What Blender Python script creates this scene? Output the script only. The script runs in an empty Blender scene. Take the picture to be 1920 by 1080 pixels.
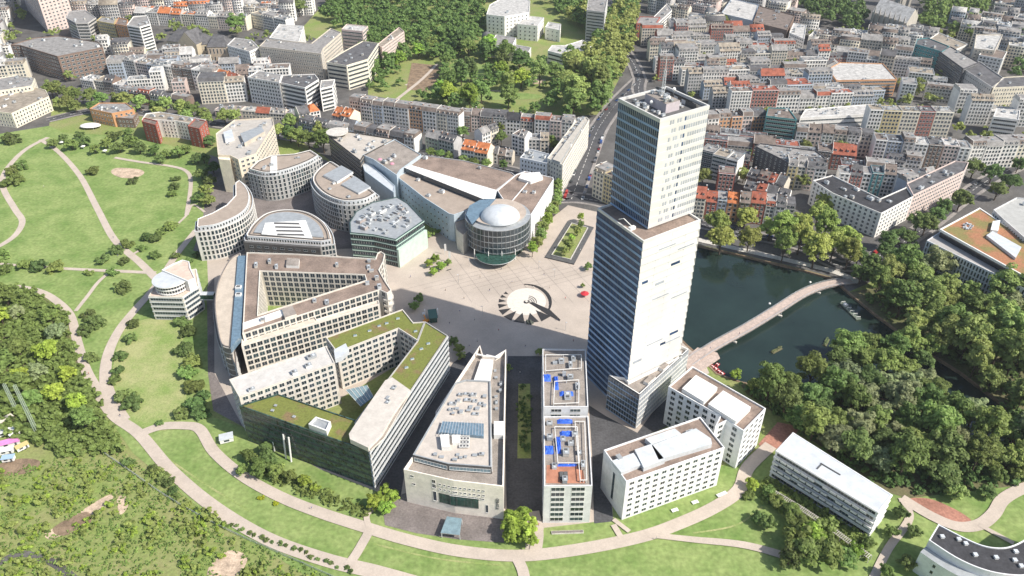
import bpy, math, random
import numpy as np
from mathutils import Vector, Matrix
from mathutils.geometry import tessellate_polygon
random.seed(7); rng = np.random.default_rng(7)
S = bpy.context.scene; COL = S.collection
# ---------------------------------------------------------------- camera, sky, sun, exposure
FPX, PITCH, HCAM = 1440.0, math.radians(34.2), 264.0
cam = bpy.data.cameras.new('camera'); camo = bpy.data.objects.new('camera', cam); COL.objects.link(camo)
cam.sensor_width = 36; cam.lens = 36*FPX/1920; cam.clip_start = 1; cam.clip_end = 12000
camo.location = (0, 0, HCAM); camo.rotation_euler = (math.pi/2-PITCH, 0, 0); S.camera = camo
SUN_AZ, SUN_EL = math.radians(-24.5), math.radians(45)      # direction the light comes from
W = bpy.data.worlds.new('World'); S.world = W; W.use_nodes = True
nt = W.node_tree; sky = nt.nodes.new('ShaderNodeTexSky'); sky.sky_type = 'NISHITA'; sky.sun_disc = False
sky.sun_elevation = SUN_EL; sky.sun_rotation = math.pi/2-SUN_AZ; sky.altitude = 100; sky.air_density = 1.2; sky.dust_density = 2.0
bg = nt.nodes['Background']; bg.inputs[1].default_value = 0.115; nt.links.new(sky.outputs[0], bg.inputs[0])
sl = bpy.data.lights.new('sun', 'SUN'); sl.energy = 4.7; sl.angle = math.radians(0.6); sl.color = (1.0, 0.94, 0.85)
so = bpy.data.objects.new('sun', sl); COL.objects.link(so)
sd = Vector((math.cos(SUN_EL)*math.cos(SUN_AZ), math.cos(SUN_EL)*math.sin(SUN_AZ), math.sin(SUN_EL)))
so.rotation_euler = sd.to_track_quat('Z', 'Y').to_euler(); so.location = sd*900
S.view_settings.view_transform = 'Standard'; S.view_settings.look = 'None'; S.view_settings.exposure = 0.36; S.view_settings.gamma = 1
S.cycles.max_bounces = 5; S.cycles.diffuse_bounces = 3; S.cycles.glossy_bounces = 2; S.cycles.caustics_reflective = False
# ---------------------------------------------------------------- photo pixel (1920 wide) -> point on the level z
def at(x, y, z=0.0):
    u = (x-960)/FPX; v = -(y-540)/FPX; c, s = math.cos(PITCH), math.sin(PITCH)
    t = (z-HCAM)/(-s+v*c)
    return (u*t, (c+v*s)*t)
def pix(X, Y, Z=0.0):
    c, s = math.cos(PITCH), math.sin(PITCH); z = Z-HCAM
    d = Y*c-z*s
    return 960+FPX*X/d, 540-FPX*(Y*s+z*c)/d
def ats(pts, z=0.0): return [at(p[0], p[1], z) for p in pts]
def area2(P): return sum(P[i][0]*P[(i+1) % len(P)][1]-P[(i+1) % len(P)][0]*P[i][1] for i in range(len(P)))
def ccw(P): return list(P) if area2(P) > 0 else list(P)[::-1]
def inside(p, P):
    r = False; n = len(P); j = n-1
    for i in range(n):
        a, b = P[i], P[j]
        if (a[1] > p[1]) != (b[1] > p[1]) and p[0] < (b[0]-a[0])*(p[1]-a[1])/(b[1]-a[1])+a[0]: r = not r
        j = i
    return r
def inset(P, d):
    n = len(P); out = []
    for i in range(n):
        a, b, c = P[i-1], P[i], P[(i+1) % n]
        e1 = Vector((b[0]-a[0], b[1]-a[1])).normalized(); e2 = Vector((c[0]-b[0], c[1]-b[1])).normalized()
        n1 = Vector((-e1.y, e1.x)); n2 = Vector((-e2.y, e2.x)); m = n1+n2
        if m.length < 1e-6: m = n1
        m.normalize(); k = d/max(0.35, m.dot(n1)); out.append((b[0]+m.x*k, b[1]+m.y*k))
    return out
def smooth(P, k=6, closed=False):
    n = len(P); out = []
    rngi = range(n if closed else n-1)
    for i in rngi:
        p0 = P[(i-1) % n] if (closed or i > 0) else P[0]; p1 = P[i]; p2 = P[(i+1) % n]
        p3 = P[(i+2) % n] if (closed or i+2 < n) else P[-1]
        for j in range(k):
            t = j/k
            out.append(tuple(0.5*((2*p1[d])+(-p0[d]+p2[d])*t+(2*p0[d]-5*p1[d]+4*p2[d]-p3[d])*t*t+(-p0[d]+3*p1[d]-3*p2[d]+p3[d])*t**3) for d in (0, 1)))
    if not closed: out.append(tuple(P[-1]))
    return out
# ---------------------------------------------------------------- materials
MATS = {}
def mat(name, col, rough=0.85, vary=0.0, scale=0.15, col2=None, metal=0.0, spec=0.4, bump=0.0, rnd=0.0, ramp=(0.35, 0.65), fine=None, fa=0.2):
    if name in MATS: return MATS[name]
    m = bpy.data.materials.new(name); m.use_nodes = True; t = m.node_tree; N = t.nodes; L = t.links
    b = N['Principled BSDF']; b.inputs['Roughness'].default_value = rough; b.inputs['Metallic'].default_value = metal
    b.inputs['Specular IOR Level'].default_value = spec; b.inputs['Base Color'].default_value = (*col, 1)
    src = None
    if vary or col2:
        g = N.new('ShaderNodeNewGeometry'); n = N.new('ShaderNodeTexNoise'); n.inputs['Scale'].default_value = scale
        n.inputs['Detail'].default_value = 6; n.inputs['Roughness'].default_value = 0.65; L.new(g.outputs['Position'], n.inputs['Vector'])
        r = N.new('ShaderNodeValToRGB'); r.color_ramp.elements[0].position = ramp[0]; r.color_ramp.elements[1].position = ramp[1]
        c2 = col2 or tuple(c*(1-vary) for c in col); c1 = col if col2 else tuple(min(1, c*(1+vary)) for c in col)
        r.color_ramp.elements[0].color = (*c2, 1); r.color_ramp.elements[1].color = (*c1, 1)
        L.new(n.outputs['Fac'], r.inputs['Fac']); src = r.outputs['Color']
        if fine:
            n2 = N.new('ShaderNodeTexNoise'); n2.inputs['Scale'].default_value = fine; n2.inputs['Detail'].default_value = 3
            L.new(g.outputs['Position'], n2.inputs['Vector'])
            mr = N.new('ShaderNodeMapRange'); mr.inputs['From Min'].default_value = 0.3; mr.inputs['From Max'].default_value = 0.7
            mr.inputs['To Min'].default_value = 1-fa; mr.inputs['To Max'].default_value = 1+fa; L.new(n2.outputs['Fac'], mr.inputs['Value'])
            mx = N.new('ShaderNodeVectorMath'); mx.operation = 'SCALE'; L.new(src, mx.inputs[0]); L.new(mr.outputs[0], mx.inputs['Scale']); src = mx.outputs[0]
        if bump:
            bp = N.new('ShaderNodeBump'); bp.inputs['Strength'].default_value = bump; bp.inputs['Distance'].default_value = 0.3
            L.new(n.outputs['Fac'], bp.inputs['Height']); L.new(bp.outputs[0], b.inputs['Normal'])
    if rnd:
        oi = N.new('ShaderNodeObjectInfo'); hs = N.new('ShaderNodeHueSaturation')
        mr = N.new('ShaderNodeMapRange'); mr.inputs['To Min'].default_value = 1-rnd; mr.inputs['To Max'].default_value = 1+rnd
        L.new(oi.outputs['Random'], mr.inputs['Value']); L.new(mr.outputs[0], hs.inputs['Value'])
        m2 = N.new('ShaderNodeMath'); m2.operation = 'MULTIPLY'; m2.inputs[1].default_value = 7.31; fr = N.new('ShaderNodeMath'); fr.operation = 'FRACT'
        L.new(oi.outputs['Random'], m2.inputs[0]); L.new(m2.outputs[0], fr.inputs[0])
        m3 = N.new('ShaderNodeMapRange'); m3.inputs['To Min'].default_value = 0.5-rnd*0.07; m3.inputs['To Max'].default_value = 0.5+rnd*0.05
        L.new(fr.outputs[0], m3.inputs['Value']); L.new(m3.outputs[0], hs.inputs['Hue'])
        if src: L.new(src, hs.inputs['Color'])
        else: hs.inputs['Color'].default_value = (*col, 1)
        src = hs.outputs[0]
    if src: L.new(src, b.inputs['Base Color'])
    MATS[name] = m; return m
def plaster(c, dirt=0.10):
    k = 'plaster_%02d_%02d_%02d' % tuple(int(x*99) for x in c)
    return mat(k, c, 0.9, dirt, 0.22, spec=0.2, fine=0.9, fa=.06)
def rooft(c):
    k = 'roofing_%02d_%02d_%02d' % tuple(int(x*99) for x in c)
    return mat(k, c, 0.88, 0.28, 0.12, spec=0.25, fine=1.1)
GLASS = mat('window_glass', (0.03, 0.045, 0.055), 0.12, spec=0.6, rnd=0.6)
GLASSB = mat('blue_glass', (0.03, 0.055, 0.085), 0.14, spec=0.7, rnd=0.3)
GLASSG = mat('green_glass', (0.03, 0.075, 0.06), 0.18, 0.5, 0.4, spec=0.6)
GLASSL = mat('pale_glass', (0.20, 0.29, 0.33), 0.2, spec=0.6, vary=0.2, scale=0.5)
FRAME = mat('white_frame', (0.72, 0.71, 0.68), 0.6)
FRAMED = mat('dark_frame', (0.10, 0.10, 0.10), 0.6)
METAL = mat('grey_metal', (0.42, 0.44, 0.45), 0.5, 0.12, 0.4, metal=0.3)
METALL = mat('light_metal', (0.62, 0.65, 0.67), 0.45, 0.1, 0.3, metal=0.15)
WHITE = mat('white_cladding', (0.78, 0.77, 0.74), 0.7, 0.05, 0.3)
GRAVEL = mat('roof_gravel', (0.29, 0.255, 0.225), 0.95, 0.22, 0.18, fine=1.5)
BROWNR = mat('brown_roof', (0.25, 0.19, 0.155), 0.95, 0.25, 0.1, fine=1.2)
SEDUM = mat('green_roof', (0.17, 0.19, 0.045), 0.95, 0.0, 0.10, col2=(0.21, 0.15, 0.075), fine=1.2, ramp=(0.38, 0.5))
SEDUMR = mat('red_sedum', (0.36, 0.17, 0.09), 0.95, 0.0, 0.07, col2=(0.22, 0.19, 0.07), fine=1.2, ramp=(0.4, 0.55))
# ---------------------------------------------------------------- meshes
class MB:
    def __init__(s): s.v = []; s.f = []; s.m = []; s.ms = []
    def mi(s, m):
        if m not in s.ms: s.ms.append(m)
        return s.ms.index(m)
    def add(s, vs, fs, m):
        o = len(s.v); k = s.mi(m); s.v += [tuple(v) for v in vs]; s.f += [tuple(i+o for i in f) for f in fs]; s.m += [k]*len(fs)
    def box(s, c, l, w, z0, z1, m, ang=0.0, taper=1.0):
        ca, sa = math.cos(ang), math.sin(ang); vs = []
        for z, k in ((z0, 1.0), (z1, taper)):
            for dx, dy in ((-1, -1), (1, -1), (1, 1), (-1, 1)):
                x, y = dx*l/2*k, dy*w/2*k; vs.append((c[0]+x*ca-y*sa, c[1]+x*sa+y*ca, z))
        s.add(vs, [(0, 1, 5, 4), (1, 2, 6, 5), (2, 3, 7, 6), (3, 0, 4, 7), (4, 5, 6, 7), (3, 2, 1, 0)], m)
    def sides(s, P, z0, z1, m, flip=False):
        n = len(P); vs = [(p[0], p[1], z0) for p in P]+[(p[0], p[1], z1) for p in P]
        fs = [(i, (i+1) % n, n+(i+1) % n, n+i) for i in range(n)]
        if flip: fs = [f[::-1] for f in fs]
        s.add(vs, fs, m)
    def cap(s, loops, z, m, up=True):
        pts = [p for l in loops for p in l]
        tris = tessellate_polygon([[Vector((p[0], p[1], 0)) for p in l] for l in loops])
        fs = []
        for t in tris:
            a, b, c = (pts[i] for i in t)
            ar = (b[0]-a[0])*(c[1]-a[1])-(c[0]-a[0])*(b[1]-a[1])
            if abs(ar) < 1e-9: continue
            fs.append(tuple(t) if (ar > 0) == up else tuple(t)[::-1])
        s.add([(p[0], p[1], z) for p in pts], fs, m)
    def prism(s, P, z0, z1, m, mt=None):
        P = ccw(P); s.sides(P, z0, z1, m); s.cap([P], z1, mt or m)
    def tube(s, a, b, r, m, n=6, r2=None):
        a = Vector(a); b = Vector(b); d = (b-a).normalized(); r2 = r if r2 is None else r2
        u = d.orthogonal().normalized(); w = d.cross(u); vs = []
        for p, rr in ((a, r), (b, r2)):
            for i in range(n):
                t = 2*math.pi*i/n; vs.append(p+u*math.cos(t)*rr+w*math.sin(t)*rr)
        s.add(vs, [(i, (i+1) % n, n+(i+1) % n, n+i) for i in range(n)]+[tuple(range(n))[::-1], tuple(range(n, 2*n))], m)
    def build(s, name, parent=None, off=(0, 0), kind=None, smooth_=False):
        me = bpy.data.meshes.new(name)
        vs = [(v[0]-off[0], v[1]-off[1], v[2]) for v in s.v]
        me.from_pydata(vs, [], s.f)
        for m in s.ms: me.materials.append(m)
        me.polygons.foreach_set('material_index', s.m)
        if smooth_: me.polygons.foreach_set('use_smooth', [True]*len(s.f))
        me.update()
        return link(name, me, parent, kind=kind)
def link(name, me, parent=None, kind=None):
    o = bpy.data.objects.new(name, me); COL.objects.link(o)
    if parent is not None: o.parent = parent
    if kind: o['kind'] = kind
    return o
def thing(name, label, cat, loc=(0, 0, 0), rz=0.0, group=None):
    o = bpy.data.objects.new(name, None); COL.objects.link(o); o.location = loc; o.rotation_euler = (0, 0, rz)
    o.empty_display_size = 0.5; o['label'] = label; o['category'] = cat
    if group: o['group'] = group
    return o
def tag(o, label, cat, group=None):
    o['label'] = label; o['category'] = cat
    if group: o['group'] = group
    return o
def copy_tree(src, loc, rz=0.0, sc=None, label=None, group=None):
    r = src.copy(); COL.objects.link(r); r.location = loc; r.rotation_euler = (0, 0, rz)
    if sc is not None: r.scale = sc if hasattr(sc, '__len__') else (sc, sc, sc)
    if label: r['label'] = label
    if group: r['group'] = group
    for ch in KIDS.get(src.name, ()):
        c = ch.copy(); COL.objects.link(c); c.parent = r
    return r
KIDS = {}
def ordn(n):
    w = 'first second third fourth fifth sixth seventh eighth ninth tenth eleventh twelfth thirteenth fourteenth fifteenth sixteenth seventeenth eighteenth nineteenth twentieth'.split()
    return w[n] if n < 20 else '%dth' % (n+1)
# ---------------------------------------------------------------- windows
WM = {}
def win_mesh(kind, w, h, glass=GLASS, frame=FRAME):
    w = round(w*4)/4; h = round(h*5)/5
    key = (kind, w, h, glass.name, frame.name)
    if key in WM: return WM[key]
    b = MB(); fw = 0.10; D = 0.10
    def bx(x0, x1, z0, z1, y, m): b.add([(x0, 0, z0), (x1, 0, z0), (x1, 0, z1), (x0, 0, z1), (x0, -y, z0), (x1, -y, z0), (x1, -y, z1), (x0, -y, z1)],
            [(4, 5, 6, 7), (0, 4, 7, 3), (5, 1, 2, 6), (7, 6, 2, 3), (0, 1, 5, 4)], m)
    bx(-w/2, w/2, 0, h, 0.04, glass)
    if kind != 'bare':
        bx(-w/2-fw, w/2+fw, h, h+fw, D, frame); bx(-w/2-fw, w/2+fw, -fw*1.3, 0, D*2.2, frame)
        bx(-w/2-fw, -w/2, 0, h, D, frame); bx(w/2, w/2+fw, 0, h, D, frame)
    n = {'single': 1, 'double': 2, 'triple': 3, 'bare': max(1, round(w/1.6)), 'ribbon': max(2, round(w/1.5))}[kind]
    for i in range(1, n): x = -w/2+w*i/n; bx(x-0.045, x+0.045, 0, h, 0.08, frame)
    me = bpy.data.meshes.new('window'); me.from_pydata(b.v, [], b.f)
    for m in b.ms: me.materials.append(m)
    me.polygons.foreach_set('material_index', b.m); me.update(); WM[key] = (me, b); return WM[key]
def place_windows(root, specs, cap=100, name='window', off=None):
    """specs: (x, y, z, angle, meshkey tuple). The ones that show largest get an object each, the rest are one part."""
    ox, oy = (root.location.x, root.location.y) if off is None else off
    sc = []
    for s_ in specs:
        x, y, z, a, k = s_; d2 = x*x+y*y+(z-HCAM)**2; nx, ny = math.sin(a), -math.cos(a)
        f = -(x*nx+y*ny)/math.sqrt(d2); px, py = pix(x, y, z)
        vis = f > 0.02 and -30 < px < 1950 and -30 < py < 1110
        sc.append((-(f/d2) if vis else 1-f, s_))
    sc.sort(key=lambda t: t[0]); rest = MB(); nr = 0
    for i, (v, (x, y, z, a, k)) in enumerate(sc):
        me, b = k
        if v < 0 and i < cap:
            o = bpy.data.objects.new(name, me); COL.objects.link(o); o.parent = root
            o.location = (x-ox, y-oy, z); o.rotation_euler = (0, 0, a)
        else:
            ca, sa = math.cos(a), math.sin(a); nr += 1
            vs = [(x-ox+v_[0]*ca-v_[1]*sa, y-oy+v_[0]*sa+v_[1]*ca, z+v_[2]) for v_ in b.v]
            o0 = len(rest.v); mm = [rest.mi(m) for m in b.ms]
            rest.v += vs; rest.f += [tuple(q+o0 for q in f) for f in b.f]; rest.m += [mm[q] for q in b.m]
    if nr: rest.build(name, root, kind='stuff')
def fac(A, B, z0, z1, nf, step, kind='double', ww=1.6, wh=1.6, margin=1.0, sill=0.9, glass=GLASS, frame=FRAME, skip=0.0, out=0.0):
    """window grid on the wall A->B (outside to the right of A->B)"""
    L = math.hypot(B[0]-A[0], B[1]-A[1]); a = math.atan2(B[1]-A[1], B[0]-A[0]); ux, uy = math.cos(a), math.sin(a)
    fh = (z1-z0)/nf; res = []
    if kind in ('ribbon', 'bare') and ww == 0:
        if L < 2.5: return res
        k = win_mesh(kind, L-2*margin, wh, glass, frame)
        for f in range(nf): res.append((A[0]+ux*L/2+uy*out, A[1]+uy*L/2-ux*out, z0+f*fh+sill, a, k))
        return res
    n = int((L-2*margin+0.4)/step)
    if n < 1: return res
    k = win_mesh(kind, ww, wh, glass, frame); st = (L-2*margin)/n
    for f in range(nf):
        for i in range(n):
            if skip and random.random() < skip: continue
            d = margin+st*(i+0.5); res.append((A[0]+ux*d+uy*out, A[1]+uy*d-ux*out, z0+f*fh+sill, a, k))
    return res
OCC = []
def occupy(P):
    xs = [p[0] for p in P]; ys = [p[1] for p in P]; OCC.append((min(xs), max(xs), min(ys), max(ys), list(P)))
def free(p):
    for o in OCC:
        if o[0] <= p[0] <= o[1] and o[2] <= p[1] <= o[3] and inside(p, o[4]): return False
    return True
def parapet(mb, P, z, m, t=0.45, hp=0.8, mcap=None):
    P = ccw(P); I = inset(P, t); mb.sides(I, z, z+hp, m, flip=True)
    n = len(P); mb.add([(p[0], p[1], z+hp) for p in P]+[(p[0], p[1], z+hp) for p in I], [(i, (i+1) % n, n+(i+1) % n, n+i) for i in range(n)], mcap or m)
    return I
def clutter(root, P, z, n, off, size=(1.5, 4.5), hh=(0.8, 2.2), cols=None, holes=()):
    """small plant boxes, ducts and hatches on a flat roof; each a part"""
    cols = cols or [METAL, METALL, WHITE, plaster((0.5, 0.48, 0.44))]
    xs = [p[0] for p in P]; ys = [p[1] for p in P]; k = 0; e = max(range(len(P)), key=lambda i: math.dist(P[i], P[(i+1) % len(P)]))
    a0 = math.atan2(P[(e+1) % len(P)][1]-P[e][1], P[(e+1) % len(P)][0]-P[e][0]); done = []
    for _ in range(n*12):
        if k >= n: break
        p = (random.uniform(min(xs), max(xs)), random.uniform(min(ys), max(ys)))
        l, w, h = random.uniform(*size), random.uniform(size[0], size[1]*0.6), random.uniform(*hh)
        if any(math.dist(p, q[0]) < (l+q[1])*0.62 for q in done): continue
        ca, sa = math.cos(a0), math.sin(a0)
        if not all(inside((p[0]+dx*l*0.7*ca-dy*w*0.7*sa, p[1]+dx*l*0.7*sa+dy*w*0.7*ca), P) for dx in (-1, 1) for dy in (-1, 1)): continue
        if any(inside(p, inset(ccw(q), -3.2)) for q in holes): continue
        b = MB(); m = random.choice(cols); b.box((0, 0), l, w, 0.15, h, m); b.box((0, 0), l*0.86, w*0.8, 0, 0.15, FRAMED)
        b.box((0, 0), l+0.2, w+0.2, h, h+0.1, METAL)
        if l > 2: b.box((l*0.22, 0), l*0.25, w*0.5, h+0.1, h+0.35, FRAMED); b.box((-l*0.22, 0), l*0.25, w*0.5, h+0.1, h+0.35, METALL)
        o = b.build('rooftop_unit', root); o.location = (p[0]-off[0], p[1]-off[1], z); o.rotation_euler = (0, 0, a0); done.append((p, l)); k += 1
def block(label, P, h, wall, roof, nf=None, kind='double', step=3.2, ww=1.8, wh=1.6, glass=GLASS, frame=FRAME, pcap=None, hp=0.8, units=0,
          cat='building', name='office_building', group=None, z0=0.0, holes=(), skipf=None, parent=None, cap=100, sill=1.0, margin=1.0, base=0.0, windows=True, bands=None):
    """a flat-roofed building from its outline P (world): walls with a parapet, roof, windows, rooftop units"""
    P = ccw(P); cx = sum(p[0] for p in P)/len(P); cy = sum(p[1] for p in P)/len(P)
    root = parent if parent is not None else thing(name, label, cat, (cx, cy, 0), 0, group)
    off = (root.location.x, root.location.y)
    w = MB(); w.sides(P, z0, h+hp, wall); I = parapet(w, P, h, wall, 0.45, hp, pcap)
    hs = [ccw(q) for q in holes]
    for q in hs:
        w.sides(q[::-1], z0, h+hp, wall); O = inset(q, -0.45); w.sides(O[::-1], h, h+hp, wall, flip=True)
        n = len(q); w.add([(p[0], p[1], h+hp) for p in q]+[(p[0], p[1], h+hp) for p in O], [(n+i, n+(i+1) % n, (i+1) % n, i) for i in range(n)], pcap or wall)
    w.build('wall', root, off)
    r = MB(); r.cap([I]+[inset(q, -0.45)[::-1] for q in hs], h, roof); r.build('roof', root, off)
    nf = nf or max(1, round((h-z0)/3.4)); sp = []
    if windows:
        for lp in [P]+[q[::-1] for q in hs]:
            for i in range(len(lp)):
                A, B = lp[i], lp[(i+1) % len(lp)]
                if skipf and skipf(i): continue
                sp += fac(A, B, z0+base, h, nf, step, kind, ww, wh, margin, sill, glass, frame)
        place_windows(root, sp, cap)
    if bands:   # projecting floor edges
        for f in range(1, nf+1):
            z = z0+base+(h-z0-base)/nf*f-0.12; b = MB(); Q = inset(P, -0.25); b.sides(Q, z-0.45, z, bands); b.cap([Q], z, bands); b.cap([Q], z-0.45, bands, up=False); b.build('floor_band', root, off)
    if units: clutter(root, I, h, units, off, holes=holes)
    if parent is None: occupy(inset(P, -4))
    return root, P, I
# ================================================================ the setting
LAWN = mat('lawn', (0.265, 0.33, 0.12), 0.95, 0, 0.055, col2=(0.15, 0.235, 0.065), fine=0.5, fa=.2, spec=0.1, ramp=(0.34, 0.62))
DRY = mat('dry_grass', (0.36, 0.37, 0.17), 0.95, 0, 0.06, col2=(0.22, 0.30, 0.09), fine=1.2, spec=0.1, ramp=(0.36, 0.6))
SCRUB = mat('rough_grass', (0.20, 0.27, 0.075), 0.95, 0, 0.05, col2=(0.27, 0.27, 0.12), fine=0.8, spec=0.1)
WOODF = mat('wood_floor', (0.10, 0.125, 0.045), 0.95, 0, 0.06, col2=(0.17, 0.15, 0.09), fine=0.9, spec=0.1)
ASPH = mat('asphalt', (0.085, 0.085, 0.09), 0.9, 0.2, 0.08, fine=1.0, spec=0.2)
CITYG = mat('street_paving', (0.12, 0.115, 0.11), 0.92, 0.28, 0.05, fine=0.9, spec=0.2)
PATH = mat('gravel_path', (0.50, 0.43, 0.365), 0.95, 0.08, 0.12, fine=1.4, fa=.07, spec=0.15)
PAVE = mat('plaza_granite', (0.47, 0.405, 0.345), 0.85, 0.10, 0.05, fine=1.3, fa=.07, spec=0.25)
PAVED = mat('dark_paving', (0.20, 0.175, 0.165), 0.88, 0.2, 0.1, fine=1.2, spec=0.2)
REDG = mat('red_asphalt', (0.38, 0.19, 0.14), 0.92, 0.22, 0.12, fine=1.0, spec=0.15)
SAND = mat('bare_sand', (0.50, 0.39, 0.29), 0.95, 0.3, 0.2, fine=1.2, spec=0.1)
EARTH = mat('bare_earth', (0.24, 0.175, 0.12), 0.95, 0.3, 0.2, fine=1.2, spec=0.1)
STONE = mat('pale_stone', (0.56, 0.53, 0.48), 0.85, 0.12, 0.2, fine=1.5)
WATER = mat('lake_water', (0.017, 0.031, 0.027), 0.09, spec=0.35, vary=0.25, scale=0.02)
wn = WATER.node_tree; wb = wn.nodes['Principled BSDF']
_n = wn.nodes.new('ShaderNodeTexNoise'); _n.inputs['Scale'].default_value = 0.5; _n.inputs['Detail'].default_value = 4
_g = wn.nodes.new('ShaderNodeNewGeometry'); wn.links.new(_g.outputs['Position'], _n.inputs['Vector'])
_b = wn.nodes.new('ShaderNodeBump'); _b.inputs['Strength'].default_value = 0.25; _b.inputs['Distance'].default_value = 0.12
wn.links.new(_n.outputs['Fac'], _b.inputs['Height']); wn.links.new(_b.outputs[0], wb.inputs['Normal'])
def struct(name, b): return b.build(name, kind='structure')
lake_px = [(1215, 432), (1300, 459), (1400, 482), (1500, 506), (1562, 523), (1585, 545), (1640, 590), (1720, 650), (1800, 700), (1880, 760), (1900, 830), (1840, 830),
           (1740, 765), (1640, 745), (1540, 730), (1460, 728), (1390, 716), (1345, 700), (1318, 672), (1290, 648), (1262, 620), (1225, 560)]
LAKE = ccw(ats(lake_px))
b = MB(); b.cap([[(-1500, -50), (1500, -50), (2200, 3200), (-2200, 3200)], LAKE[::-1]], 0.0, SCRUB); struct('ground', b)
b = MB(); b.sides(LAKE, -1.3, 0.0, EARTH, flip=True); b.cap([LAKE], -6.0, EARTH); struct('lake_bank', b)
b = MB(); b.cap([inset(LAKE, -0.3)], -1.0, WATER); struct('lake_water', b)
def sheet(name, px, z, m, k=0):
    P = smooth(ats(px), k, True) if k else ats(px)
    b = MB(); b.cap([ccw(P)], z, m); return struct(name, b)
def ribbon(name, px, w, z, m, k=6):
    P = smooth(ats(px), k); b = MB(); vs = []
    for i, p in enumerate(P):
        a = P[max(0, i-1)]; c = P[min(len(P)-1, i+1)]; d = Vector((c[0]-a[0], c[1]-a[1])).normalized()
        ww = w if not hasattr(w, '__len__') else w[0]+(w[1]-w[0])*i/(len(P)-1)
        vs += [(p[0]-d.y*ww/2, p[1]+d.x*ww/2, z), (p[0]+d.y*ww/2, p[1]-d.x*ww/2, z)]
    b.add(vs, [(2*i, 2*i+1, 2*i+3, 2*i+2) for i in range(len(P)-1)], m); return struct(name, b)
Z = 0.04
sheet('city_street', [(-900, -70), (2900, -70), (2900, 500), (1960, 470), (1740, 470), (1620, 535), (1590, 548), (1562, 520), (1500, 503), (1400, 479), (1300, 456), (1205, 428), (1100, 400), (900, 420), (740, 380), (560, 262),
                      (395, 240), (250, 205), (100, 190), (92, 236), (-300, 300)], Z, CITYG)
sheet('park_lawn', [(-300, 300), (92, 236), (120, 250), (250, 255), (385, 290), (400, 480), (395, 560), (392, 780), (300, 800), (215, 800), (175, 740), (130, 600), (80, 545), (-150, 520)], 2*Z, LAWN)
sheet('meadow_lawn', [(215, 800), (300, 800), (392, 780), (450, 800), (700, 905), (720, 950), (960, 1000), (1020, 985), (1110, 980), (1140, 930), (1330, 880), (1440, 850), (1700, 930), (1960, 900), (2050, 1200), (700, 1200), (560, 1070), (400, 975), (250, 850)], 2*Z, LAWN)
sheet('dry_meadow', [(240, 610), (330, 600), (345, 660), (350, 740), (330, 800), (270, 802), (215, 745), (212, 690)], 3*Z, DRY, 5)
sheet('park_lawn', [(560, 60), (640, -30), (1180, -60), (1185, 60), (1160, 150), (1125, 215), (1060, 218), (850, 206), (690, 178), (690, 110)], 2*Z, SCRUB)
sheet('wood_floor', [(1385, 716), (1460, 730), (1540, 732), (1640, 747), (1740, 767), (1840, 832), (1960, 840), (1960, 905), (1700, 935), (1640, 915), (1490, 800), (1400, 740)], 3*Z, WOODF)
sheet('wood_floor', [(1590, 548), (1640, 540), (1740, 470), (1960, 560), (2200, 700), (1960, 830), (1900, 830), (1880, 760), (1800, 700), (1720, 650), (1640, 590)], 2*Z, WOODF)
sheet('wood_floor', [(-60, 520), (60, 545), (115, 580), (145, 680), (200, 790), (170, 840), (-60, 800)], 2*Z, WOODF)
sheet('plaza', [(388, 478), (740, 462), (835, 425), (1010, 428), (1065, 385), (1130, 400), (1215, 435), (1225, 560), (1262, 622), (1290, 650), (1318, 674), (1330, 700), (1250, 735), (1240, 800), (1140, 850), (1150, 975), (1020, 990), (1012, 1030),
                (985, 1030), (985, 985), (950, 960), (760, 930), (715, 925), (600, 880), (455, 800), (400, 770)], 3*Z, PAVE)
sheet('side_street', [(392, 290), (420, 300), (520, 300), (610, 300), (680, 350), (745, 400), (742, 462), (388, 480), (362, 470), (380, 420)], 4*Z+.01, PAVED)
sheet('side_street', [(388, 540), (402, 520), (402, 700), (455, 800), (400, 770), (390, 700)], 4*Z, PAVED)
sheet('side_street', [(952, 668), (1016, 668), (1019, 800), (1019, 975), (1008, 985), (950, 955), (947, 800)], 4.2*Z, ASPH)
sheet('side_street', [(1104, 760), (1135, 780), (1195, 812), (1245, 745), (1262, 740), (1250, 800), (1140, 850), (1142, 900), (1150, 978), (1114, 982), (1110, 850)], 4.2*Z, ASPH)
sheet('side_street', [(750, 940), (705, 905), (770, 800), (850, 680), (880, 660), (895, 670), (815, 790), (758, 890)], 4.2*Z, ASPH)
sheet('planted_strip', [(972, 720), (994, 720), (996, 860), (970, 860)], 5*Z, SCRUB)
sheet('entrance_deck', [(715, 940), (760, 925), (950, 975), (945, 1018), (860, 1012), (780, 1000), (722, 985)], 4*Z, PAVED)
sheet('red_path', [(1422, 833), (1458, 792), (1500, 800), (1488, 822), (1440, 852)], 4*Z, REDG)
sheet('red_path', [(1700, 938), (1740, 935), (1790, 955), (1822, 978), (1790, 984), (1740, 965)], 4*Z, REDG, 4)
sheet('sand_pit', [(208, 322), (222, 315), (262, 318), (270, 326), (250, 334), (222, 332)], 4*Z, SAND, 5)
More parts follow.
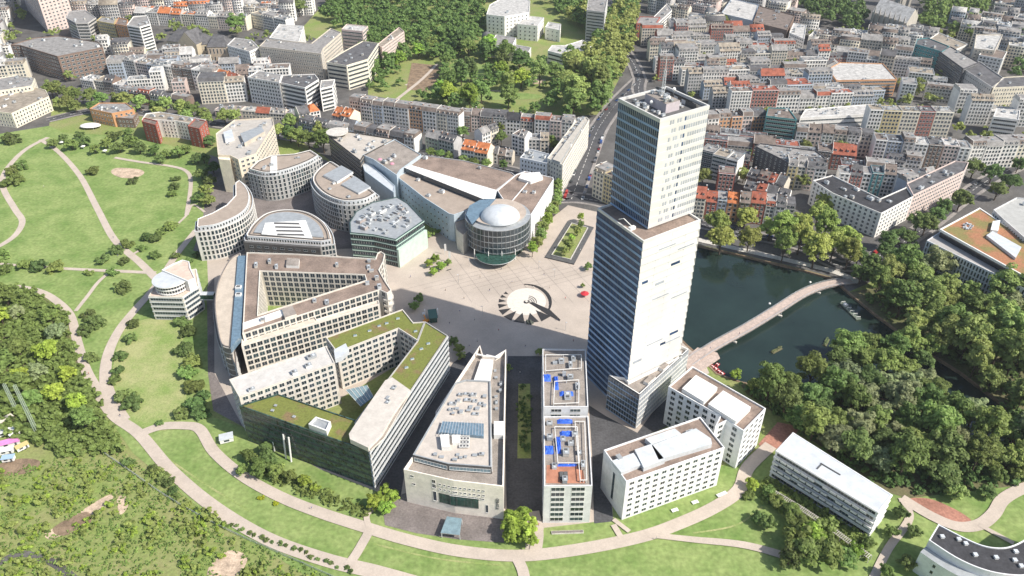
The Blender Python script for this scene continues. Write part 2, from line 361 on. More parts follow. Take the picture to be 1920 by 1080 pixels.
# bare ground in the scrub, a field top left of the frame bottom
sheet('bare_ground', [(85, 1000), (125, 978), (165, 950), (205, 928), (210, 940), (178, 965), (125, 1000), (95, 1012)], 3*Z, SAND, 4)
sheet('bare_ground', [(220, 935), (235, 930), (240, 950), (225, 965)], 3*Z, SAND, 4)
sheet('bare_ground', [(100, 990), (160, 960), (170, 980), (120, 1005)], 4*Z, EARTH, 4)
sheet('bare_ground', [(390, 1068), (410, 1045), (432, 1032), (460, 1040), (462, 1056), (440, 1085), (395, 1100)], 3*Z, SAND, 4)
sheet('bare_ground', [(0, 870), (40, 860), (75, 865), (60, 885), (10, 892), (-30, 890)], 3*Z, EARTH, 4)
ribbon('dirt_track', [(-30, 1075), (30, 1040), (75, 1046), (110, 1062), (150, 1095)], 3, 5*Z, CITYG)
def path(px, w, z, m=PATH): return ribbon('path', px, w, z, m)
path([(76, 262), (110, 285), (150, 330), (182, 390), (215, 450), (262, 492), (292, 522)], (3.6, 5), 5*Z)
path([(90, 258), (45, 283), (10, 322), (6, 352), (28, 392), (42, 415), (30, 440), (2, 460), (-40, 478)], 4.2, 6*Z)
path([(0, 495), (60, 500), (120, 504), (200, 508), (292, 512)], (2.2, 3.2), 7*Z)
path([(214, 505), (186, 528), (165, 555), (142, 584)], 2.4, 8*Z)
path([(28, 538), (70, 546), (102, 562), (132, 592), (145, 640), (160, 690), (180, 728), (212, 778), (262, 815), (320, 882), (400, 950), (500, 1010), (610, 1050), (700, 1072), (800, 1100)], (4.2, 6.4), 9*Z)
path([(368, 432), (330, 480), (290, 540), (255, 580), (225, 618), (204, 662), (198, 705), (206, 745), (232, 790)], (4.2, 6.5), 10*Z)
path([(384, 398), (362, 384), (350, 404), (328, 425)], 1.8, 7*Z); path([(350, 404), (358, 345), (350, 322), (320, 312), (262, 304), (215, 296)], 3.0, 8*Z)
path([(245, 480), (262, 470), (270, 462)], 2, 11*Z)
path([(262, 815), (300, 801), (345, 799), (375, 806), (402, 848), (455, 893), (525, 932), (600, 962), (680, 988), (760, 1012), (860, 1034), (970, 1043), (1080, 1032), (1200, 1008), (1275, 982), (1340, 952), (1385, 920), (1402, 878), (1445, 836)], (5.0, 6.0), 11*Z)
path([(652, 1062), (668, 1040), (690, 1002)], 4, 12*Z); path([(985, 1100), (980, 1070), (968, 1045)], 4.5, 12*Z); path([(693, 992), (688, 968), (705, 950)], 2.5, 13*Z)
path([(1215, 1004), (1300, 1013), (1400, 1024), (1500, 1052)], (2.5, 4), 13*Z); path([(1165, 1010), (1150, 985)], 2.5, 13*Z); path([(1003, 1040), (1008, 1000), (1000, 960)], 5.0, 12*Z)
path([(1150, 975), (1180, 998)], 2, 14*Z)
path([(1960, 905), (1915, 918), (1880, 938), (1862, 965), (1835, 985), (1795, 988), (1745, 968), (1690, 935)], (5.2, 5.2), 12*Z)
path([(1690, 935), (1705, 972), (1665, 1030), (1630, 1100)], 3.2, 13*Z); path([(1835, 985), (1870, 1004), (1900, 1020)], 2.2, 14*Z)
path([(860, 140), (800, 145), (760, 160)], 2.5, 5*Z); path([(862, 112), (880, 130), (900, 150)], 2.5, 5*Z); path([(870, 168), (910, 170), (960, 172)], 3, 6*Z)
path([(820, 120), (790, 150), (740, 190)], (3, 4), 7*Z)
# roads of the town with pale lane lines
PAVEG = mat('footway_slabs', (.27, .25, .235), .9, .2, .15, fine=1.2)
def road(px, w, z, lines=1):
    ribbon('road', px, w, z, ASPH); P = smooth(ats(px), 6)
    ribbon('pavement', [pix(*p) for p in off_line(P, w/2+1.6)], 2.6, z+0.1, PAVEG, 1); ribbon('pavement', [pix(*p) for p in off_line(P, -w/2-1.6)], 2.6, z+0.1, PAVEG, 1)
    b = MB(); D = 0.0
    for i in range(len(P)-1):
        a, c = Vector(P[i]), Vector(P[i+1]); L = (c-a).length; t = 0
        while t < L:
            p = a.lerp(c, t/L); an = math.atan2(c.y-a.y, c.x-a.x); b.box(p, 3.0, 0.3, z+0.02, z+0.03, WHITE, an); t += 7
    struct('lane_marking', b)
def off_line(P, d):
    o = []
    for i, p in enumerate(P):
        a = P[max(0, i-1)]; c = P[min(len(P)-1, i+1)]; v = Vector((c[0]-a[0], c[1]-a[1])).normalized(); o.append((p[0]-v.y*d, p[1]+v.x*d))
    return o
road([(1040, 372), (1090, 372), (1150, 385), (1240, 420)], 12, 5*Z)
road([(1072, 372), (1095, 310), (1118, 250), (1135, 222), (1160, 190), (1200, 150)], 12.5, 7*Z)
road([(1200, 150), (1188, 120), (1165, 85), (1150, 50), (1135, -10)], 9, 9*Z)
road([(1200, 150), (1215, 190), (1400, 250), (1500, 275), (1640, 285), (1960, 300)], 9, 11*Z)
road([(90, 225), (200, 205), (330, 222), (420, 235), (560, 260), (700, 275), (960, 320), (1070, 372)], 9, 5*Z)
road([(1310, 420), (1400, 440), (1500, 462), (1580, 500), (1650, 480), (1730, 430), (1850, 340), (1960, 290)], 8, 9*Z)
# stone quay round the lake
Q = LAKE; b = MB(); O = inset(Q, -1.2); n = len(Q)
b.add([(p[0], p[1], 0.28) for p in O]+[(p[0], p[1], 0.28) for p in inset(Q, 0.02)], [(i, (i+1) % n, n+(i+1) % n, n+i) for i in range(n)], EARTH)
b.sides(O, 0, 0.28, EARTH); b.sides(inset(Q, 0.02), -1.2, 0.28, EARTH, flip=True); struct('quay_kerb', b)
ribbon('path', [(1300, 448), (1400, 471), (1500, 494), (1570, 512), (1610, 530)], 5, 8*Z, STONE)
# pattern laid in the plaza: pale disc, dark rays, dark crescent and needle
mc = at(987, 567); MX = MB(); 
BLACK = mat('black_granite', (0.035, 0.033, 0.033), 0.6, 0.2, 1.0); PALE = mat('pale_granite', (0.66, 0.61, 0.54), 0.8, 0.08, 0.6)
def mp(dx, dy): return at(987+dx, 567+dy)
b = MB(); P = [mp(37*math.cos(t), 25.5*math.sin(t)-1) for t in np.linspace(0, 2*math.pi, 33)[:-1]]; b.cap([ccw(P)], 0.17, PALE)
mosaic = thing('plaza_mosaic', 'round black and white stone mosaic with rays and needle in the pale square', 'mosaic', (*mc, 0))
b.build('disc', mosaic, mc)
b = MB()
for t0, t1, r0, r1 in [(93, 115, .70, 1.38), (119, 138, .72, 1.38), (142, 158, .78, 1.34), (162, 175, .84, 1.28), (179, 190, .88, 1.24), (194, 204, .92, 1.2), (208, 217, .94, 1.15), (66, 89, .70, 1.38), (40, 62, .65, 1.42)]:
    c0, c1 = math.radians(t0), math.radians(t1); cm = (c0+c1)/2
    b.cap([ccw([mp(42*r0*math.cos(cm), 29*r0*math.sin(cm)), mp(42*r1*math.cos(c1), 29*r1*math.sin(c1)), mp(42*r1*math.cos(c0), 29*r1*math.sin(c0))])], 0.20, BLACK)
for i in range(14):
    a, c = math.radians(-95+i*9.3), math.radians(-95+(i+1)*9.3); k = .02+.11*math.sin(i/13*math.pi)
    b.cap([ccw([mp(42*(1.1-k)*math.cos(a), 30*(1.1-k)*math.sin(a)), mp(42*(1.1-k)*math.cos(c), 30*(1.1-k)*math.sin(c)), mp(42*1.14*math.cos(c), 30*1.14*math.sin(c)), mp(42*1.14*math.cos(a), 30*1.14*math.sin(a))])], 0.21, BLACK)
b.cap([ccw([mp(4, 1), mp(12, 0), mp(44, 14), mp(64, 33), mp(62, 36), mp(40, 24)])], 0.24, BLACK)
b.build('dark_rays', mosaic, mc)
b = MB()
for r in (4, 8, 12, 16):
    for i in range(10):
        a, c = math.radians(-80+i*9), math.radians(-80+(i+1)*9)
        b.cap([ccw([mp(r*math.cos(a)+2, r*.7*math.sin(a)), mp(r*math.cos(c)+2, r*.7*math.sin(c)), mp((r+1.4)*math.cos(c)+2, (r+1.4)*.7*math.sin(c)), mp((r+1.4)*math.cos(a)+2, (r+1.4)*.7*math.sin(a))])], 0.25, BLACK)
b.build('ring_lines', mosaic, mc)
b = MB(); p = (0, 0); b.tube((0, 0, .2), (0, 0, .5), 1.5, BLACK, 16); b.tube((0, 0, .5), (0, 0, .9), 0.8, PALE, 12); o = b.build('fountain_bowl', mosaic)
# thin paving joints across the square
b = MB()
for i in range(9):
    a = at(850+i*30, 520); b.box(a, 60, 0.16, 0.145, 0.15, PAVED, math.radians(25)); b.box(a, 60, 0.16, 0.152, 0.157, PAVED, math.radians(115))
struct('paving_line', b)

# worn desire lines and mown strips are only bare soil showing through
for px_, w_ in (([(300, 850), (380, 905), (470, 960)], .9), ([(700, 1020), (820, 1048), (940, 1060)], .8), ([(1300, 1000), (1380, 985), (1430, 950)], .8)):
    ribbon('worn_track', px_, w_, 4.4*Z, DRY)

sheet('park_clearing', [(772, 118), (830, 124), (826, 142), (800, 172), (762, 168)], 6*Z, EARTH)
sheet('park_clearing', [(840, 176), (930, 172), (1010, 178), (1000, 186), (900, 188), (845, 186)], 5.5*Z, LAWN, 3)
sheet('park_clearing', [(990, 148), (1024, 150), (1022, 158), (990, 157)], 6*Z, SAND)
sheet('park_clearing', [(850, 118), (905, 122), (925, 140), (880, 146), (848, 132)], 5.5*Z, LAWN, 3)
# ================================================================ the glass tower
CREAM = plaster((0.67, 0.63, 0.56)); BEIGE = plaster((0.62, 0.58, 0.52)); WHITEP = plaster((0.76, 0.765, 0.77)); GREYP = plaster((0.46, 0.46, 0.46)); DARKP = plaster((0.12, 0.12, 0.12))
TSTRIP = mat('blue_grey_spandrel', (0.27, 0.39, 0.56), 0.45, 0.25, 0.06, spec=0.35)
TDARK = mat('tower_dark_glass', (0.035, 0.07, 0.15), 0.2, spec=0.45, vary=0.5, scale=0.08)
TWHITE = mat('tower_white_trim_and_glare', (0.66, 0.65, 0.62), 0.35, 0.08, 0.05, spec=0.5)  # sun glare painted white into the screen-printed glass; also the roof edge trim
TSHADE = mat('tower_grey_glass_and_gap_shade', (0.34, 0.37, 0.41), 0.3, 0.2, 0.2, spec=0.5)
TA, TB, TC, TD = (38.8, 307.1), (55.3, 278.0), (82.9, 296.3), (66.5, 325.4)
UA, UB, UC, UD = (44.9, 311.7), (58.6, 288.6), (81.2, 303.6), (67.4, 326.4)
Z1, Z2 = 98.7, 148.0
tc = (61.0, 302.0); tower = thing('glass_tower', 'tall dark blue glass office tower with roof mast, sunward faces whitened by painted glare', 'tower', (*tc, 0))
def lerp(a, b, t): return (a[0]+(b[0]-a[0])*t, a[1]+(b[1]-a[1])*t)
def tower_block(P, z0, z1, nf, upper):
    P = ccw(P); core = inset(P, 0.35); b = MB(); b.sides(core, z0, z1-0.5, DARKP); b.build('wall', tower, tc)
    fh = (z1-z0)/nf
    for e in range(4):
        A, B = P[e], P[(e+1) % 4]; L = math.dist(A, B); ux, uy = (B[0]-A[0])/L, (B[1]-A[1])/L; nx, ny = uy, -ux
        bright = nx*math.cos(SUN_AZ)+ny*math.sin(SUN_AZ) > 0.3  # faces towards the sun get the glare-white panels, others the dark glass
        for f in range(nf):
            z = z0+f*fh; b = MB()
            def pan(t0, t1, za, zb, o0, o1, m, th=0.12):   # a slab standing o0 (foot) / o1 (head) proud of the wall line
                q = []
                for (t, zz, o) in ((t0, za, o0), (t1, za, o0), (t1, zb, o1), (t0, zb, o1)):
                    q.append((A[0]+ux*t*L+nx*o, A[1]+uy*t*L+ny*o, zz))
                q += [(x-nx*th, y-ny*th, zz) for x, y, zz in q]
                b.add(q, [(0, 1, 2, 3), (7, 6, 5, 4), (4, 5, 1, 0), (3, 2, 6, 7), (1, 5, 6, 2), (4, 0, 3, 7)], m)
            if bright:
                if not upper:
                    pan(-.012, 1.012, z+0.42, z+fh-0.02, 0.42, 0.08, TWHITE); pan(-.004, 1.004, z+.02, z+.42, .12, .12, TSHADE)  # grey strip at each storey foot is coloured as a shadow gap
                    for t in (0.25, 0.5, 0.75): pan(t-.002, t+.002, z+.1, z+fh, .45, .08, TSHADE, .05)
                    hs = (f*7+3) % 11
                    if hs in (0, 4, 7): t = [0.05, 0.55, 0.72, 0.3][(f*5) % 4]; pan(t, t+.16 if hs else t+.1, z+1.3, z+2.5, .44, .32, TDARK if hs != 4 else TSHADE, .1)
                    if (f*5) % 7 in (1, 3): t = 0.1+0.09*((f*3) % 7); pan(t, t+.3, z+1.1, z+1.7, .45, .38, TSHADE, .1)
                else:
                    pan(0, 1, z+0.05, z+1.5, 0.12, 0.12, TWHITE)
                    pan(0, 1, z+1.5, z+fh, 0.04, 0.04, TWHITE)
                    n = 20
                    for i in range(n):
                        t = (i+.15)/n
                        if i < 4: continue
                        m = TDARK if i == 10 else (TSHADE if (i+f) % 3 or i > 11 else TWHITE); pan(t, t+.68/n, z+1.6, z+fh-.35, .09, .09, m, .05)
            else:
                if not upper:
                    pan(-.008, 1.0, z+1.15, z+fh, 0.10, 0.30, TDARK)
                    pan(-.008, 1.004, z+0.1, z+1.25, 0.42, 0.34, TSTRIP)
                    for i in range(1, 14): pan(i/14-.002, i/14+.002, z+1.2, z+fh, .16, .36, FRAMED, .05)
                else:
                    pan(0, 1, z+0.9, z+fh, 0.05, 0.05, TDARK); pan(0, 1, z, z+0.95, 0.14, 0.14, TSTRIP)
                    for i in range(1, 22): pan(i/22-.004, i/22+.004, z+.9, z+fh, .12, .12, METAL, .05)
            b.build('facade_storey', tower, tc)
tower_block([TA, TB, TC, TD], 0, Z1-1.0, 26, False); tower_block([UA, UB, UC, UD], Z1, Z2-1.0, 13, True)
def roof_deck(P, z, m, edge, name='roof', hp=1.2):
    P = ccw(P); b = MB(); b.cap([inset(P, .4)], z-0.6, m); b.build(name, tower, tc)
    b = MB(); b.sides(inset(P, -.15), z-1.0, z+hp, edge); parapet(b, inset(P, -.15), z-0.6, edge, .7, hp+0.6); b.build('parapet', tower, tc)
roof_deck([TA, TB, TC, TD], Z1, BROWNR, TWHITE, hp=0.3); roof_deck([UA, UB, UC, UD], Z2, DARKP, TWHITE, hp=0.6)
b = MB(); PU = [lerp(lerp(UA, UB, s), lerp(UD, UC, s), t) for s, t in ((.28, .30), (.80, .28), (.80, .56), (.28, .56))]; b.prism(PU, Z2-0.6, Z2+3.4, plaster((0.50, 0.45, 0.47)), GRAVEL); b.build('penthouse', tower, tc)
for i in range(9):
    b = MB(); c = lerp(lerp(UA, UB, .1+.09*i), lerp(UD, UC, .1+.09*i), .8); b.box((0, 0), 1.1, 6.5, 0, 1.8, METALL if i % 2 else FRAMED, 0); b.box((0, 0), .6, 5.5, 1.8, 2.1, FRAMED)
    o = b.build('cooling_unit', tower); o.location = (c[0]-tc[0], c[1]-tc[1], Z2-.6); o.rotation_euler = (0, 0, math.radians(32))
mb_ = at(1243, 172, 153); b = MB()
for dx, dy in ((-.7, -.7), (.7, -.7), (.7, .7), (-.7, .7)): b.tube((mb_[0]+dx, mb_[1]+dy, Z2), (mb_[0]+dx*.4, mb_[1]+dy*.4, Z2+14), .10, METALL, 5)
for i in range(9):
    z = Z2+4+i*1.2
    for (p, q) in (((-.6, -.6), (.6, -.6)), ((.6, -.6), (.6, .6)), ((.6, .6), (-.6, .6)), ((-.6, .6), (-.6, -.6))): b.tube((mb_[0]+p[0], mb_[1]+p[1], z), (mb_[0]+q[0], mb_[1]+q[1], z+1.1), .06, METALL, 4)
b.tube((mb_[0], mb_[1], Z2+14), (mb_[0], mb_[1], Z2+19.5), .14, FRAME, 6); b.build('antenna_mast', tower, tc)
for i, (x, y) in enumerate(((1222, 190), (1262, 186), (1252, 202), (1230, 172))):
    p = at(x, y, 150); b = MB(); b.tube((0, 0, 0), (0, 0, 2.2), .08, METAL, 5); b.tube((0, 0, 2.2), (.3, -.5, 2.4), .9, WHITE, 10, .4); o = b.build('dish_antenna', tower); o.location = (p[0]-tc[0], p[1]-tc[1], Z2+(4 if i in (1, 2) else -.6))
RU = [lerp(lerp(UA, UB, s), lerp(UD, UC, s), t) for s, t in ((.06, .05), (.94, .05), (.94, .26), (.06, .26))]; clutter(tower, ccw(RU), Z2-.6, 9, tc, (1, 2.6), (.6, 1.6)); RU = [lerp(lerp(UA, UB, s), lerp(UD, UC, s), t) for s, t in ((.1, .58), (.9, .58), (.9, .70), (.1, .70))]; clutter(tower, ccw(RU), Z2-.6, 6, tc, (.9, 2.0), (.6, 1.6))
clutter(tower, ccw(PU), Z2+3.4, 9, tc, (.8, 2), (.5, 1.6))
# window-cleaning arm on the lower roof
b = MB(); p = at(1185, 428, Z1); b.box((0, 0), 3, 1.6, 0, 1.4, WHITE, .6); b.tube((0, 0, 1.4), (-3.6, 2.2, 4.2), .22, WHITE, 6); b.tube((-3.6, 2.2, 4.2), (-5.6, 3.2, 3.2), .16, WHITE, 6)
o = b.build('cleaning_cradle', tower); o.location = (p[0]-tc[0], p[1]-tc[1], Z1-.6)
occupy([(36, 280), (60, 262), (94, 300), (68, 330)])
# podium
PP = ccw([(46.6, 281.5), (59.4, 267.8), (88.6, 301.2), (84.6, 305.0), (83.6, 296.0), (55.5, 277.0), (54.0, 279.8)])
pod = MB(); pod.sides(PP, 0, 22.2, DARKP); parapet(pod, PP, 20.6, WHITE, .5, 1.6); pod.build('podium', tower, tc)
r = MB(); r.cap([inset(PP, .5)], 20.6, GRAVEL); r.build('podium_roof', tower, tc)
for (A, B, gl) in (((46.6, 281.5), (59.4, 267.8), False), ((59.4, 267.8), (88.6, 301.2), True)):  # sunward side takes the tower's glare white and grey, the other stays blue
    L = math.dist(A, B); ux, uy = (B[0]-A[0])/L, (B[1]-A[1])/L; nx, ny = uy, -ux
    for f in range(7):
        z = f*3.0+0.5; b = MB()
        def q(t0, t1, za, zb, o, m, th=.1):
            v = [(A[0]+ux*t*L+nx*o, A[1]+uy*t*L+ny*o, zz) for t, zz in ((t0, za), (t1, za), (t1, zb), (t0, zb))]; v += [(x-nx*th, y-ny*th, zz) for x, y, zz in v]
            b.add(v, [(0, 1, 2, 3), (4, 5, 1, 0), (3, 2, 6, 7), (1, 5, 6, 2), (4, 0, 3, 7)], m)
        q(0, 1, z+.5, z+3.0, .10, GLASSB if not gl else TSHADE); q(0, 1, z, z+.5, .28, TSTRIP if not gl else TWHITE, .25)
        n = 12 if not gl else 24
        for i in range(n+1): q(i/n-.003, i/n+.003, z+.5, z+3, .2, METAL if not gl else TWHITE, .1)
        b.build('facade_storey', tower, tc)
for s_, t_ in ((.2, .35), (.5, .62), (.75, .85)):
    c0 = lerp((59.4, 267.8), (88.6, 301.2), s_); c1 = lerp((59.4, 267.8), (88.6, 301.2), t_); b = MB(); nx, ny = -.752*1, .659
    b.prism([(c0[0]+nx*1, c0[1]+ny*1), (c1[0]+nx*1, c1[1]+ny*1), (c1[0]+nx*3.6, c1[1]+ny*3.6), (c0[0]+nx*3.6, c0[1]+ny*3.6)], 20.62, 22.4, WHITE, GRAVEL); b.build('terrace_box', tower, tc)
# ================================================================ slabs at the foot of the tower
def SE(P):   # the two short ends of a slab
    L = [math.dist(P[i], P[(i+1) % 4]) for i in range(4)]; return sorted(range(4), key=lambda i: L[i])[:2]
def W4(px, z): return ccw(ats(px, z))
r1, P, I = block('narrow grey slab block crossed by blue tarpaulins on its roof, rear half one floor higher', W4([(1020, 914), (1110.7, 913), (1103, 782), (1019.5, 783)], 22), 22, plaster((.68, .685, .69)), GRAVEL,
        nf=7, kind='triple', step=7.2, ww=5.2, wh=1.9, units=10, name='office_slab', sill=.9, margin=1.5, base=.5)
o1 = (r1.location.x, r1.location.y)
P2 = W4([(1019, 765), (1103, 765), (1098, 657), (1017, 656)], 26)
P2 = ccw([(P2[0][0], P2[0][1]), *P2[1:]])
w = MB(); w.sides(P2, 0, 26.8, plaster((.68, .685, .69))); I2 = parapet(w, P2, 26, plaster((.68, .685, .69))); w.build('wall', r1, o1)
w = MB(); w.cap([I2], 26, GRAVEL); w.build('roof', r1, o1); sp = []
for i in range(4): sp += fac(P2[i], P2[(i+1) % 4], .5, 26, 8, 7.2, 'triple', 4.6, 1.7, 1.5)
place_windows(r1, sp, 60); clutter(r1, I2, 26, 8, o1, (1.5, 5)); occupy(P2)
b = MB(); b.prism(W4([(1025, 872), (1092, 872), (1097, 906), (1024, 906)], 22.1), 22.02, 22.12, mat('red_deck', (.42, .19, .12), .9, .2, .3)); b.build('roof_deck', r1, o1)
for (x, y) in ((1053, 893), (1061, 893)):
    b = MB(); p = at(x, y, 22.1); b.box((p[0], p[1]), 1.6, 4.2, 22.1, 22.7, DARKP); b.build('skylight', r1, o1)
# scaffold frames of white pipe on both roofs
for (pxs, z) in (([(1023, 665), (1090, 665), (1090, 690), (1023, 695)], 26), ([(1040, 715), (1085, 712), (1085, 755), (1038, 757)], 26), ([(1040, 800), (1082, 800), (1086, 868), (1046, 868)], 22), ([(1078, 790), (1096, 790), (1100, 900), (1088, 900)], 22)):
    Q = ats(pxs, z+1.6); b = MB()
    for i in range(4):
        A, B = Q[i], Q[(i+1) % 4]; b.tube((*A, z+1.6), (*B, z+1.6), .2, FRAME, 5); b.tube((*A, z), (*A, z+1.6), .14, FRAME, 5); m_ = lerp(A, B, .5); b.tube((*m_, z), (*m_, z+1.6), .14, FRAME, 5)
    b.build('pipe_frame', r1, o1)
TARP = mat('blue_tarpaulin', (.035, .13, .62), .55, .3, .6); 
def tarp(x, y, z, l, w_, h, lab):
    p = at(x, y, z+h/2); b = MB(); n = 7; vs = []; fs = []
    for i in range(n):
        for j in range(n):
            u, v = i/(n-1)-.5, j/(n-1)-.5; e = 1-max(abs(u), abs(v))*2
            zz = 0.02 if e < .01 else h*(.72+.28*math.sin(i*1.9+j*1.3)*.5+.1*math.cos(j*2.7)); vs.append((u*l*(1.06 if e < .01 else 1), v*w_*(1.06 if e < .01 else 1), zz))
    for i in range(n-1):
        for j in range(n-1): a = i*n+j; fs.append((a, a+n, a+n+1, a+1))
    b.add(vs, fs, TARP); o = b.build('tarpaulin', None); o.location = (p[0], p[1], z+.02); tag(o, lab, 'tarpaulin', 'blue tarpaulins on the slab roof')
for a in [(1025, 707, 26, 3.6, 4.5, 1.4, 'square blue tarpaulin overhanging the left edge of the rear slab roof'), (1043, 716, 26, 1.8, 9, 1.6, 'long upright blue tarpaulin beside the pipes on the rear roof'), (1062, 737, 26, 6, 2.8, 1.2, 'wide blue tarpaulin in front of the pipes on the rear roof'),
          (1059, 789, 22, 6.5, 2.4, 1.2, 'blue tarpaulin close under the windows of the higher rear block'), (1062, 812, 22, 5.5, 2.8, 1.3, 'blue tarpaulin at the top of the stacked stores on the front roof'), (1029, 842, 22, 4, 4.6, 1.4, 'square blue tarpaulin at the left edge of the front slab roof'),
          (1047, 832, 22, 2.0, 9.5, 1.7, 'long narrow blue tarpaulin down the middle of the front roof'), (1063, 871, 22, 8, 1.6, .9, 'low blue tarpaulin beside the red deck on the front roof')]: tarp(*a)
r2, P, I = block('white office slab with rows of paired windows beside the round tower foot, pale metal plant on its roof', W4([(1131.9, 846), (1174, 905.5), (1358.5, 841.5), (1312.6, 783.7)], 23), 23, WHITEP, BROWNR, nf=7, kind='double', step=3.6, ww=2.1, wh=1.5, name='office_slab',
        frame=WHITE, cap=100, units=3, skipf=lambda i: i in SE(W4([(1131.9, 846), (1174, 905.5), (1358.5, 841.5), (1312.6, 783.7)], 23)), sill=1.1)
o2 = (r2.location.x, r2.location.y)
for px_, h in (([(1147, 864), (1188, 849), (1203, 871), (1165, 886)], 1.8), ([(1190, 843), (1222, 832), (1247, 862), (1207, 877)], 2.4), ([(1222, 835), (1305, 803), (1333, 822), (1335, 832), (1235, 862)], 2.4), ([(1210, 822), (1265, 803), (1277, 813), (1222, 833)], 2.6)):
    b = MB(); b.prism(W4(px_, 23+h), 23, 23+h, METALL); b.build('plant_room', r2, o2)
b = MB(); q = [at(1147, 885, 12)]; A, B = ccw(P)[0], None
A, B = ats([(1131.9, 846), (1174, 905.5)], 23); an = math.atan2(B[1]-A[1], B[0]-A[0]); m_ = lerp(A, B, .52); b = MB(); b.box((m_[0], m_[1]), 1.3, .5, 4, 19.5, GLASS, an); b.build('stair_window', r2, o2)
r3, P, I = block('white office block with bluish shaded wall and two large pale roof boxes next to the tower', W4([(1253, 727), (1350, 782), (1341, 801), (1363, 790), (1394, 810.5), (1435.6, 768), (1297.8, 689)], 23), 23, WHITEP, BROWNR, nf=7, kind='double', step=3.8, ww=2.2, wh=1.8, name='office_slab',
        frame=WHITE, cap=100, units=4, sill=1.0)
o3 = (r3.location.x, r3.location.y)
for px_, h in (([(1279, 728), (1305, 703), (1345, 726), (1320, 753)], 2.6), ([(1328, 757), (1356, 732), (1408, 763), (1380, 790)], 2.6)):
    b = MB(); b.prism(W4(px_, 23+h), 23, 23+h, WHITE); b.build('plant_room', r3, o3)
r4, P, I = block('long white terraced slab with smooth pale grey roof and balcony bands next to the wood', W4([(1455, 845), (1487, 811), (1673, 928), (1647, 961)], 16), 16, WHITEP, METALL, nf=5, kind='ribbon', ww=0, wh=1.5, name='apartment_slab', cat='apartment block', hp=.15, bands=WHITE, margin=1.0, cap=20)
o4 = (r4.location.x, r4.location.y); A, B = at(1455, 845, 16), at(1647, 961, 16); L = math.dist(A, B); ux, uy = (B[0]-A[0])/L, (B[1]-A[1])/L; nx, ny = uy, -ux
for f in range(2, 5):
    for i in range(14):
        if (i*5+f*3) % 7 in (0,): continue
        t = (i+.5)/14*L; c = (A[0]+ux*t+nx*.9, A[1]+uy*t+ny*.9); b = MB(); b.box((0, 0), L/14-.6, 1.6, 0, .18, WHITE); b.box((0, -.76), L/14-.6, .08, .18, 1.1, WHITE)
        o = b.build('balcony', r4); o.location = (c[0]-o4[0], c[1]-o4[1], f*3.2+.05); o.rotation_euler = (0, 0, math.atan2(uy, ux))
b = MB(); p = at(1557, 880, 16); an = math.atan2(uy, ux); b.box(p, 9, .5, 16, 16.35, FRAMED, an); b.box((p[0]-4.2, p[1]+1.5), .5, 4, 16, 16.35, FRAMED, an); b.build('roof_hatch', r4, o4)
# curved white block, lower right corner
inner = smooth([(1759, 984), (1803, 1007), (1840, 1023), (1870, 1028), (1895, 1025), (1925, 1010), (1965, 980)], 4)
outer = smooth([(1741, 1014), (1790, 1046), (1836, 1067), (1880, 1078), (1925, 1080), (1970, 1068), (2010, 1035)], 4)
rc, P, I = block('curved white apartment block with a black roof and small white vents, corner of the meadow', W4(inner+outer[::-1], 15), 15, WHITEP, mat('bitumen_roof', (.05, .05, .055), .9, .2, .3, fine=1.0), nf=4, kind='double', step=5.5, ww=2.2, wh=1.5, name='curved_apartment_building', cat='apartment block', hp=.5, frame=WHITE, margin=.3)
oc = (rc.location.x, rc.location.y)
b = MB(); O2 = ats(outer, 15); n2 = len(O2); ring = [off_line(O2, -.1), off_line(O2, -4.2)]
b.prism(ring[0]+ring[1][::-1], 0, 11.6, WHITEP, METAL); b.build('terrace_storey', rc, oc)
sp = []
for i in range(len(ring[1])-1): sp += fac(ring[1][i], ring[1][i+1], .5, 11.2, 3, 2.6, 'single', 1.0, 1.5, .4)
place_windows(rc, sp, 90)
for (x, y) in ((1767, 1006), (1798, 1011), (1811, 1019), (1829, 1040), (1868, 1045), (1905, 1034), (1903, 1050), (1915, 1061)):
    p = at(x, y, 15.5); b = MB(); b.box((0, 0), 1.3, 1.3, 0, .8, WHITE); b.box((0, 0), 1.5, 1.5, .8, .95, METALL); o = b.build('roof_vent', rc); o.location = (p[0]-oc[0], p[1]-oc[1], 15)
# ================================================================ wedge shaped building
SH = [(756.7, 880), (850, 901), (944, 912), (949, 655), (928, 668), (906, 667), (900, 647), (817, 772), (816, 792)]
rw, P, I = block('wedge shaped cream office building with terraces, glass roof strip and white outer walls', W4(SH, 20.5), 18.0, plaster((.86, .79, .70)), GRAVEL, nf=5, kind='single', step=2.8, ww=1.3, wh=1.1, name='wedge_building', hp=2.5, windows=False)
ow = (rw.location.x, rw.location.y)
def face(root, off, A, B, specs, name='window'):
    """individual openings on one wall; specs: (t centre 0..1, z foot, width, height, kind, glass)"""
    L = math.dist(A, B); a = math.atan2(B[1]-A[1], B[0]-A[0]); ux, uy = math.cos(a), math.sin(a)
    for t, z, w_, h_, k, g in specs:
        me, _ = win_mesh(k, w_, h_, g, FRAMED if g is not GLASS else FRAME); o = bpy.data.objects.new(name, me); COL.objects.link(o); o.parent = root
        o.location = (A[0]+ux*L*t-off[0], A[1]+uy*L*t-off[1], z); o.rotation_euler = (0, 0, a)
a0, a1, a2 = at(756.7, 880, 20.5), at(850, 901, 20.5), at(944, 912, 20.5)
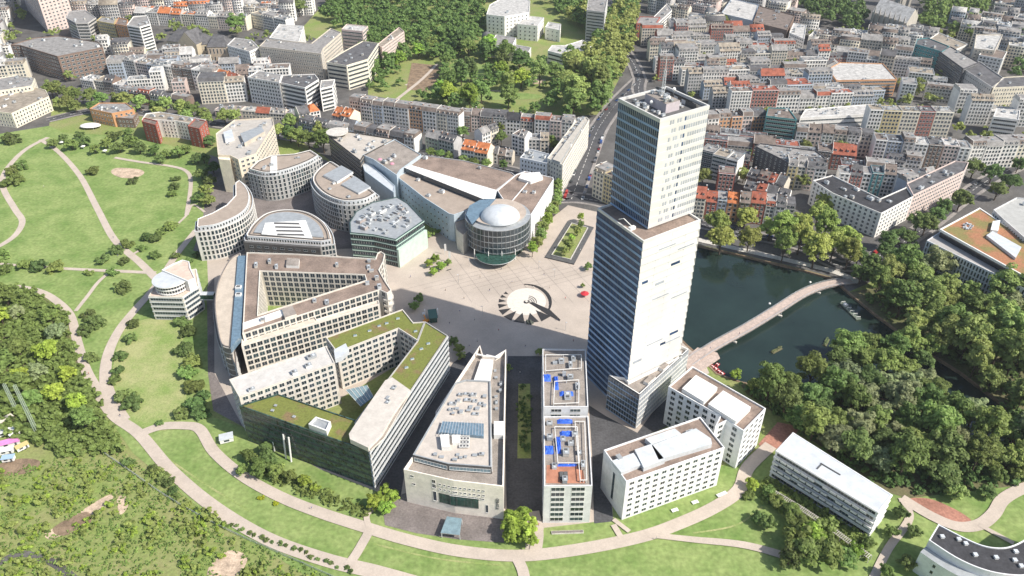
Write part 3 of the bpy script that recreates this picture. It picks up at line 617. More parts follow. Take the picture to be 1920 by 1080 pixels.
face(rw, ow, a0, a1, [(.16, 16.8, 1.6, 1.2, 'double', GLASS), (.18, 12.2, 1.6, 1.0, 'double', GLASS), (.60, 16.2, 1.4, 2, 'double', GLASS), (.60, 13.4, 1.4, 2, 'double', GLASS), (.60, 5.5, 1.4, 5.6, 'single', GLASS)]+[(.72+.09*i, 15.9, .9, .9, 'single', GLASS) for i in range(4)]+[(.72+.09*i, 13.0, .9, .9, 'single', GLASS) for i in range(4)]+[(.86, 5.2, 7.5, 5.6, 'ribbon', GLASSG)])
face(rw, ow, a1, a2, [(.04+.093*i, 15.9, 1.0, .9, 'single', GLASS) for i in range(7)]+[(.04+.093*i, 13.0, 1.0, .9, 'single', GLASS) for i in range(7)]+[(.20, 11.2, 12, .6, 'ribbon', GLASS), (.20, 5.2, 12, 5.6, 'ribbon', GLASSG), (.56, 10.8, 2, .8, 'double', GLASS), (.66, 3.2, .9, 4.6, 'single', GLASS)])
U = W4([(774, 855), (840, 872), (922, 878), (920, 716), (873, 714), (853, 720)], 21.5)
b = MB(); b.sides(U, 18, 22.3, DARKP); parapet(b, U, 21.5, METAL, .6, .8); b.build('upper_storey', rw, ow)
b = MB(); b.cap([inset(U, .5)], 21.5, plaster((.52, .47, .42))); b.build('roof', rw, ow)
sp = []
for i in range(len(U)): sp += fac(U[i], U[(i+1) % len(U)], 18, 21.5, 1, 3, 'ribbon', 0, 1.8, .6, .9, GLASSL)
place_windows(rw, sp)
b = MB(); Q = W4([(830, 790), (907, 794), (907, 818), (822, 810)], 23); b.prism(Q, 21.52, 23, mat('blue_roof_glass', (.15, .225, .29), .15, .2, .6, spec=.7)); b.build('glass_roof', rw, ow)
for i in range(15):
    b = MB(); A, B = at(830+i*5.2, 789, 23.1), at(822+i*5.8, 815, 23.1); b.tube((*A, 23.08), (*B, 23.08), .09, METALL, 4); b.build('glazing_bar', rw, ow)
b = MB(); b.prism(W4([(902, 672), (925, 674), (918, 719), (887, 716)], 20.4), 18.02, 20.2, WHITE); b.build('link_roof', rw, ow)
b = MB(); b.prism(W4([(926, 789), (945, 789), (945, 815), (926, 815)], 20.8), 18.02, 20.6, WHITE); b.build('stair_head', rw, ow)
for (x, y) in ((893, 660), (912, 662)):
    b = MB(); A, B = at(x, y+4, 20), at(x+22, y+9, 20); b.tube((*A, 20), (*B, 20), .5, WHITE, 6); b.build('roof_beam', rw, ow)
for (px_, h) in (([(825, 815), (842, 814), (843, 838), (828, 838)], 2.2), ([(847, 815), (862, 815), (862, 830), (848, 830)], 1.6)):
    b = MB(); b.prism(W4(px_, 21.5+h), 21.52, 21.5+h, WHITE); b.build('plant_room', rw, ow)
for i in range(3):
    b = MB(); A = at(866+i*6, 815, 22.6)
    for j in range(4): q = (A[0], A[1]-j*2.2); b.box(q, 1.5, 1.7, 22.3, 22.6, FRAME); b.box(q, .9, 1.1, 22.6, 22.64, FRAMED)
    for j in range(4): b.tube((A[0], A[1]-j*2.2, 21.5), (A[0], A[1]-j*2.2, 22.3), .12, METAL, 4)
    b.build('louvre_rack', rw, ow)
clutter(rw, W4([(845, 735), (915, 735), (915, 785), (832, 780)], 21.5), 21.5, 18, ow, (1.2, 3.4), (.4, 1.3), [plaster((.5, .43, .36)), METALL, WHITE])
b = MB(); b.prism(W4([(838, 968), (866, 972), (862, 1003), (826, 999)], 3.4), 3.0, 3.4, METAL, GLASSL); b.build('entrance_canopy', rw, ow)
for (x, y) in ((838, 972), (866, 975), (862, 1003), (828, 1000)): b = MB(); p = at(x, y, 3); b.tube((*p, 0), (*p, 3), .15, METALL, 6); b.build('canopy_post', rw, ow)
def text(s_, size, m, loc, rot, root=None, off=(0, 0), name='lettering', ext=.06):
    c = bpy.data.curves.new(name, 'FONT'); c.body = s_; c.size = size; c.extrude = ext; c.align_x = 'CENTER'; c.align_y = 'CENTER'; c.resolution_u = 2
    t_ = bpy.data.objects.new(name, c); me = bpy.data.meshes.new_from_object(t_); bpy.data.objects.remove(t_); me.materials.clear(); me.materials.append(m)
    o = bpy.data.objects.new(name, me); COL.objects.link(o); o.parent = root; o.location = (loc[0]-off[0], loc[1]-off[1], loc[2]); o.rotation_euler = rot; return o
an = math.atan2(a2[1]-a1[1], a2[0]-a1[0])
tx = lerp(a1, a2, .88); R_ = (Matrix.Rotation(an, 4, 'Z') @ Matrix.Rotation(math.pi/2, 4, 'X') @ Matrix.Rotation(math.pi/2, 4, 'Z')).to_euler()
text('KOMED', 1.9, DARKP, (tx[0], tx[1]-.12, 9.5), R_, rw, ow)
# ================================================================ green roofed court building
GREYST = plaster((.42, .41, .39)); rg = thing('court_office_building', 'four sided glass and stone office building round a dark court, moss green roofs', 'building', (*at(640, 760), 0)); og = (rg.location.x, rg.location.y)
DG = mat('mottled_dark_glass', (.045, .085, .075), .2, spec=.6, vary=.85, scale=.5)
def wing(px_, z, wall, roof, nf, kind, step, ww, wh, glass=GLASS, frame=FRAME, cap=60, units=0, hp=.6, sill=.9, root=rg, z0=0, zp=None, bands=None, margin=.8, skipf=None):
    return block('', W4(px_, zp or z), z, wall, roof, nf=nf, kind=kind, step=step, ww=ww, wh=wh, glass=glass, frame=frame, parent=root, cap=cap, units=units, hp=hp, sill=sill, z0=z0, bands=bands, margin=margin, skipf=skipf)
wing([(430, 713), (612, 650), (628, 682), (449, 746)], 26, BEIGE, plaster((.55, .53, .50)), 8, 'double', 3.3, 2.3, 2.0, cap=100, units=4)
wing([(449, 762), (521, 740), (672, 791), (694, 849)], 22, DG, SEDUM, 6, 'ribbon', 0, 0, 2.9, glass=DG, frame=FRAMED, cap=20, sill=.3)
wing([(694, 849), (666, 792), (783, 640), (797, 604), (840, 631)], 24, GREYST, SEDUM, 7, 'ribbon', 0, 0, 1.7, cap=30, frame=METALL, bands=METALL)
wing([(611, 634), (755, 581), (775, 606), (797, 604.5), (783, 640), (747, 617), (632, 662)], 23.7, BEIGE, SEDUM, 7, 'double', 3.3, 2.4, 2.0, cap=80)
b = MB(); b.prism(W4([(722, 712), (735, 706), (769, 730), (740, 770), (716, 812), (690, 838), (656, 822), (654, 812), (675, 780)], 27), 24.02, 26.6, BEIGE, plaster((.55, .51, .46))); b.build('penthouse', rg, og)
b = MB(); b.prism(W4([(741, 765), (758, 740), (764, 744), (720, 820), (696, 842), (690, 838)], 25.2), 24.02, 25.0, BEIGE, GRAVEL); b.build('roof_terrace', rg, og)
b = MB(); c = W4([(578, 795), (592, 781), (620, 790), (612, 808)], 25.2); b.sides(c, 22.02, 25.2, WHITE); parapet(b, c, 24.2, WHITE, .6, 1.0); b.cap([inset(c, .5)], 24.2, METAL); b.build('plant_room', rg, og)
b = MB(); b.prism(W4([(626, 655), (648, 643), (654, 655), (640, 668), (628, 672)], 26.6), 23.72, 26.4, METALL); b.build('stair_tower', rg, og)
clutter(rg, W4([(440, 712), (500, 690), (505, 700), (452, 722)], 26), 26, 3, og, (1.5, 4)); clutter(rw, W4([(780, 852), (840, 845), (918, 850), (915, 872), (840, 866)], 21.5), 21.5, 8, ow, (1, 2.4), (.4, 1)); clutter(rw, W4([(905, 680), (944, 690), (942, 780), (926, 785), (922, 712)], 18), 18.02, 7, ow, (1, 2.4), (.4, 1.4)); clutter(rg, W4([(455, 765), (521, 745), (565, 770), (560, 790)], 22), 22.02, 3, og, (1, 2), (.3, .6)); clutter(rg, W4([(720, 730), (745, 716), (757, 728), (700, 800)], 26.6), 26.6, 4, og, (1.2, 3), (.5, 1.2))
for (x, y, z) in ((693, 621, 23.7), (711, 612, 23.7), (725, 607, 23.7), (746, 598, 23.7), (779, 622, 24), (803, 645, 24), (790, 655, 24), (773, 674, 24), (762, 690, 24), (666, 630, 23.7)):
    p = at(x, y, z); b = MB(); b.box((0, 0), 1.8, 1.0, 0, .5, METALL); b.box((0, 0), 1.4, .7, .5, .75, GLASSL); o = b.build('skylight', rg); o.location = (p[0]-og[0], p[1]-og[1], z+.01); o.rotation_euler = (0, 0, .3)
b = MB(); A, B, C_, D_ = at(648, 731, 9), at(688, 722, 9), at(700, 744, 9), at(676, 762, 9); b.prism([A, B, C_, D_], 8.6, 9.0, GLASSL); b.build('court_canopy', rg, og)
b = MB(); Q = [at(648, 731, 9), at(688, 722, 9), at(700, 744, 9), at(676, 762, 9)]
for i in range(6): b.tube((*lerp(Q[0], Q[1], i/5), 9.15), (*lerp(Q[3], Q[2], i/5), 9.15), .12, WHITE, 4)
b.build('canopy_truss', rg, og)
for i, (x, y) in enumerate(((470, 800), (507, 812), (513, 818), (535, 832), (545, 838))):
    p = at(x, y, 8); b = MB(); b.tube((p[0]-.6, p[1]-1.6, 0), (p[0], p[1], 14), .42, WHITE, 8); b.build('leaning_column', rg, og)
b = MB(); b.cap([ccw(W4([(521, 742), (672, 791), (780, 642), (747, 619), (630, 683)], 22))], .2, SCRUB); b.build('court_floor', rg, og)
GC = W4([(425, 705), (612, 625), (756, 575), (845, 625), (700, 860), (440, 770)], 20); occupy(GC)
# ================================================================ beige ring building with crescent wing
rb = thing('ring_office_building', 'beige ring shaped office building with brown roof, blue glass strip and crescent wing', 'building', (*at(560, 590), 0)); ob = (rb.location.x, rb.location.y)
RX = [(463, 475), (560, 478), (704, 487), (708, 476), (714, 473), (722, 478), (719, 492), (711, 508), (722, 528), (734, 546), (726, 552), (712, 545), (455, 628)]
HX = [(484, 592), (488, 510), (684, 517), (687, 527)]
block('', W4(RX, 24), 24, CREAM, BROWNR, nf=7, kind='double', step=3.3, ww=2.5, wh=2.6, frame=CREAM, parent=rb, holes=[W4(HX, 24)], cap=100, units=14)
wing([(454, 630), (586, 588), (594, 600), (710, 564), (712, 572), (453, 650)], 20.2, CREAM, plaster((.60, .53, .45)), 6, 'double', 3.3, 2.5, 2.5, frame=CREAM, root=rb, cap=90, hp=.7)
cres = smooth([(450, 475), (430, 489), (409, 530), (403, 572), (408, 616), (416, 646), (432, 652)], 4)
wing(cres+[(440, 560), (452, 490)], 22, mat('dark_stone_band', (.20, .18, .17), .7, .2, .3), plaster((.52, .45, .37)), 6, 'ribbon', 0, 0, 2.0, root=rb, cap=60, bands=STONE, margin=.1)
wing([(x-3, y+5) for x, y in cres[10:]]+[(444, 690), (440, 640)], 15, mat('dark_stone_band', (.2, .18, .17)), plaster((.52, .45, .37)), 4, 'ribbon', 0, 0, 2.0, root=rb, cap=60, bands=STONE, margin=.1)
b = MB(); b.prism(W4([(446, 479), (462, 479), (452, 628), (432, 652)], 23.4), 20, 23.3, mat('blue_roof_glass', (.1, .22, .3))); b.build('glass_roof_strip', rb, ob)
b = MB()
b.prism(W4([(528, 578), (548, 572), (556, 588), (534, 595)], 26.5), 24.02, 26.3, CREAM, GRAVEL); b.build('stair_head', rb, ob)
b = MB(); b.prism(W4([(455, 605), (528, 580), (532, 590), (455, 616)], 25), 24.02, 24.9, WHITE); b.build('plant_screen', rb, ob)
b = MB(); b.prism(W4([(538, 483), (561, 484), (560, 498), (536, 497)], 26), 24.02, 25.8, WHITE, GRAVEL); b.build('stair_head', rb, ob)
for (x, y) in ((447, 538), (447, 552)): b = MB(); b.box((0, 0), 3, 2.4, 0, 1.2, WHITE); b.box((0, 0), 2.2, 1.7, 1.2, 1.24, FRAMED); p = at(x, y, 24); o = b.build('skylight', rb); o.location = (p[0]-ob[0], p[1]-ob[1], 23.3)
b = MB(); b.cap([W4(HX, 24)], .22, LAWN); b.build('court_floor', rb, ob)
# curved glass stair bays at the right end
for i in range(5):
    b = MB(); z = 4+i*3.8; Q = smooth(ats([(711, 512), (722, 528), (735, 548), (728, 556), (716, 556)], 22), 3); b.prism([(p[0]+.8, p[1]-.4) for p in Q]+[Q[0]], z, z+1.0, STONE); b.build('curved_balcony', rb, ob)
occupy(W4([(395, 470), (735, 468), (745, 560), (700, 600), (420, 700), (395, 640)], 18))
# ================================================================ small round topped building on the lawn
rr = thing('round_top_building', 'small beige office building with a round white drum on its roof on the lawn', 'building', (*at(320, 575), 0)); orr = (rr.location.x, rr.location.y)
wing([(278.4, 557), (342.5, 558.5), (373, 538), (368, 505), (300, 520)], 16, CREAM, plaster((.60, .48, .40)), 5, 'ribbon', 0, 0, 1.6, root=rr, cap=30, frame=METALL, bands=METALL)
dc = at(319.5, 523, 22); rd = math.dist(at(287, 523, 22), at(352, 523, 22))/2
def disc(c, r, n=40, a0=0, a1=2*math.pi): return [(c[0]+r*math.cos(a0+(a1-a0)*i/n), c[1]+r*math.sin(a0+(a1-a0)*i/n)) for i in range(n)]
b = MB(); b.sides(disc(dc, rd-1.2), 16, 22, GLASS); b.build('drum_glass', rr, orr)
for z in (16.6, 19.2): b = MB(); b.sides(disc(dc, rd-.8), z, z+.8, WHITE); b.cap([disc(dc, rd-.8)], z+.8, WHITE); b.build('drum_band', rr, orr)
for i in range(36): t = i/36*2*math.pi; b = MB(); b.box((0, 0), .22, .3, 16, 22, FRAME, 0); o = b.build('drum_mullion', rr); o.location = (dc[0]+math.cos(t)*(rd-1.15)-orr[0], dc[1]+math.sin(t)*(rd-1.15)-orr[1], 0); o.rotation_euler = (0, 0, t)
b = MB(); b.prism(disc(dc, rd), 21.9, 22.5, WHITE, METALL); b.build('drum_roof', rr, orr)
Q = W4([(303, 507), (325, 495), (342, 488), (355, 491), (357, 503), (366, 522), (352, 528)], 23); b = MB(); b.sides(Q, 15.5, 23.4, WHITE); parapet(b, Q, 22.8, WHITE, .5, .6); b.cap([inset(Q, .4)], 22.8, plaster((.6, .48, .4))); b.build('curved_wing', rr, orr)
b = MB(); A, B = at(372, 555, 9), at(402, 557, 9); b.box(lerp(A, B, .5), math.dist(A, B), 3, 8, 11, GLASSG, 0); b.box(lerp(A, B, .5), math.dist(A, B), 3.4, 11, 11.3, METALL, 0); b.box(lerp(A, B, .5), math.dist(A, B), 3.4, 7.6, 7.95, METALL); b.build('glass_footbridge', rr, orr)
occupy(W4([(270, 500), (375, 480), (380, 600), (285, 605)], 5))
# ================================================================ crescent and drum shaped office blocks
STB = mat('grey_stone_facade', (.40, .40, .39), .85, .15, .4, fine=1.5); TANR = plaster((.36, .30, .25))
def crescent(label, outer, inner, z, wall=STB, roof=TANR, nf=6, cap=100, units=4, closed_k=5, name='crescent_building', setback=True, ww=1.5, wh=2.6, step=2.0, ring=False):
    P = W4(smooth(outer, closed_k)+inner, z)
    r, P, I = block(label, P, z-3.0 if setback else z, wall, roof, nf=nf, kind='single', step=step, ww=ww, wh=wh, name=name, margin=.1, cap=cap, hp=.9, pcap=METALL)
    off = (r.location.x, r.location.y)
    if setback:
        K = inset(P, 2.0); b = MB(); b.sides(K, z-3, z+.3, METALL); J = parapet(b, K, z, WHITE, .5, .35); b.build('set_back_storey', r, off)
        b = MB(); b.cap([J], z, roof); b.build('roof', r, off)
        sp = []
        for i in range(len(K)): sp += fac(K[i], K[(i+1) % len(K)], z-3, z, 1, 1.7, 'single', 1.0, 1.7, .1, .7)
        place_windows(r, sp, 40); K2 = inset(P, 5.0)
        if units or ring:
            b = MB(); G = inset(P, 3.6); b.sides(G, z, z+.5, FRAMED); parapet(b, G, z, FRAMED, .35, .5); b.build('roof_rail', r, off); b = MB(); G = inset(P, 6.2); b.prism(G, z+.02, z+.7, METAL, METAL); b.build('roof_plate', r, off) if len(P) > 20 and ring else None
        if units: clutter(r, inset(P, 4.5), z, units, off, (1.5, 4.5), (.7, 1.8), [WHITE, METALL, METAL])
    return r, P, off
rB, PB, oB = crescent('banana shaped office block with tan roof, curved front bulging towards the middle', [(462, 318), (495, 326), (534, 321), (579, 305), (603, 291)], [(584, 279), (551, 287), (507, 290), (479, 302)], 22)
rC, PC, oC = crescent('half round office block with curved front and straight back beside the cinema hall', [(638, 309), (618, 301), (590, 320), (582, 340), (602, 364), (640, 379), (684, 376), (711, 362)], [(680, 338)], 23, units=5)
rD, PD, oD = crescent('curved white stone office block with concave west side at the park edge', [(449, 334), (464, 346), (473, 364), (470, 386), (455, 402), (430, 415), (400, 425), (363, 429)], [(365, 410), (395, 398), (420, 384), (436, 367), (436, 343)], 24, wall=plaster((.62, .60, .56)), units=0)
rE, PE, oE = crescent('half round office block with dark flat front and arched roof, directly behind the ring building', [(456, 440), (470, 419), (496, 399), (534, 391), (576, 395), (607, 411), (623, 432), (627, 452)], [(601, 456), (458, 446)], 20, nf=5, units=0, ring=True)
b = MB(); q = W4([(497, 417), (573, 412), (586, 446), (490, 438)], 21.5); b.prism(q, 20.8, 21.2, WHITE); b.build('plant_room', rE, oE)
for i in range(4): b = MB(); b.prism(W4([(514+i*2, 416+i*7), (560+i*3, 417+i*7), (562+i*3, 419.5+i*7), (514+i*2, 418.5+i*7)], 21.8), 21.22, 21.5, FRAMED); b.build('louvre_slot', rE, oE)
b = MB(); A, B = at(458, 447, 20), at(601, 458, 20); L = math.dist(A, B); a = math.atan2(B[1]-A[1], B[0]-A[0]); mid = lerp(A, B, .5); b.box((mid[0]+.3*math.sin(a)*4, mid[1]-1.4), L, 1.6, 0, 18.5, mat('dark_brick', (.10, .095, .09), .85, .2, .5), a); b.build('flat_front', rE, oE)
sp = fac((A[0], A[1]-2.2), (B[0], B[1]-2.2), .5, 18, 5, 5, 'double', 2.6, 1.2, 2, out=.06, frame=METAL); place_windows(rE, sp)
for (px_, h) in (([(606, 328), (640, 310), (662, 322), (632, 341)], 1.6), ([(640, 345), (665, 330), (695, 350), (672, 362)], 1.2)): b = MB(); b.prism(W4(px_, 23+h), 23.02, 23+h, METALL if h < 1.5 else WHITE, METAL); b.build('plant_room', rC, oC)
b = MB(); b.prism(W4([(508, 292), (519, 291), (520, 323), (506, 324)], 22.4), 22.02, 22.3, WHITE); b.build('roof_strip', rB, oB)
rF, PF, oF = block('office block with green white ribbon floors, pale green east wall and cluttered white roof', W4([(657, 437), (656, 417), (668, 397), (698, 380), (745, 370), (765, 382), (795, 414), (742, 450), (700, 441)], 20), 20, mat('green_dark_cladding', (.05, .09, .085), .4, .2, .3, spec=.6), METAL, nf=5, kind='bare', ww=0, wh=1.5, step=1, name='ribbon_office_building', hp=.5, margin=.2, bands=mat('pale_green_band', (.52, .68, .60), .5, .05, .5), cap=60, units=0)
oF = (rF.location.x, rF.location.y); A, B = at(742, 450, 20), at(795, 414, 20)
b = MB(); a = math.atan2(B[1]-A[1], B[0]-A[0]); mid = lerp(A, B, .5); b.box((mid[0]+math.sin(a)*.9, mid[1]-math.cos(a)*.9), math.dist(A, B)+.6, 1.6, .0, 13.5, mat('pale_green_wall', (.50, .64, .54), .6, .08, .3), a); b.build('screen_wall', rF, oF)
clutter(rF, inset(PF, 2), 20, 34, oF, (1.2, 7), (.6, 2.2), [WHITE, METALL, METAL, plaster((.4, .35, .33))])
rA, PA, oA = block('tall beige office building with stepped roof and blank cream end walls north of the crescents', W4([(405, 252), (409, 292), (432, 293), (447, 301), (480, 290), (514, 236), (511, 222), (440, 226)], 28), 28, plaster((.66, .58, .46)), plaster((.45, .42, .38)), nf=8, kind='double', step=3.6, ww=2.0, wh=1.5, name='office_building', units=12, skipf=lambda i: False)
oA = (rA.location.x, rA.location.y)
b = MB(); b.prism(W4([(418, 246), (434, 240), (438, 256), (422, 262)], 31), 28.02, 30.2, WHITE, METALL); b.build('plant_room', rA, oA)
b = MB(); b.prism(W4([(450, 250), (488, 236), (496, 246), (458, 268)], 31), 28.02, 31, plaster((.5, .45, .38)), METAL); b.build('plant_room', rA, oA)
b = MB(); b.prism(W4([(408, 293), (432, 294), (431, 300), (410, 298)], 27), 0, 26.9, plaster((.80, .72, .56))); b.build('end_wall', rA, oA)
# ================================================================ cinema and museum hall
PALEBL = mat('pale_blue_metal', (.50, .58, .64), .5, .08, .3, metal=.1); ch = thing('cinema_hall', 'large flat roofed cinema complex with glass drum, white dome and long glazed spine', 'cinema', (*at(860, 400), 0)); oc2 = (ch.location.x, ch.location.y)
wing([(744, 330), (700, 300), (680, 292), (740, 262), (790, 291), (750, 320)], 24, PALEBL, GRAVEL, 1, 'ribbon', 0, 0, 1, root=ch, cap=0, skipf=lambda i: True, units=3)
wing([(677, 302), (699, 312), (741, 350), (738, 362), (684, 322)], 19, PALEBL, METALL, 1, 'ribbon', 0, 0, 1, root=ch, skipf=lambda i: True)
wing([(753, 318), (793, 292), (870, 302), (960, 325), (966, 330), (930, 358), (840, 337)], 22, GREYP, BROWNR, 4, 'single', 4, 1, 1, root=ch, cap=30, units=2)
wing([(744, 332), (760, 324), (930, 372), (912, 380), (905, 386), (851, 404), (842, 402), (795, 372)], 20, PALEBL, TANR, 4, 'single', 4.5, 1.2, 1.2, root=ch, cap=60, units=3)
b = MB(); b.prism(W4([(757, 313), (772, 309), (932, 356), (928, 372), (905, 372)], 24.5), 20, 24.2, GLASSB, WHITE); b.build('glazed_spine', ch, oc2)
for i in range(24): t = i/23; b = MB(); A = lerp(at(757, 314, 24.5), at(906, 373, 24.5), t); B = lerp(at(772, 309, 24.5), at(931, 357, 24.5), t); b.tube((*A, 24.35), (*B, 24.35), .12, METALL, 4); b.build('spine_rib', ch, oc2)
wing([(932, 358), (968, 328), (985, 322), (1037, 334), (1038, 338), (996, 404), (960, 400)], 22.3, WHITEP, BROWNR, 4, 'single', 6, 1, 1, root=ch, cap=0, skipf=lambda i: True, units=2)
b = MB(); b.prism(W4([(978, 324), (1012, 322), (1018, 332), (995, 340), (972, 333)], 24.6), 22.32, 24.4, WHITE); b.build('plant_room', ch, oc2)
b = MB(); A, B = at(992, 340, 22.7), at(958, 380, 22.7); b.tube((*A, 22.9), (*B, 22.9), .4, WHITE, 5); b.build('roof_duct', ch, oc2)
dc2 = at(933, 402, 23); r2_ = math.dist(at(872, 402, 23), at(994, 402, 23))/2
for k_, (r_, z0_, z1_, m_) in enumerate(((r2_, 5.2, 22.6, GLASSB),)):
    b = MB(); b.sides(disc(dc2, r_), z0_, z1_, mat('drum_glass', (.045, .06, .07), .16, .4, .15, spec=.7)); b.cap([disc(dc2, r_)], z1_, METAL); b.cap([disc(dc2, r_)], z0_, METAL, up=False); b.build('glass_drum', ch, oc2)
b = MB(); b.sides(disc(dc2, r2_-3), 0, 5.2, GLASSG); b.build('drum_foyer', ch, oc2)
for z in (5.6, 9.5, 13.6, 18, 22.4): b = MB(); b.sides(disc(dc2, r2_+.25), z, z+.45, METAL); b.cap([disc(dc2, r2_+.25)], z+.45, METAL); b.build('drum_ring', ch, oc2)
for i in range(48): t = i/48*2*math.pi; b = MB(); b.box((0, 0), .35, .16, 5.2, 22.4, METAL); o = b.build('drum_mullion', ch); o.location = (dc2[0]+math.cos(t)*(r2_+.1)-oc2[0], dc2[1]+math.sin(t)*(r2_+.1)-oc2[1], 0); o.rotation_euler = (0, 0, t)
b = MB(); D = disc(dc2, r2_-.6); b.prism(disc((dc2[0]+.5, dc2[1]+1.5), r2_-3), 22.9, 24.2, METAL, plaster((.45, .38, .32))); b.build('drum_roof', ch, oc2)
def dome(c, R, z0, H, m, n=32, k=7, cut=1.0):
    b = MB(); vs = []
    for j in range(k+1):
        f = j/k*math.pi/2; vs += [(c[0]+R*math.cos(f)*math.cos(2*math.pi*i/n), c[1]+R*math.cos(f)*math.sin(2*math.pi*i/n), z0+H*math.sin(f)) for i in range(n)]
    b.add(vs, [(j*n+i, j*n+(i+1) % n, (j+1)*n+(i+1) % n, (j+1)*n+i) for j in range(k) for i in range(n)], m); return b
o = dome(at(938, 401, 26), r2_*.6, 24.2, 6.0, METALL).build('dome', ch, oc2, smooth_=True)
b = MB(); c = at(890, 385, 22.5); Q = W4([(874, 402), (880, 385), (900, 374), (930, 372), (905, 400), (885, 420)], 24.5); b.cap([Q], 24.3, mat('blue_roof_glass', (.1, .22, .3))); b.sides(Q, 22.9, 24.3, GLASSB); b.build('glass_roof_segment', ch, oc2)
b = MB(); b.prism([p for p in disc(at(930, 478, 4), r2_*.62, 24, math.pi, 2*math.pi)], 4.6, 5.0, METALL, GLASSG); b.build('entrance_canopy', ch, oc2)
for x in (890, 916, 941, 966): b = MB(); p = at(x, 492 if 900 < x < 960 else 487, 0); b.tube((*p, 0), (*p, 8), .3, WHITE, 8); b.build('entrance_column', ch, oc2)
b = MB(); A, B = at(868, 432, 14), at(850, 415, 14)
b.prism(W4([(851, 405), (872, 396), (878, 430), (868, 440), (856, 430)], 15), 0, 14.8, CREAM, TANR); b.build('link_block', ch, oc2)
for (p_, w_) in (((875, 450), 1), ((858, 438), 1)): p = at(*p_); b = MB(); b.box(p, .8, .8, 0, 14, STONE); b.build('portal_column', ch, oc2)
occupy(W4([(620, 250), (740, 250), (1045, 325), (1000, 480), (930, 500), (870, 470), (680, 360)], 15))
rH, PH, oH = block('dark ribbed office block with a white round plate on its north corner', W4([(616, 256), (640, 246), (740, 262), (682, 293), (676, 303)], 24), 24, mat('dark_rib_cladding', (.07, .065, .06), .7, .2, .3), plaster((.48, .44, .39)), nf=7, kind='bare', ww=0, wh=1.2, step=1, name='ribbed_office_building', bands=mat('rib_band', (.34, .30, .26), .7), units=10, margin=.3, cap=30)
oH = (rH.location.x, rH.location.y)
b = MB(); c = at(632, 247, 27); b.prism(disc(c, 8.5, 28), 26.6, 27.2, STONE); b.tube((*c, 24), (*c, 26.6), 2.5, GREYP, 12); b.build('round_roof_plate', rH, oH)
for (x, y) in ((712, 298), (735, 306)): p = at(x, y, 24.5); o = dome((0, 0), 1.7, 0, .9, mat('pink_dome', (.62, .28, .36), .5), 12, 4).build('skylight_dome', ch); o.location = (p[0]-oc2[0], p[1]-oc2[1], 24.05)
# ================================================================ long white corner building and right hand office
rW, PW, oW = block('long narrow white street building with dark rooftop ridge running away towards the crossing', W4([(1026, 298), (1055, 311), (1105, 226), (1100, 221), (1084, 221)], 24), 24, plaster((.70, .66, .58)), plaster((.46, .43, .38)), nf=7, kind='single', step=2.6, ww=1.1, wh=1.7, name='street_building', units=18)
oW = (rW.location.x, rW.location.y)
b = MB(); b.prism(W4([(1036, 298), (1050, 303), (1098, 226), (1092, 224)], 26.5), 24.02, 26.3, METAL, plaster((.46, .43, .38))); b.build('attic_storey', rW, oW)
rW2, _, _ = block('white six storey building with grey mansard, at the head of the cinema hall roof', W4([(975, 297), (1026, 308), (1030, 290), (990, 280)], 21), 21, WHITEP, METAL, nf=6, kind='single', step=2.6, ww=1.1, wh=1.7, name='street_building', units=6)
LOUV = mat('white_louvre', (.70, .71, .74), .5, .05, .5)
rO, PO, oO = block('large white ribbed office building with orange brown planted roof behind the lakeside trees', W4([(1740, 444), (1762, 430), (1838, 390), (1875, 412), (2010, 500), (2010, 580), (1920, 532)], 22), 19, LOUV, plaster((.4, .38, .36)), nf=5, kind='single', step=1.9, ww=1.0, wh=2.7, name='ribbed_white_office_building', hp=.5, frame=LOUV, cap=100, sill=.5, margin=.4)
oO = (rO.location.x, rO.location.y)
K = W4([(1765, 431), (1837, 392), (1870, 414), (2010, 506), (2010, 566), (1920, 517)], 24); b = MB(); b.sides(K, 19.05, 23.4, GLASS); b.build('set_back_storey', rO, oO)
b = MB(); K2 = inset(K, -.8); b.sides(K2, 22.9, 24.4, WHITE); b.cap([K2], 22.9, WHITE, up=False); J = parapet(b, K2, 23.9, WHITE, .9, .5); b.build('roof_edge', rO, oO)
b = MB(); b.cap([J], 23.9, SEDUMR); b.build('roof', rO, oO)
b = MB(); b.prism(W4([(1850, 440), (1862, 432), (1916, 462), (1905, 482)], 26), 23.92, 25.6, METALL); b.build('skylight_ridge', rO, oO)
b = MB(); b.prism(W4([(1862, 414), (1876, 412), (1872, 432), (1858, 430)], 26), 23.92, 25.8, WHITE); b.build('stair_head', rO, oO)
for i in range(12): p = at(1815+6*math.cos(i*.9)*(1+.3*(i % 2)), 424+4*math.sin(i*.9)*(1+.3*(i % 2)), 24.5); b = MB(); b.box((0, 0), 1.6, 1.1, 0, 1.0, METALL); o = b.build('rooftop_unit', rO); o.location = (p[0]-oO[0], p[1]-oO[1], 23.92); o.rotation_euler = (0, 0, i)
rO2, _, _ = block('grey roofed office wing rising behind the orange planted roof, right edge', W4([(1880, 412), (1862, 395), (1905, 372), (1990, 380), (2010, 470), (1925, 452)], 26), 26, plaster((.6, .6, .6)), plaster((.42, .42, .40)), nf=7, kind='single', step=2.4, ww=1.1, wh=1.6, name='office_building', units=8)
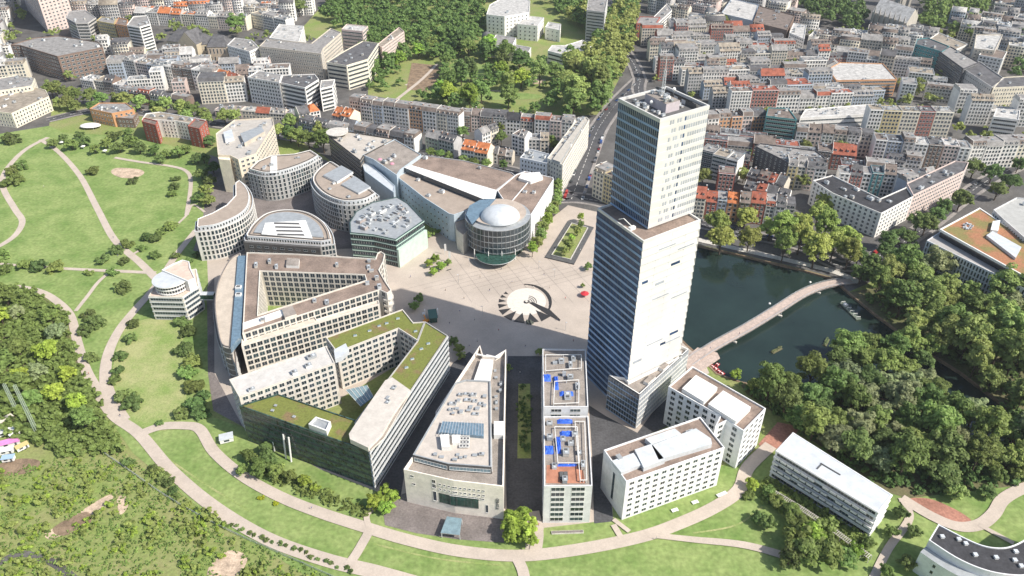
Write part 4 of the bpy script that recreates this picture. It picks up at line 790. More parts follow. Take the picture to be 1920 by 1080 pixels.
# sunken garden in front of the cinema
sg = thing('sunken_garden', 'dark framed rectangular sunken garden with planted basin in the plaza beside the cinema drum', 'planter', (*at(1065, 450), 0)); osg = (sg.location.x, sg.location.y)
OG = W4([(1066, 415), (1022, 484), (1076, 497), (1113, 428)], 0); IG = inset(OG, 3.2)
b = MB(); b.prism(OG, .12, .9, mat('slate_frame', (.10, .10, .10), .8, .2, .4)); b.build('slate_terrace', sg, osg)
b = MB(); b.sides(IG, .9, 1.6, STONE); parapet(b, IG, 1.2, STONE, .5, .4); b.build('basin_wall', sg, osg); b = MB(); b.cap([inset(IG, .5)], 1.2, SCRUB); b.build('planting_bed', sg, osg)
# ================================================================ town houses and blocks of the old town
WCOL = {'white': (.80, .78, .74), 'cream': (.74, .68, .55), 'pink': (.66, .53, .48), 'grey': (.48, .47, .46), 'beige': (.60, .54, .45), 'orange': (.58, .31, .16), 'yellow': (.60, .49, .24), 'red': (.38, .12, .09), 'brown': (.21, .15, .12),
        'teal': (.08, .25, .27), 'blue': (.38, .44, .52), 'dark': (.10, .10, .11), 'green': (.36, .42, .33)}
RCOL = {'slate': (.12, .118, .122), 'brown': (.19, .155, .135), 'grey': (.27, .26, .25), 'red': (.30, .10, .065), 'orange': (.48, .17, .07), 'black': (.05, .05, .055), 'tan': (.30, .26, .21), 'pale': (.46, .45, .43)}
def wm_(c): return plaster(WCOL[c])
def rm_(c): return mat('roof_'+c, RCOL[c], .85, .3, .25, spec=.25, fine=1.3)
CHIM = plaster((.34, .22, .17))
HN = [0]; QP = []
def house(A, B, depth, h, wall, roof, kind, label, group=None, cols=None, nf=None, dorm=None, cap=40, gh=None, wk=None, name='town_house', cat='house', fr=FRAME):
    """A -> B: eaves of the street front, left to right; the house stands behind it"""
    L = math.dist(A, B); ux, uy = (B[0]-A[0])/L, (B[1]-A[1])/L; nx, ny = uy, -ux; cx, cy = (A[0]+B[0])/2-nx*depth/2, (A[1]+B[1])/2-ny*depth/2
    r = thing(name, label, cat, (cx, cy, 0), 0, group); off = (cx, cy); wm = wm_(wall); rm = rm_(roof); HN[0] += 1
    def P(u, d, z): return (A[0]+ux*u-nx*d, A[1]+uy*u-ny*d, z)
    def q2(u, d): return (A[0]+ux*u-nx*d, A[1]+uy*u-ny*d)
    rot = math.atan2(uy, ux); b = MB(); g = gh or (depth*.36 if kind == 'gable' else 3.0)
    F = [q2(0, 0), q2(L, 0), q2(L, depth), q2(0, depth)]
    if kind == 'flat':
        b.sides(F, 0, h+.6, wm); I = parapet(b, F, h, wm, .35, .6, METAL if roof != 'pale' else WHITE); b.build('wall', r, off)
        b = MB(); b.cap([I], h, rm); b.build('roof', r, off)
        if L > 7: clutter(r, I, h, 2 if L < 14 else 5, off, (1.3, 3.6), (.8, 2.4))
        top = h
    elif kind == 'gable':
        b.sides(F, 0, h, wm); m_ = depth/2
        b.add([P(0, 0, h), P(0, depth, h), P(0, m_, h+g)], [(0, 2, 1)], wm); b.add([P(L, 0, h), P(L, depth, h), P(L, m_, h+g)], [(0, 1, 2)], wm); b.build('wall', r, off)
        b = MB(); e = .5; s_ = g/m_; t_ = .25
        for (d0, d1, z0, z1) in ((-e, m_, h-e*s_, h+g), (depth+e, m_, h-e*s_, h+g)):
            v = [P(-.02, d0, z0+.06), P(L-.03, d0, z0+.06), P(L-.03, d1, z1+.06), P(-.02, d1, z1+.06)]; v += [(x, y, z+t_) for x, y, z in v]
            f = [(4, 5, 6, 7), (0, 1, 5, 4), (1, 2, 6, 5), (3, 0, 4, 7)]; b.add(v, f if d0 < d1 else [q[::-1] for q in f], rm)
        b.build('roof', r, off); top = h+g
    else:   # mansard: steep lower slope, flat deck
        b.sides(F, 0, h, wm); b.build('wall', r, off); b = MB(); i1 = 1.6; g = 3.1
        lo = [q2(-.01, -.3), q2(L-.02, -.3), q2(L-.02, depth+.3), q2(-.01, depth+.3)]; hi = [q2(-.01, i1), q2(L-.02, i1), q2(L-.02, depth-i1), q2(-.01, depth-i1)]
        if kind == 'hip': hi = [q2(i1*1.5, depth*.4), q2(L-i1*1.5, depth*.4), q2(L-i1*1.5, depth*.6), q2(i1*1.5, depth*.6)]; g = depth*.3
        b.add([(p[0], p[1], h+.02) for p in lo]+[(p[0], p[1], h+g) for p in hi], [(0, 1, 5, 4), (1, 2, 6, 5), (2, 3, 7, 6), (3, 0, 4, 7)], rm)
        b.cap([ccw(hi)], h+g, rm if kind == 'hip' or roof in ('slate', 'black') else rm_('grey')); b.build('roof', r, off); top = h+g
    # dormers and chimneys
    nd = dorm if dorm is not None else (0 if kind in ('flat',) else max(1, int(L/3.6)) if random.random() < .65 else 0)
    for i in range(nd):
        u = L*(i+.5)/nd; dz = g*.30 if kind == 'gable' else .5; dd = depth*.5*.30 if kind == 'gable' else .5
        b = MB(); b.box((0, 0), 1.5, 2.2, 0, 1.5, wm if random.random() < .6 else FRAME); b.box((0, -.05), 1.8, 2.4, 1.5, 1.66, rm); b.box((0, -1.12), 1.0, .06, .35, 1.25, GLASS)
        o = b.build('dormer', r); p = P(u, dd+.4, 0); o.location = (p[0]-cx, p[1]-cy, h+dz+.05); o.rotation_euler = (0, 0, rot)
    if kind != 'flat':
        for i in range(random.choice((1, 1, 2))):
            b = MB(); b.box((0, 0), .8, 1.3, 0, 2.6, CHIM); b.box((0, 0), .95, 1.45, 2.6, 2.75, GREYP); o = b.build('chimney', r); p = P(random.choice((.5, L-.5, L*.4)), depth*random.uniform(.35, .65), 0); o.location = (p[0]-cx, p[1]-cy, top-1.6); o.rotation_euler = (0, 0, rot)
        if random.random() < .55: b = MB(); b.box((0, 0), 1.6, 1.0, 0, .3, GLASSL); o = b.build('skylight', r); p = P(L*random.uniform(.2, .8), depth*.42, 0); o.location = (p[0]-cx, p[1]-cy, top-(.0 if kind == 'mansard' else g*.18)); o.rotation_euler = (0, 0, rot)
    b = MB(); c0, c1 = P(L/2, -.14, 0), 0; b.box((0, 0), L-.06, .3, 0, .38, FRAME if wall != 'dark' else GREYP); o = b.build('cornice', r); o.location = (c0[0]-cx, c0[1]-cy, h-.55); o.rotation_euler = (0, 0, rot)
    if kind != 'flat' and random.random() < .55:
        pr = [(-.1, h-.3), (-.1, h+.5), (depth/2, h+g+.75), (depth+.1, h+.5), (depth+.1, h-.3)] if kind == 'gable' else [(-.35, h-.3), (-.35, h+.3), (1.5, h+g+.5), (depth-1.5, h+g+.5), (depth+.35, h+.3), (depth+.35, h-.3)]
        if kind != 'hip':
            b = MB(); n = len(pr); vs = [P(u, d, z) for u in (.02, .36) for d, z in pr]; b.add(vs, [tuple(range(n)), tuple(range(2*n-1, n-1, -1))]+[(i, n+i, n+(i+1) % n, (i+1) % n) for i in range(n)], plaster((.66, .63, .58))); b.build('fire_wall', r, off)
    nf = nf or max(2, round(h/3.3)); cols = cols or max(2, int(L/2.7)); wk = wk or random.choice(('single', 'double', 'double'))
    sp = []
    if wk == 'ribbon': sp += fac(q2(0, 0), q2(L, 0), .4, h, nf, 1, 'ribbon', 0, 1.5, .5, .9, frame=fr)
    else:
        ww = min(1.75, L/cols*.58); sp += fac(q2(0, 0), q2(L, 0), .4, h, nf, (L-1.0)/cols*.999, wk, ww, 2.0, .5, .7, frame=fr)
    place_windows(r, sp, cap); sp = fac(q2(L, depth), q2(0, depth), .4, h, nf, (L-1)/cols*.999, 'double', 1.25, 1.6, .5, .9)
    place_windows(r, sp, 0)
    QP or occupy(F); return r
def row(desc, p0, p1, n, h, depth=12, walls='white cream white grey beige pink', roofs='brown slate brown grey', kinds='gable gable mansard', group=None, lev=None, jit=.12, hj=1.2, **kw):
    A, B = at(*p0, h), at(*p1, h); t = [0]
    ws = [random.uniform(1-jit*2, 1+jit*2) for _ in range(n)]; s_ = sum(ws)
    for w_ in ws: t.append(t[-1]+w_/s_)
    walls = walls.split(); roofs = roofs.split(); kinds = kinds.split()
    for i in range(n):
        c = walls[i % len(walls)] if len(walls) >= n else random.choice(walls); k = kinds[i % len(kinds)] if len(kinds) >= n else random.choice(kinds); rf = roofs[i % len(roofs)] if len(roofs) >= n else random.choice(roofs)
        a, b_ = lerp(A, B, t[i]+.0015), lerp(A, B, t[i+1]-.0015); nx, ny = (B[1]-A[1]), -(B[0]-A[0]); L = math.hypot(nx, ny); j = random.uniform(-.5, .5)
        a = (a[0]+nx/L*j, a[1]+ny/L*j); b_ = (b_[0]+nx/L*j, b_[1]+ny/L*j)
        kn = {'gable': 'pitched', 'mansard': 'mansard', 'flat': 'flat', 'hip': 'hipped'}[k]
        lb = f'{c} house with {rf} {kn} roof, {ordn(i)} from left in {desc}' if n > 1 else f'{c} building with {rf} {kn} roof, {desc}'
        house(a, b_, depth+random.uniform(-.8, .8), h+random.uniform(-hj, hj), c, rf, k, lb, group or ('houses of '+desc if n > 1 else None), **kw)
# explicit rows, nearest first: (description, left eave px, right eave px, houses, height ...)
row('the cinema rear street row', (797, 254), (850, 268), 2, 14, 12, 'green grey', 'grey slate', 'gable gable')
row('the orange roofed pair', (864, 278), (914, 286), 2, 15, 15, 'white cream', 'orange orange', 'gable gable', dorm=3)
row('the first row above cinema', (640, 237), (776, 262), 6, 13, 13, 'blue brown white pink brown white', 'slate brown slate brown slate brown', 'mansard gable mansard')
row('the tall terrace below park', (654, 189), (860, 217), 9, 20, 12, 'cream white blue white white orange white cream white', 'brown', 'mansard', hj=.4)
row('the brown row below park', (862, 215), (1000, 226), 6, 15, 12, 'brown pink brown grey white beige', 'brown brown slate slate black red', 'gable mansard gable')
row('the red roofed park corner', (1002, 224), (1075, 230), 3, 17, 12, 'white pink white', 'red brown grey', 'mansard flat mansard', hj=.5)
row('the courtyard behind orange roofs', (905, 252), (935, 240), 2, 14, 9, 'white cream', 'grey slate', 'gable')
row('the courtyard beside white block', (960, 252), (984, 258), 2, 17, 12, 'white white', 'brown grey', 'flat gable')
row('the yard of the crossing', (990, 262), (1030, 262), 2, 13, 12, 'grey beige', 'grey tan', 'flat gable')
row('the low yard houses', (918, 288), (960, 292), 3, 9, 10, 'grey brown beige', 'slate brown grey', 'gable')
row('the row behind dark block', (560, 228), (640, 247), 3, 13, 12, 'blue grey white', 'slate slate grey', 'gable mansard')
row('the orange gables by ribbed office', (622, 213), (656, 222), 2, 14, 14, 'pink cream', 'orange orange', 'gable')
row('the corner by striped office', (560, 215), (600, 207), 2, 16, 13, 'cream white', 'slate orange', 'gable hip')
row('the tower foot street side', (1113, 318), (1150, 335), 2, 22, 14, 'cream yellow', 'tan brown', 'mansard flat')
# left edge
row('the lane below the avenue', (402, 205), (560, 215), 6, 7, 9, 'white pink beige cream', 'red grey pale tan', 'flat gable')
row('the red fronted low row', (222, 168), (350, 190), 6, 11, 10, 'blue red red white grey brown', 'grey grey red slate slate brown', 'mansard gable')
row('the white apartment row', (228, 112), (398, 136), 8, 21, 14, 'grey pink blue white brown brown white white', 'grey tan grey pale brown slate pale grey', 'flat flat mansard', hj=1)
row('the low white yard', (150, 148), (228, 160), 4, 9, 14, 'white cream brown white', 'pale tan slate pale', 'flat flat gable flat')
row('the cream row by chestnut', (470, 26), (535, 40), 3, 16, 13, 'cream white white', 'tan grey grey', 'flat mansard')
row('the hall forecourt row', (385, 137), (440, 150), 3, 17, 11, 'white orange pink', 'grey orange red', 'mansard gable gable')
row('the pale far street', (250, 22), (460, 34), 9, 15, 14, 'white cream grey pink white', 'pale slate orange grey', 'flat gable')
# right of the tower
row('the lake front', (1300, 372), (1492, 392), 9, 15, 14, 'cream red blue orange brown red white white grey', 'red red grey orange brown red red slate slate', 'gable gable flat gable gable gable mansard gable mansard', hj=1.5, dorm=2)
row('the grey slabs beside tower', (1313, 282), (1384, 300), 3, 20, 15, 'dark grey white', 'grey tan grey', 'flat', wk='ribbon')
row('the orange terrace', (1328, 222), (1438, 216), 5, 21, 13, 'white orange orange pink orange', 'brown brown slate brown slate', 'mansard mansard flat', hj=.5)
row('the white terrace by teal office', (1494, 246), (1640, 258), 6, 18, 13, 'white pink white beige white cream', 'brown slate brown brown slate', 'gable mansard', hj=1)
row('the long cream terrace', (1642, 262), (1822, 278), 7, 22, 14, 'white blue grey white brown pink white', 'brown slate brown pale slate pale grey', 'mansard flat', hj=1)
row('the arcaded right edge terrace', (1824, 274), (1990, 268), 6, 20, 14, 'cream white cream', 'grey brown', 'mansard', hj=.6)
row('the gridded back terrace', (1632, 206), (1790, 212), 5, 24, 13, 'white yellow cream red cream', 'tan grey tan slate grey', 'flat', hj=.5)
row('the beige court row', (1478, 310), (1552, 316), 4, 19, 14, 'yellow cream pink white', 'grey grey slate slate', 'mansard mansard gable', hj=.6)
row('the small court row', (1575, 322), (1700, 334), 6, 17, 13, 'white red white teal grey white', 'grey slate grey slate brown slate', 'flat gable flat', hj=2)
row('the inner court row', (1400, 330), (1470, 350), 4, 13, 12, 'brown red grey beige', 'slate brown red slate', 'gable')
row('the stepped yard houses', (1395, 350), (1480, 368), 4, 12, 10, 'brown red grey white', 'slate red slate slate', 'gable')
row('the grey court wing', (1700, 344), (1760, 330), 3, 16, 14, 'blue grey pink', 'grey slate grey', 'gable mansard')
def blk(label, px, z, wall, roof, nf, kind='double', step=3.2, ww=1.7, wh=1.8, units=4, name='office_building', **kw):
    return block(label, W4(px, z), z, wm_(wall), rm_(roof) if isinstance(roof, str) else roof, nf=nf, kind=kind, step=step, ww=ww, wh=wh, units=units, name=name, **kw)
blk('black clad corner building with pale lift towers facing the inner court', [(1417, 276), (1425, 270), (1530, 284), (1550, 300), (1478, 308), (1470, 302)], 20, 'dark', 'grey', 6, 'single', 4, 1.0, 1.6, units=12, cap=60)
blk('teal glass office with green bands and brown flat roof behind the court trees', [(1436, 219), (1494, 226), (1478, 204), (1440, 203)], 26, 'teal', 'brown', 8, 'ribbon', 0, 0, 1.5, units=3, bands=mat('teal_band', (.20, .34, .29), .5))
r_, P_, o_ = blk('white corner apartment house with black mansard and rows of curved balconies by the lake trees', [(1524, 340), (1561, 364), (1652, 402), (1712, 370), (1700, 352), (1650, 374), (1560, 330)], 18, 'white', 'black', 6, 'double', 3.6, 1.5, 1.7, units=8, name='corner_apartment_building', cap=100)
blk('long pale pink apartment building with blank gable at the end of the court', [(1712, 368), (1808, 322), (1816, 306), (1790, 303), (1700, 345)], 19, 'pink', 'slate', 6, 'double', 3.0, 1.4, 1.6, units=6, name='apartment_building')
blk('long white low building with pale flat roof behind the teal office', [(1500, 222), (1648, 214), (1640, 196), (1510, 206)], 12, 'white', 'pale', 3, 'ribbon', 0, 0, 1.3, units=6)
blk('grey deck parking building with orange edge above the long cream terrace', [(1568, 152), (1682, 150), (1655, 120), (1575, 118), (1552, 130)], 16, 'orange', 'pale', 5, 'ribbon', 0, 0, 1.4, units=2)
blk('dark green curved office wing at the head of the grey office range', [(1716, 84), (1766, 98), (1780, 88), (1740, 72), (1720, 74)], 24, 'teal', 'slate', 6, 'single', 3, 1.2, 1.6, units=3, cap=40)
blk('long dark ribbed office range with broad slate roof near the church', [(1762, 98), (1806, 130), (1835, 118), (1782, 88)], 24, 'dark', 'grey', 6, 'single', 2.6, 1.6, 2.2, units=2, cap=60)
blk('broad slate roofed link of the grey office range', [(1806, 130), (1860, 165), (1882, 148), (1836, 116)], 22, 'grey', 'slate', 5, 'single', 3, 1.2, 1.5, units=1, cap=40)
blk('wide cream stone office with slate roof at the right edge', [(1862, 166), (1990, 160), (1990, 140), (1880, 146)], 22, 'cream', 'slate', 6, 'single', 2.6, 1.1, 1.6, units=2, cap=70)
blk('white hotel with brown planted roof beside the green churchyard', [(1742, 74), (1790, 95), (1815, 84), (1760, 62)], 18, 'white', 'tan', 5, 'single', 2.6, 1.2, 1.6, units=3)
blk('tall beige block with one dark slot left of the right edge trees', [(1826, 92), (1865, 96), (1880, 66), (1830, 66)], 24, 'beige', 'pale', 7, 'single', 3, 1.2, 1.6, units=3)
blk('white gridded house with brown roof terrace, in front of the beige slot block', [(1835, 104), (1880, 112), (1888, 98), (1850, 90)], 20, 'white', 'brown', 6, 'double', 3, 1.8, 1.6, units=2)
blk('white slab with pale roof and black strips at the right edge court', [(1862, 220), (1910, 226), (1912, 208), (1868, 205)], 18, 'white', 'pale', 5, 'ribbon', 0, 0, 1.5, units=2)
blk('big windowless pale hall roof near the top edge', [(1352, 26), (1412, 40), (1422, 10), (1372, -2)], 18, 'blue', 'pale', 2, 'single', 12, 1, 1, units=3, cap=6)
blk('dark brown brick warehouse beside the pale hall', [(1412, 42), (1476, 58), (1490, 30), (1424, 12)], 20, 'brown', 'brown', 2, 'single', 9, .8, .8, units=8, cap=10)
blk('white curved street block with dark windows right of the brown warehouse', [(1480, 62), (1508, 74), (1512, 48), (1488, 44)], 20, 'white', 'pale', 6, 'double', 3, 1.8, 1.6, units=4)
blk('salmon red apartment block with even windows near the long dark terrace', [(1193, 45), (1230, 45), (1238, 33), (1200, 32)], 18, 'red', 'green' if False else 'grey', 5, 'single', 3, 1.2, 1.5, units=2)
blk('white ribboned block leading up from the salmon red block', [(1232, 46), (1260, 20), (1250, 8), (1226, 32)], 17, 'white', 'grey', 5, 'ribbon', 0, 0, 1.4, units=3)
blk('low white modern museum building with black ribbons in the park', [(1027, 96), (1072, 108), (1112, 86), (1092, 76), (1060, 86), (1035, 86)], 13, 'white', 'pale', 3, 'ribbon', 0, 0, 1.3, units=2, frame=FRAMED)
blk('white cube building with scattered square windows at the park top', [(912, 28), (946, 32), (992, 24), (994, 2), (950, -8), (918, 10)], 24, 'white', 'pale', 6, 'single', 5, 1.2, 1.2, units=2, frame=FRAMED)
blk('lower white wing joined to the white cube building', [(970, 46), (1008, 50), (1020, 34), (984, 30)], 17, 'white', 'pale', 4, 'single', 5, 1.2, 1.2, units=1, frame=FRAMED)
blk('small pale green roofed pavilion wing beside the white cube', [(1022, 52), (1050, 58), (1052, 46), (1028, 42)], 13, 'white', 'pale', 3, 'single', 5, 1.2, 1.2, units=1)
blk('grey slab pair of towers at the top edge over the park', [(1100, 20), (1134, 24), (1140, -6), (1104, -10)], 34, 'grey', 'grey', 10, 'ribbon', 0, 0, 1.5, units=3)
blk('low cream box building below the grey slab towers', [(1112, 36), (1152, 34), (1158, 22), (1112, 22)], 9, 'beige', 'tan', 2, 'double', 4, 1.8, 1.4, units=3)
# upper left landmarks
blk('very tall red brown brick high rise with white framed windows at the top left corner', [(20, -75), (58, -40), (112, -52), (72, -84)], 62, 'pink', 'brown', 16, 'double', 4.6, 2.2, 1.7, units=2, name='brick_high_rise', cat='high rise', frame=FRAME)
blk('large red brick office block with grid of white windows and grey green roof', [(20, 85), (38, 86), (108, 107), (193, 90), (185, 80), (110, 68), (66, 72)], 24, 'brown', 'grey', 6, 'double', 4.4, 2.8, 2.0, units=8, name='brick_office_building', cap=100)
blk('layered rounded office with pale floor bands beside the brick high rise', [(124, 34), (142, 44), (165, 44), (180, 34), (160, 20), (130, 22)], 24, 'grey', 'grey', 7, 'bare', 0, 0, 1.6, units=3, bands=STONE)
blk('narrow office with lime green panels and black windows', [(181, 40), (214, 46), (218, 36), (190, 32)], 24, 'yellow', 'grey', 7, 'double', 3, 1.8, 1.6, units=2)
blk('slim orange fronted building between lime and striped offices', [(216, 46), (238, 50), (240, 38), (222, 34)], 26, 'orange', 'brown', 7, 'single', 4, 1.2, 1.5, units=1)
blk('black and white striped corner office tower', [(238, 48), (262, 52), (282, 46), (276, 30), (250, 32)], 30, 'white', 'grey', 9, 'ribbon', 0, 0, 1.9, units=3, bands=WHITE)
blk('white dotted office block with small square windows left of the striped block', [(464, 146), (524, 156), (528, 142), (484, 134)], 24, 'white', 'grey', 7, 'single', 3.0, 1.2, 1.4, units=3, frame=FRAMED)
blk('black and white striped low office between dotted block and street corner', [(525, 156), (572, 166), (598, 150), (590, 140), (530, 142)], 23, 'white', 'slate', 6, 'ribbon', 0, 0, 2.0, units=5)
blk('striped white office wing at the street corner over orange gables', [(600, 168), (624, 162), (628, 150), (602, 152)], 21, 'white', 'grey', 6, 'ribbon', 0, 0, 1.8, units=2)
blk('long pale stone office front with seven window rows', [(486, 88), (602, 102), (606, 92), (640, 62), (620, 54), (584, 82), (500, 74)], 28, 'beige', 'grey', 8, 'single', 2.1, 1.1, 1.5, units=5, cap=100)
blk('inner wing of the pale stone office with white roof', [(505, 72), (560, 80), (570, 50), (524, 46)], 22, 'white', 'pale', 6, 'single', 3, 1.2, 1.5, units=6)
blk('white office row left end beside the museum hall', [(426, 86), (468, 98), (486, 90), (472, 76), (440, 72)], 24, 'white', 'grey', 7, 'single', 2.6, 1.1, 1.5, units=4)
blk('short office wing with pale green roof behind the pale stone office', [(640, 56), (680, 60), (690, 50), (650, 46)], 22, 'pink', 'pale', 6, 'ribbon', 0, 0, 1.5, units=1)
blk('dark glass corner building with gold columns and dark dome', [(612, 118), (650, 124), (690, 112), (710, 82), (680, 78), (640, 100)], 24, 'cream', 'slate', 6, 'ribbon', 0, 0, 1.8, units=6)
blk('long pink white apartment wing running up to the park edge', [(708, 84), (716, 90), (758, 60), (748, 52)], 22, 'pink', 'tan', 7, 'single', 2.8, 1.2, 1.5, units=3)
blk('white flat roofed building with terraces at the left edge', [(-30, 208), (22, 214), (92, 182), (86, 170), (60, 164), (-20, 186)], 13, 'cream', 'tan', 4, 'single', 3, 1.2, 1.6, units=8)
blk('upper terraced storey block at the left edge', [(-30, 176), (60, 162), (66, 148), (30, 142), (-30, 152)], 17, 'cream', 'grey', 5, 'single', 3, 1.2, 1.6, units=8)
r_, P_, o_ = blk('brick villa with grey roof and red brick piers in the park garden', [(168, 205), (210, 214), (252, 206), (236, 194), (186, 194)], 12, 'orange', 'grey', 3, 'double', 3.4, 1.6, 1.6, units=5, name='brick_building')
blk('lower brick wing with round bay below the brick villa', [(218, 222), (250, 224), (258, 212), (232, 210)], 8, 'brown', 'grey', 2, 'double', 3.4, 1.6, 1.6, units=1, name='brick_building')
blk('white housing block with red brick end towers beside the park', [(266, 226), (300, 226), (330, 228), (372, 236), (386, 226), (300, 211), (274, 214)], 15, 'white', 'tan', 5, 'single', 3, 1.3, 1.5, units=6, name='apartment_building', cat='apartment block')
for px_, lb in (([(266, 229), (292, 236), (296, 228), (270, 222)], 'red brick stair tower at the left of the white housing block'), ([(352, 238), (374, 243), (388, 228), (366, 224)], 'red brick stair tower at the right of the white housing block')):
    blk(lb, px_, 16.5, 'red', 'brown', 5, 'single', 5, .9, 1.4, units=0, name='brick_tower')
# museum hall with slate roofs
def hall(label, F, h, g, wall, rm, name='stone_hall', nf=2, cat='hall'):
    """F: four base corners, front left, front right, back right, back left; hipped roof"""
    cx = sum(p[0] for p in F)/4; cy = sum(p[1] for p in F)/4; r = thing(name, label, cat, (cx, cy, 0)); off = (cx, cy); b = MB(); b.sides(F, 0, h, wall); b.build('wall', r, off)
    m1 = lerp(lerp(F[0], F[3], .5), lerp(F[1], F[2], .5), .22); m2 = lerp(lerp(F[0], F[3], .5), lerp(F[1], F[2], .5), .78); O = inset(F, -.5); b = MB()
    b.add([(p[0], p[1], h+.02) for p in O]+[(*m1, h+g), (*m2, h+g)], [(0, 1, 5, 4), (1, 2, 5), (2, 3, 4, 5), (3, 0, 4)], rm); b.build('roof', r, off)
    sp = []
    for i in range(4): sp += fac(F[i], F[(i+1) % 4], .5, h, nf, 3.4, 'single', 1.3, h/nf*.6, .8, 1.0)
    place_windows(r, sp, 100); occupy(inset(F, -2)); return r, off
SLT = rm_('slate')
rm1, om = hall('cream stone museum hall with steep slate roof and gabled middle bay', ats([(312, 76), (372, 84), (424, 82), (380, 62)], 16)[:2]+ats([(428, 80), (330, 58)], 16), 16, 10, plaster((.52, .45, .33)), SLT)
b = MB(); g0, g1 = at(338, 82, 16), at(372, 86, 16); mx = lerp(g0, g1, .5); d_ = (g1[1]-g0[1], -(g1[0]-g0[0])); Ld = math.hypot(*d_); d_ = (d_[0]/Ld, d_[1]/Ld)
gp = [(g0[0]+d_[0]*3, g0[1]+d_[1]*3), (g1[0]+d_[0]*3, g1[1]+d_[1]*3), (g1[0]-d_[0]*18, g1[1]-d_[1]*18), (g0[0]-d_[0]*18, g0[1]-d_[1]*18)]
b.sides(gp, 0, 18, plaster((.52, .45, .33))); f_, k_ = lerp(gp[0], gp[1], .5), lerp(gp[3], gp[2], .5)
b.add([(*gp[0], 18), (*gp[1], 18), (*f_, 30)], [(0, 1, 2)], plaster((.52, .45, .33))); b.build('gabled_bay', rm1, om)
b = MB(); b.add([(*gp[0], 18), (*f_, 30.2), (*k_, 30.2), (*gp[3], 18)], [(0, 1, 2, 3)], SLT); b.add([(*gp[1], 18), (*gp[2], 18), (*k_, 30.2), (*f_, 30.2)], [(0, 1, 2, 3)], SLT); b.build('bay_roof', rm1, om)
hall('slate roofed end pavilion of the museum hall with pink stone side', ats([(388, 88), (424, 88), (436, 76), (402, 70)], 17), 17, 9, plaster((.52, .43, .33)), SLT)
# church at the top
cg = thing('stone_church', 'grey stone gothic church with pinnacles and buttresses near the top right', 'church', (*at(1680, 40), 0)); ocg = (cg.location.x, cg.location.y); ST = plaster((.44, .41, .36))
F = ats([(1636, 22), (1700, 44), (1722, 30), (1660, 8)], 20); b = MB(); b.sides(ccw(F), 0, 20, ST); b.build('nave_wall', cg, ocg)
F = ccw(F); e = 0 if math.dist(F[0], F[1]) > math.dist(F[1], F[2]) else 1; f = F[e:]+F[:e]; m1, m2 = lerp(f[0], f[3], .5), lerp(f[1], f[2], .5)
b = MB(); b.add([(*f[0], 20), (*f[1], 20), (*m2, 32), (*m1, 32), (*f[2], 20), (*f[3], 20)], [(0, 1, 2, 3), (4, 5, 3, 2)], rm_('pale')); b.add([(*f[1], 20), (*f[2], 20), (*m2, 31.9)], [(0, 1, 2)], ST); b.add([(*f[3], 20), (*f[0], 20), (*m1, 31.9)], [(0, 1, 2)], ST); b.build('nave_roof', cg, ocg)
for i in range(7):
    for s_ in (0, 1):
        p = lerp(f[0], f[1], (i+.5)/7) if s_ == 0 else lerp(f[3], f[2], (i+.5)/7); q = lerp(m1, m2, (i+.5)/7); d = ((p[0]-q[0]), (p[1]-q[1])); Ld = math.hypot(*d); p = (p[0]+d[0]/Ld*1.2, p[1]+d[1]/Ld*1.2)
        b = MB(); b.box(p, 1.6, 1.6, 0, 22, ST, math.atan2(d[1], d[0])); b.box(p, 1.4, 1.4, 22, 28, ST, math.atan2(d[1], d[0]), .1); b.build('buttress', cg, ocg)
tp = at(1690, 12, 0); b = MB(); b.box(tp, 13, 13, 0, 46, ST, .3); b.box(tp, 12, 12, 46, 74, ST, .3, .05); b.build('tower', cg, ocg)
for dx, dy in ((-6, -6), (6, -6), (6, 6), (-6, 6)): b = MB(); b.box((tp[0]+dx, tp[1]+dy), 3, 3, 0, 50, ST, .3); b.box((tp[0]+dx, tp[1]+dy), 2.8, 2.8, 50, 60, ST, .3, .05); b.build('pinnacle', cg, ocg)
occupy(ats([(1610, -10), (1730, -10), (1740, 50), (1640, 60)], 5))
# old park tower with dark dome and white annexes
pt = thing('park_gate_tower', 'round medieval looking gate tower with dark dome among white annexes in the park', 'tower', (*at(912, 100), 0)); opt = (pt.location.x, pt.location.y); c = at(914, 100)
b = MB(); b.tube((*c, 0), (*c, 17), 6, plaster((.38, .33, .28)), 20); b.build('wall', pt, opt); o = dome(c, 6.4, 17, 7, rm_('slate'), 20).build('dome', pt, opt, smooth_=True)
for px_, h in (([(918, 86), (958, 92), (968, 72), (930, 66)], 12), ([(948, 98), (988, 104), (996, 90), (962, 84)], 9)):
    blk(['white plastered annex against the round gate tower', 'low white annex with tall windows right of the gate tower'][h < 10], px_, h, 'white', 'grey', 3, 'single', 4, 1.2, 1.5, units=1)
PARKZ = ats([(560, 60), (640, -30), (1180, -60), (1190, 60), (1168, 150), (1125, 216), (1060, 210), (850, 200), (690, 172), (690, 110)], 0); occupy(PARKZ)
